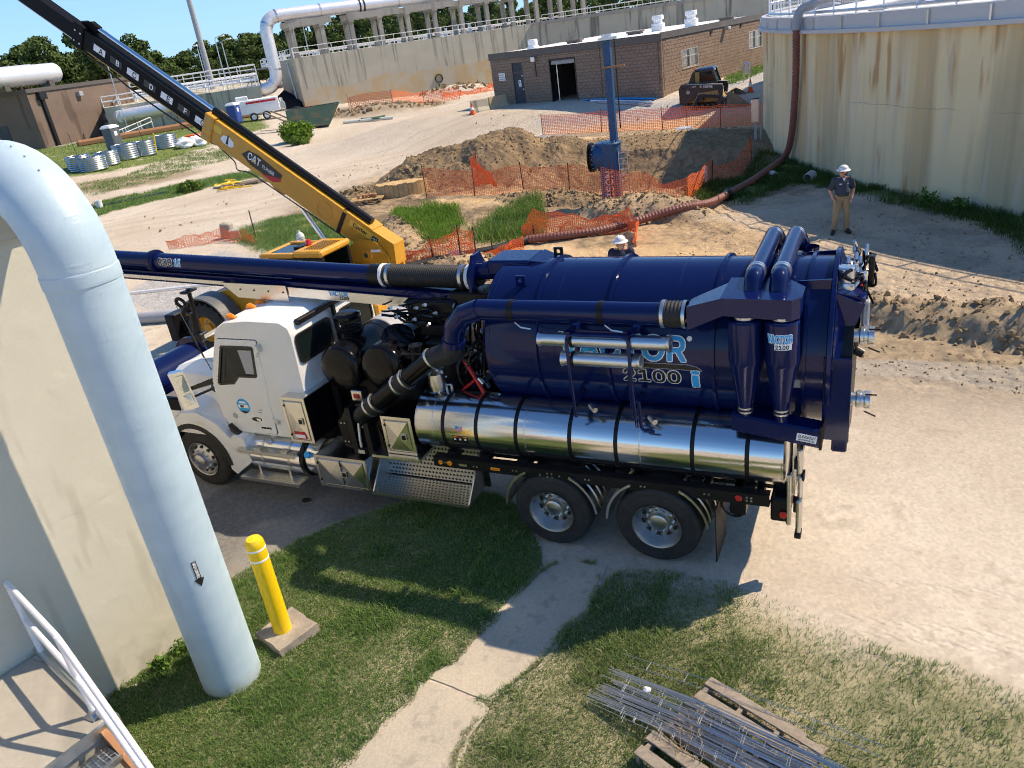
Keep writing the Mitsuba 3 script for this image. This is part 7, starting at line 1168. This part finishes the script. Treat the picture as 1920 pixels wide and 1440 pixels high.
    if glasses: put(k + '__glasses', w(cat([bone_mesh(hd_((e * .035, .088, .022)), hd_((e * .06, .07, .022)), .017) for e in (-1, 1)] + [tube([hd_((e * .07, .07, .025)), hd_((e * .092, -.01, .025))], .006, 5) for e in (-1, 1)])), 'decal_black', True)
    put(k + '__mouth', w(cat([tube([hd_((x, .083 - abs(x) * .3, -.058)) for x in (-.022, 0, .022)], .005, 5)])), 'red_paint', True)
    if logo:
        put(k + '__logo', w(bx(.05, .12, .176, .182, 1.345, 1.365)), 'decal_white', False); put(k + '__logo_001', w(bx(-.11, -.07, .176, .182, 1.35, 1.365)), 'decal_white', False); put(k + '__undershirt', w(hull([(-.04, .11, 1.485), (.04, .11, 1.485), (0, .145, 1.43), (0, .10, 1.49)])), 'decal_white', False)
    return k
def bone_mesh(a, b, r): me = bone(a, r, b, r).to_mesh(); return trimesh.Trimesh(me.vert_properties[:, :3], me.tri_verts, process=False)
stand = dict(hipc=np.array([0, 0, .97]), belly=np.array([0, .03, 1.12]), chest=np.array([0, .0, 1.33]), neck=np.array([0, -.01, 1.51]), head=np.array([0, .02, 1.63]), sh_l=np.array([-.19, 0, 1.44]), sh_r=np.array([.19, 0, 1.44]), el_l=np.array([-.29, -.06, 1.17]), el_r=np.array([.30, -.05, 1.17]), wr_l=np.array([-.235, .06, .97]), wr_r=np.array([.24, .07, .97]), hand_l=np.array([-.18, .11, .88]), hand_r=np.array([.17, .13, .88]), hip_l=np.array([-.095, 0, .92]), hip_r=np.array([.095, 0, .92]), kn_l=np.array([-.13, .03, .50]), kn_r=np.array([.14, .03, .50]), an_l=np.array([-.15, -.02, .09]), an_r=np.array([.17, -.02, .09]), toe_l=np.array([-.20, .15, .05]), toe_r=np.array([.24, .14, .05]))
p1 = (2.50, 14.85); person('person', 'person in white hard hat, dark polo shirt and khaki trousers standing by the tank wall', (p1[0], p1[1], GZ(*p1)), math.radians(196), stand, ('cloth_grey', 'khaki'), look=math.radians(-62))
p2 = (-1.62, 8.5); person('person_001', 'person in a white hard hat whose head and shoulders show above the blue debris tank', (p2[0], p2[1], GZ(*p2) + .0), math.radians(190), {**stand, 'head': np.array([0, .05, 1.62])}, ('cloth_navy', 'khaki'), look=.1, glasses=True, logo=False)
# ================================================================== pallet and wire on the lawn
mat('old_wood', {'type': 'twosided', 'b': {'type': 'diffuse', 'reflectance': proc(lambda p, n, uv: mix((.20, .165, .125), (.38, .33, .265), fbm(p.x * 6 + p.y * 30, p.y * 6 - p.x * 20, p.z * 9) * .7 + .3 * noise(p.x * 50, p.y * 50)))}})
D('fresh_wood', proc(lambda p, n, uv: mix((.42, .28, .13), (.62, .45, .24), fbm(p.x * 5, p.y * 5, p.z * 5))))
pal = tag('pallet', 'weathered grey timber pallet lying on the lawn under bundled wire', 'pallet')
po, pe = np.array([2.36, -1.76]), np.array([.915, -.405]); pn = np.array([-.405, -.915])
def pb(u0, u1, v0, v1, z0, z1, j=0.0): return frame(bx(u0, u1, v0, v1, z0, z1, .004), (po[0], po[1], 0), (pe[0], pe[1], 0), (pn[0], pn[1], 0), (0, 0, -1)) if False else frame(bx(u0, u1, -v1, -v0, z0, z1, .004), (po[0], po[1], 0), (pe[0], pe[1], 0), (-pn[0], -pn[1], 0), (0, 0, 1))
for i, (v, w, u0, u1) in enumerate([(.0, .12, .0, 1.02), (.20, .12, .02, 1.22), (.36, .10, .0, 1.2), (.52, .12, .03, 1.2), (.70, .11, .0, 1.2), (.86, .13, -.02, 1.22), (1.06, .12, .0, 1.2)]): part(pal, 'deck_board', pb(u0, u1, v, v + w, .118, .138), 'old_wood', False)
part(pal, 'deck_board', mv(pb(1.0, 1.22, .04, .12, .118, .136), 0, 0, 0), 'old_wood', False, 'broken end of the first deck board')
for u in (.02, .40, .78, 1.14): part(pal, 'stringer', pb(u, u + .045, .0, 1.18, .022, .118), 'old_wood', False)
for v in (.0, .55, 1.06): part(pal, 'bottom_board', pb(.0, 1.2, v, v + .11, .0, .021), 'old_wood', False)
wr_ = tag('wire_bundle', 'bundle of galvanised ladder wire laid across the old pallet', 'wire bundle')
o2, e2, n2_ = np.array([1.40, -1.98]), np.array([.965, -.262]), np.array([-.262, -.965])
def wv(u, v, z): q = o2 + e2 * u + n2_ * v; return (q[0], q[1], z)
g = np.random.default_rng(11); ls = []; rg = []
VC = (-.05, -.02, .07, .12, .16, .20, .26, .33, .37)
for i in range(54):
    v = VC[i % 9] + g.normal(0, .012); u0 = g.uniform(-.08, .25); z = .14 + g.uniform(.01, .10); dv = g.normal(0, .025)
    z0 = .06 + (z - .14) * .8
    ls.append(tube([wv(u0, v, z0), wv(u0 + .9, v + dv * .4, z), wv(2.0, v + dv * .8, z), wv(3.2 + g.uniform(-.1, .2), v + dv, z - .02)], .0048, 4))
    if i % 2 == 0:
        for t in np.arange(g.uniform(.1, .5), 3.0, .41): rg.append(tube([wv(u0 + t, v, z0 + (z - z0) * min(1, t) + .003), wv(u0 + t + .02, v + .10, z0 + (z - z0) * min(1, t) + .003)], .004, 4))
part(wr_, 'long_wire', ls, 'wire_steel', False, None, 'stuff'); part(wr_, 'cross_wire', rg, 'wire_steel', False, None, 'stuff')
part(wr_, 'wad', [ico(wv(.46, .06, .20), .032, 2, .3, (1.2, .9, .7))], 'white_matt', 30, 'white wad caught in the wire')
def ladder_wire(lab, a, b, z0, z1, w):
    k = thing('ladder_wire', lab, 'wire'); a, b = np.array(a), np.array(b); d = (b - a) / np.linalg.norm(b - a); nn = np.array([d[1], -d[0]]); L = np.linalg.norm(b - a)
    R_w = lambda t, o: (*(a + d * t + nn * o), z0 + (z1 - z0) * min(1, t / 1.0))
    part(k, 'long_wire', tube([R_w(t, 0) for t in np.linspace(0, L, 8)], .0035, 4), 'wire_steel', False); part(k, 'long_wire', tube([R_w(t, w) for t in np.linspace(.1, L, 8)], .0035, 4), 'wire_steel', False)
    part(k, 'cross_wire', [tube([R_w(t, 0), R_w(t, w)], .0035, 4) for t in np.arange(.3, L, .41)], 'wire_steel', False, None, 'stuff')
ladder_wire('thin ladder wire on the grass on the path side of the pallet', (1.22, -2.20), (3.6, -2.90), .05, .15, .13)
ladder_wire('thin ladder wire on the grass between the truck and the pallet', (1.44, -1.64), (3.9, -2.12), .05, .15, .12)
dg = []
for i in range(60):
    q = po + pe * g.uniform(.1, .5) + pn * g.uniform(.62, .95); h = g.uniform(.1, .3); d = g.normal(0, .1, 2); dg.append(tube([(q[0], q[1], .1), (q[0] + d[0], q[1] + d[1], .1 + h)], [.003, .001], 3))
put('dry_stalks', cat(dg), 'fresh_wood', False); tag('dry_stalks', 'dry straw coloured stalks growing up through the pallet', kind='stuff')
# ================================================================== yard clutter
sp_ = tag('timber_drum', 'low drum of pale timber staves lying on the sand before the netting', 'drum'); dc = np.array([-16.6, 22.9])
n = 34
for i in range(n):
    t = 2 * PI * i / n; r1, r2 = 1.15, .62; q = dc + np.array([r1 * math.cos(t) * .95 + r2 * math.sin(t) * -.3, r1 * math.cos(t) * .42 + r2 * math.sin(t) * .95]); z = GZ(*dc); ta = np.array([-r1 * math.sin(t) * .95 - r2 * math.cos(t) * .3, -r1 * math.sin(t) * .42 + r2 * math.cos(t) * .95]); L = np.linalg.norm(ta); ta /= L; w = L * PI / n * .94; h = .58 + .03 * math.sin(i * 1.7)
    part(sp_, 'stave', frame(bx(-w, w, -.02, .02, -.05, h), (q[0], q[1], z), (ta[0], ta[1], 0), (-ta[1], ta[0], 0), (0, 0, 1)), 'fresh_wood', False)
tt = np.linspace(0, 2 * PI, 40)[:-1]; m = extr(np.stack([dc[0] + 1.12 * np.cos(tt) * .95 - .6 * np.sin(tt) * .3, dc[1] + 1.12 * np.cos(tt) * .42 + .6 * np.sin(tt) * .95], 1), .04); m.apply_translation([0, 0, GZ(*dc) + .52]); part(sp_, 'lid', m, 'fresh_wood', False)
pl2 = tag('pallet_001', 'small pale pallet carrying rusty fittings beside the timber drum', 'pallet'); q = np.array([-17.6, 21.5]); z = GZ(*q) + .05
for i in range(5): part(pl2, 'deck_board', mv(bx(-.75, .75, -.45 + .2 * i, -.31 + .2 * i, .1, .13), q[0], q[1], z, rz=.45), 'fresh_wood', False)
for x in (-.6, 0, .6): part(pl2, 'stringer', mv(bx(x - .05, x + .05, -.46, .5, .0, .1), q[0], q[1], z, rz=.45), 'fresh_wood', False)
ft_ = tag('rusty_fittings', 'rusty pipe fittings heaped on the small pale pallet', 'fittings'); put(ft_, [cyl((q[0] + dx_, q[1] + dy_, z + .13), (q[0] + dx_ + .05, q[1] + dy_, z + .28), .06, 10) for dx_, dy_ in ((-.35, -.2), (-.2, -.05), (-.1, .1), (0, -.1), (.1, .05), (.2, .1), (.3, .2), (.05, .2), (.4, .05))], 'ochre_steel', False); labels[ft_]['kind'] = 'stuff'
# fire hydrant
hy = tag('fire_hydrant', 'pale fire hydrant standing in the rough grass behind the handler cab', 'hydrant'); hx, hyy = -15.15, 13.78; hz = GZ(hx, hyy); P('hydrant_paint', (.55, .58, .54), .5)
part(hy, 'barrel', lathe([(.15, -.05), (.16, .05), (.11, .08), (.11, .45), (.15, .47), (.15, .52), (.12, .53)], (hx, hyy, hz), (0, 0, 1), 24), 'hydrant_paint', 30); part(hy, 'bonnet', lathe([(.15, .52), (.155, .55), (.12, .64), (.06, .70), (.035, .72), (.035, .77), (0, .77)], (hx, hyy, hz), (0, 0, 1), 24), 'hydrant_paint', 30, 'greenish domed bonnet')
for d in ((1, 0), (-1, 0), (0, -1)): part(hy, 'nozzle', cyl((hx + d[0] * .08, hyy + d[1] * .08, hz + .38), (hx + d[0] * .2, hyy + d[1] * .2, hz + .38), .065 if d[1] == 0 else .085, 14), 'hydrant_paint')
st = tag('pipe_stub', 'broken pale concrete stub rising from the heaped netting', 'stub'); put(st, [mv(bx(-.22, .22, -.2, .2, 0, .62, .05), -20.9, 16.0, GZ(-20.9, 16.0), rz=.4, ry=.12), mv(bx(-.15, .3, -.12, .12, 0, .4, .04), -20.3, 15.7, GZ(-20.3, 15.7), rz=.8)], 'grey_conc', False)
# galvanised rings
P('ring_steel', (.50, .53, .56), .3, 1.0)
RG = [(-52.06, 33.56, .8, 1.0, 'first galvanised ring of the row, nearest the pale blue duct'), (-51.2, 33.9, 1.0, .95, 'squat galvanised ring, second of the row'), (-51.85, 35.83, .85, 1.0, 'galvanised ring, third of the row'), (-52.41, 38.14, .95, 1.15, 'tall galvanised ring, fourth of the row'), (-52.1, 39.77, .8, 1.1, 'galvanised ring beside the yellow stake, fifth of the row'), (-53.26, 43.06, .95, 1.05, 'galvanised ring next to the white bags, last of the row'), (-53.4, 34.5, .9, .9, 'galvanised ring standing behind the squat one')]
for x, y, r, h, lab in RG:
    k = thing('steel_ring', lab, 'steel ring', 'galvanised rings in a row on the grass'); prf = [(r + .035 * (i % 2), h * i / 14) for i in range(15)]; put(k, [lathe(prf + [(r - .05, h), (r - .05, 0)], (x, y, GZ(x, y)), (0, 0, 1), 36), ringtube((x, y, GZ(x, y) + h), (0, 0, 1), r, .03, 36, 6)], 'ring_steel', 20)
bgs = []
for i, (x, y, r) in enumerate([(-51.2, 43.2, .62), (-50.9, 44.3, .7), (-51.6, 44.0, .5)]):
    m = ico((x, y, GZ(x, y) + .35), r, 3, .35, (1.2, 1.1, .75), i); solo('white_bag', m, 'white_matt', ('crumpled white bag beside the last steel ring', 'larger crumpled white bag beside the orange box', 'small white bag lying behind the two bigger ones')[i], 'bag', True)
k = tag('orange_box', 'orange plastic box behind the white bags', 'box'); part(k, 'tub', mv(bx(-.6, .6, -.45, .45, 0, .6, .05), -52.4, 45.6, GZ(-52.4, 45.6), rz=.4), 'orange_cone'); part(k, 'lid', mv(bx(-.64, .64, -.5, .5, .602, .72, .04), -52.4, 45.6, GZ(-52.4, 45.6), rz=.4), 'orange_cone')
P('toilet_grey', (.10, .115, .13), .5); P('toilet_blue', (.03, .07, .28), .5)
def toilet(x, y, mt, lab, rz, s=1.0):
    k = thing('portable_toilet', lab, 'portable toilet'); z = GZ(x, y); f = lambda m: mv(mv(m, s=s), x, y, z, rz=rz)
    part(k, 'cabin', f(bx(-.55, .55, -.55, .55, .1, 2.0, .04)), mt); part(k, 'roof', f(hull([(-.6, -.6, 2.0), (.6, -.6, 2.0), (-.6, .6, 2.0), (.6, .6, 2.0), (-.6, -.6, 2.1), (.6, -.6, 2.1), (-.6, .6, 2.1), (.6, .6, 2.1), (-.4, -.45, 2.3), (.4, -.45, 2.3), (-.4, .45, 2.3), (.4, .45, 2.3)])), 'white_matt', 20); d = part(k, 'door', f(bx(.55, .58, -.4, .4, .2, 1.9, .01)), mt, False); part(d, 'sign', f(bx(.58, .59, -.2, .15, 1.3, 1.7)), 'decal_white', False); part(k, 'base', f(bx(-.58, .58, -.58, .58, 0, .1)), 'decal_black', False); part(k, 'panel_rib', [f(bx(-.57, .57, -.57, -.55, h, h + .05)) for h in (.5, .9, 1.3, 1.7)], mt, False)
toilet(-58.2, 42.0, 'toilet_grey', 'grey portable toilet with a white roof behind the steel rings', .1, .92); toilet(-57.6, 56.6, 'toilet_blue', 'blue portable toilet with a white roof beside the white trailer', .2, .9)
tl = tag('generator_trailer', 'white generator trailer with a red stripe beyond the raised boom', 'trailer'); tx0, ty0 = -56.4, 59.2; tz = GZ(tx0, ty0)
tf = lambda m: mv(m, tx0, ty0, tz, rz=.75)
part(tl, 'cabinet', tf(bx(-2.2, 2.0, -.8, .8, .7, 2.1, .06)), 'white_matt'); part(tl, 'top_box', tf(bx(-2.2, -1.0, -.7, .7, 2.1, 2.5, .04)), 'white_matt'); part(tl, 'stripe', tf(bx(-1.3, 1.7, -.82, -.80, 1.72, 1.92)), 'decal_red', False); part(tl, 'drawbar', tf(bx(2.0, 3.2, -.1, .1, .5, .6)), 'decal_grey')
for x in (-.8, .5):
    k = part(tl, 'wheel', tf(lathe([(.25, 0), (.40, .01), (.42, .05), (.42, .2), (.25, .22)], (x, -.95, .42), (0, 1, 0), 24)), 'rubber'); part(k, 'rim', tf(lathe([(.25, .02), (.2, .06), (0, .05)], (x, -.95, .42), (0, 1, 0), 20)), 'white_matt')
part(tl, 'engine_gear', [tf(bx(2.0, 2.6, -.6, .6, .7, 1.5, .1)), tf(cyl((2.3, -.3, 1.5), (2.3, -.3, 1.9), .12)), tf(cyl((2.3, .3, 1.5), (2.3, .3, 1.8), .18))], 'alu')
# green skip with loading ramps
P('skip_green', proc(lambda p, n, uv: mix((.085, .15, .10), (.20, .17, .10), smoothstep(.5, .68, fbm(p.x * 1.5, p.y * 1.5, p.z * 2)))), .6)
dp = tag('skip', 'battered green open skip standing at the edge of the churned ground', 'skip'); dx0, dy0 = -46.3, 54.6; dz0 = GZ(dx0, dy0)
dfm = lambda m: mv(m, dx0, dy0, dz0, rz=.62)
prof = sg.Polygon([(-2.2, .1), (1.5, .1), (2.7, 1.75), (-2.2, 1.75)]); part(dp, 'side', dfm(prism_y(prof, -1.05, -1.0)), 'skip_green', False); part(dp, 'side', dfm(prism_y(prof, 1.0, 1.05)), 'skip_green', False); part(dp, 'floor', dfm(bx(-2.2, 1.5, -1, 1, .1, .2)), 'skip_green', False); part(dp, 'end', dfm(hull([(1.5, y, .1) for y in (-1, 1)] + [(2.7, y, 1.75) for y in (-1, 1)] + [(1.56, y, .1) for y in (-1, 1)] + [(2.76, y, 1.75) for y in (-1, 1)])), 'skip_green', False); part(dp, 'rim', [dfm(bx(-2.2, 2.75, y - .05, y + .05, 1.75, 1.85)) for y in (-1.02, 1.02)], 'skip_green', False); [part(dp, 'rib', dfm(bx(x - .05, x + .05, -1.12, -1.05, .2, 1.75)), 'skip_green', False) for x in (-1.4, -.4, .6)]
for i, (a, y0) in enumerate(((-2.9, -1.3), (-2.5, .4))): solo('loading_ramp', dfm(mv(bx(-1.3, 1.3, -.25, .25, -.06, .06), a, y0, 1.3, ry=.55)), 'old_wood', ('brown ramp leaning on the near corner of the skip', 'second brown ramp leaning beside the first at the skip')[i], 'ramp', False)
D('tarp_black', (.025, .026, .03)); m = hull([(-60.5, 67, 1.2), (-57.4, 66.2, 1.2), (-59.9, 72.6, 1.2), (-62, 70, 3.2), (-63.5, 72, 3.4), (-64.5, 68, 1.2), (-58.6, 68.6, 1.9)]).subdivide().subdivide().subdivide(); m.vertices += .35 * (np.stack([meshkit.fbm(m.vertices * .9, 3, s) for s in (1, 2, 3)], 1) - .5); solo('covered_heap', m, 'tarp_black', 'heap under black sheeting against the dark end of the basin wall', 'heap', 30)
k = tag('red_sheet', 'red sheet lying at the foot of the black covered heap', 'sheet'); m = hull([(-57.8, 65.6, 1.25), (-55.2, 66.2, 1.2), (-57, 67.6, 1.5), (-56, 67, 1.55), (-57.5, 66.8, 1.5)]); put(k, m, 'red_paint', False)
# jersey barriers, cones
def jersey(a, b, lab, mt):
    k = thing('jersey_barrier', lab, 'barrier'); a, b = np.array(a, float), np.array(b, float); d = (b - a) / np.linalg.norm(b - a); n = np.array([-d[1], d[0]]); L = np.linalg.norm(b - a); m = prism_x([(-.3, 0), (.3, 0), (.28, .1), (.12, .33), (.08, .8), (-.08, .8), (-.12, .33), (-.28, .1)], 0, L); put(k, frame(m, p3(a, GZ(*a)), (d[0], d[1], 0), (n[0], n[1], 0), (0, 0, 1)), mt, False)
jersey((-22.75, 42.35), (-21.95, 43.35), 'concrete road barrier with its shaded end towards the cone by the block building', 'dark_conc'); jersey((-21.9, 43.5), (-21.2, 44.8), 'sunlit concrete road barrier touching the corner of the block building', 'basin_conc')
def cone(x, y, lab, h=.72):
    k = thing('traffic_cone', lab, 'traffic cone'); z = GZ(x, y); part(k, 'body', lathe([(.15, .03), (.03, h), (0, h)], (x, y, z), (0, 0, 1), 20), 'orange_cone'); part(k, 'base', bx(x - .2, x + .2, y - .2, y + .2, z, z + .035, .01), 'orange_cone', False); part(k, 'band', lathe([(.108, .285), (.112, .28), (.078, .48), (.07, .48)], (x, y, z), (0, 0, 1), 20), 'decal_white')
cone(-22.5, 42.0, 'traffic cone against the end of the concrete barrier'); cone(-3.95, 40.99, 'traffic cone standing on the gravel beyond the track loader', .66); cone(-14.1, 9.3, 'traffic cone on the gravel behind the truck boom rest')
mh = tag('pipe_valve', 'small green valve stand under the pipe hole in the basin wall', 'valve'); put(mh, [cyl((-46.9, 79.9, .3), (-46.7, 80.2, 1.5), .08, 8), cyl((-46.4, 79.9, .3), (-46.6, 80.2, 1.5), .08, 8)], 'skip_green', False)
for i, (a, b, r) in enumerate([((-44.2, 56.4), (-39.9, 58.6), .14), ((-43.3, 58.2), (-40.6, 57.4), .1), ((-42.8, 57.0), (-41.2, 59.2), .09)]): solo('green_pipe', tube([p3(a, GZ(*a) + r + (.1 if i else 0)), p3(b, GZ(*b) + r + (.2 if i else 0))], r, 10), 'hydrant_paint' if i == 0 else 'skip_green', ('long pale green pipe on the bank by the netting', 'shorter dark green pipe crossing the pale one', 'dark green pipe end leaning on the pale one')[i], 'pipe')
# timber and tape on the grass strip
for i, (u, v, L, rz, h) in enumerate([(-30.7, 28.4, 3.0, .55, .0), (-31.3, 28.0, 2.4, .35, .05), (-30.3, 28.9, 3.2, .7, .1), (-31.8, 27.6, 2.0, .2, .02), (-30.0, 28.2, 2.2, .9, .16)]): solo('timber', mv(bx(-L / 2, L / 2, -.12, .12, 0, .1, .01), u, v, GZ(u, v) + h, rz=rz), 'old_wood', ('grey plank of the roadside pile', 'short grey plank of the roadside pile under the yellow tape', 'longest plank of the roadside pile', 'round brown timber lying by the yellow tape', 'plank leaning over the roadside pile')[i], 'timber', False)
g = np.random.default_rng(3); tp = []
for i in range(9):
    c0 = np.array([-31.6, 27.6, .15]) + g.normal(0, .35, 3) * [1, 1, .2]; tp.append(tube(bend([c0, c0 + g.normal(0, .4, 3) * [1, 1, .3], c0 + g.normal(0, .5, 3) * [1, 1, .3], c0 + g.normal(0, .5, 3) * [1, 1, .2]], .3, 5), .035, 4))
k = tag('yellow_tape', 'tangle of yellow tape on the roadside timber', 'tape'); v = cat(tp); v.vertices[:, 2] = np.maximum(v.vertices[:, 2], .03); put(k, v, 'yellow_plastic', False)
bk_ = tag('bucket', 'white plastic bucket standing beside the grass strip', 'bucket'); part(bk_, 'pail', lathe([(0, .02), (.15, .02), (.15, 0), (.17, 0), (.20, .42), (.21, .42), (.21, .45), (.185, .45), (.16, .04)], (-37.9, 23.4, GZ(-37.9, 23.4)), (0, 0, 1), 24), 'white_matt', 30); part(bk_, 'handle', ringtube((-37.9, 23.4, GZ(-37.9, 23.4) + .40), (0, .6, 1), .2, .008, 24, 4), 'galv')
solo('black_plank', mv(bx(-2.2, 2.2, -.2, .2, 0, .1), -37.5, 25.2, GZ(-37.5, 25.2), rz=1.05), 'decal_black', 'long dark board lying in the grass strip', 'board', False)
solo('silt_barrier', mv(bx(-9, 9, -.25, .25, 0, .7, .2), -65.5, 55.0, 1.3, rz=.95), 'ochre_steel', 'long low rusty brown trough on the far lawn', 'trough', 20)
solo('orange_barrow', [mv(hull([(-.9, -.6, .5), (.9, -.6, .5), (-.9, .6, .5), (.9, .6, .5), (-1.4, -.9, 1.5), (1.5, -.9, 1.4), (-1.4, .9, 1.5), (1.5, .9, 1.4)]), -71, 63, 1.3), bx(-71.8, -70.2, 62.5, 63.5, 1.2, 1.9)], 'orange_cone', 'orange hopper seen under the black boom on the far lawn', 'hopper', False)
for i, (x, y, h) in enumerate([(-52.2, 40.9, 1.5)]): solo('yellow_stake', tube([(x, y, GZ(x, y)), (x + .3, y, GZ(x, y) + h)], .07, 8), 'yellow_plastic', 'pale yellow stake between two steel rings', 'stake')
for i, (x, y) in enumerate([(-56, 36.5), (-60.5, 47.0), (-61, 52.5)]): solo('marker_rod', tube([(x, y, GZ(x, y)), (x - .25, y, GZ(x, y) + 2.3)], .025, 5), 'rust_post', ('thin dark rod on the lawn behind the third steel ring', 'thin dark rod on the lawn behind the grey portable toilet', 'thin dark rod on the lawn beside the brown trough')[i], 'rod')
# control box by the tank, small things in the tank's shade
cbx = tag('control_box', 'grey electrical box on a post at the edge of the concrete tank', 'electrical box'); x, y = -1.95, 29.6; z = GZ(x, y)
part(cbx, 'cabinet', bx(x - .16, x + .16, y - .1, y + .12, z + .75, z + 1.75, .02), 'galv', 30); part(cbx, 'post', [bx(x - .06, x + .06, y - .03, y + .03, z, z + .76), bx(x + .2, x + .25, y, y + .05, z - .05, z + 1.85)], 'decal_grey', False); part(cbx, 'hood', bx(x - .17, x + .17, y - .14, y + .13, z + 1.75, z + 1.79), 'decal_black', False)
solo('white_stake', bx(-2.62, -2.5, 21.9, 22.0, GZ(-2.55, 22) - .05, GZ(-2.55, 22) + .68, .01), 'white_paint', 'short white square stake standing in the shaded grass', 'stake', False)
pe_ = tag('pipe_end', 'short grey pipe end lying in the grass at the foot of the tank', 'pipe'); put(pe_, lathe([(.13, 0), (.16, 0), (.16, .5), (.13, .5), (.13, 0)], (1.0, 21.6, GZ(1.0, 21.6) + .14), (.25, 1, .05), 20), 'decal_grey', 30)
solo('pale_stone', ico((-.35, 23.0, GZ(-.35, 23) + .06), .14, 2, .3, (1.3, 1, .7)), 'white_matt', 'pale stone in the shaded grass beside the reddish hose', 'stone', True)
k = tag('crushed_sheet', 'crumpled white sheet lying in the grass by the netting in the shade', 'sheet'); m = ico((-2.0, 23.9, GZ(-2, 23.9) + .07), .3, 3, .6, (1.4, .8, .3), 4); put(k, m, 'white_matt', 25)
solo('white_float', ico((-6.6, 35.9, GZ(-6.6, 35.9) + .1), .26, 2, .15, (2.0, .9, .45)), 'white_matt', 'white float lying at the foot of the netting before the loader', 'float', True)
rs = tag('riser_pipes', 'thin meter pipes standing by the sunlit side of the block building', 'pipes'); rx, ry = -4.9, 44.5; put(rs, [tube(bend([(rx, ry, 1.2), (rx, ry, 2.5), (rx + .4, ry, 2.5), (rx + .4, ry, 1.2)], .1), .04, 6), bx(rx + .08, rx + .34, ry - .1, ry + .1, 1.9, 2.5, .03), tube([(rx, ry, 2.2), (rx - .5, ry + .5, 2.2)], .035, 6)], 'galv', 30)
# bush by the skip
def leafball(c, R, n, s, col, seed, sq=1.0):
    g = np.random.default_rng(seed); k_ = g.standard_normal((9, 3)); k_ /= np.linalg.norm(k_, axis=1, keepdims=True); L = np.asarray(c) + k_ * R * .5 * [1, 1, sq]; i = g.integers(0, 9, n); d = g.standard_normal((n, 3)); d /= np.linalg.norm(d, axis=1, keepdims=True); q = L[i] + d * (R * .55 * g.uniform(.5, 1.1, n))[:, None] * [1, 1, sq]
    u = g.standard_normal((n, 3)); u /= np.linalg.norm(u, axis=1, keepdims=True); v = np.cross(u, d); v /= np.linalg.norm(v, axis=1, keepdims=True) + 1e-9; w = s * g.uniform(.6, 1.4, n)[:, None]
    V = np.stack([q - u * w, q + v * w * .5, q + u * w, q - v * w * .5], 1).reshape(-1, 3); b = np.arange(n)[:, None] * 4; cc_ = np.array(col) * g.uniform(.6, 1.5, (n, 1)); return trimesh.Trimesh(V, np.vstack([b + [0, 1, 2], b + [0, 2, 3]]), process=False), np.repeat(cc_, 4, 0)
bs_ = tag('bush', 'bright leafy green bush growing in front of the green skip', 'bush'); bx0, by0 = -41.6, 46.4; bz = GZ(bx0, by0)
m, c = leafball((bx0, by0, bz + .95), 1.5, 3200, .13, (.13, .21, .03), 5, .75); put(bs_ + '__foliage', m, 'leaf', False, color=c); put(bs_ + '__stem', [tube([(bx0, by0, bz - .1), (bx0 + dx_, by0 + dy_, bz + 1.2)], [.05, .02], 6) for dx_, dy_ in ((.3, .1), (-.4, .2), (.1, -.4), (-.1, .4))], 'bark', True)
for i, (x, y, R) in enumerate([(-34.2, 26.9, .8), (-40.4, 44.8, 1.0)]):
    k = thing('weed_clump', ('low green weed clump in the grass strip beside the road', 'low weed clump at the foot of the bush')[i], 'weeds'); m, c = leafball((x, y, GZ(x, y) + .3), R, 900, .1, (.09, .15, .03), 8 + i, .5); put(k, m, 'leaf', False, color=c)
for i, (x, y, R, lab) in enumerate([(4.6, 17.6, .35, 'small weed growing against the foot of the tank wall'), (5.4, 16.9, .28, 'tall thin weed against the tank wall'), (-3.55, -3.35, .16, 'leafy weed at the foot of the cream wall near the landing'), (-3.55, -3.05, .14, 'leafy weed at the foot of the cream wall behind the duct')]):
    k = thing('weed', lab, 'weed'); m, c = leafball((x, y, max(GZ(x, y), 0) + R * .6), R, 260, R * .16, (.08, .15, .03), 20 + i, .9); put(k + '__foliage', m, 'leaf', False, color=c); tag(k + '__foliage', kind='stuff')
solo('stone_spot', ico((-4.2, .1, .0), .07, 2, .3, (1.4, .9, .35)), 'decal_black', 'small dark clod on the shaded asphalt under the cab', 'clod', True)
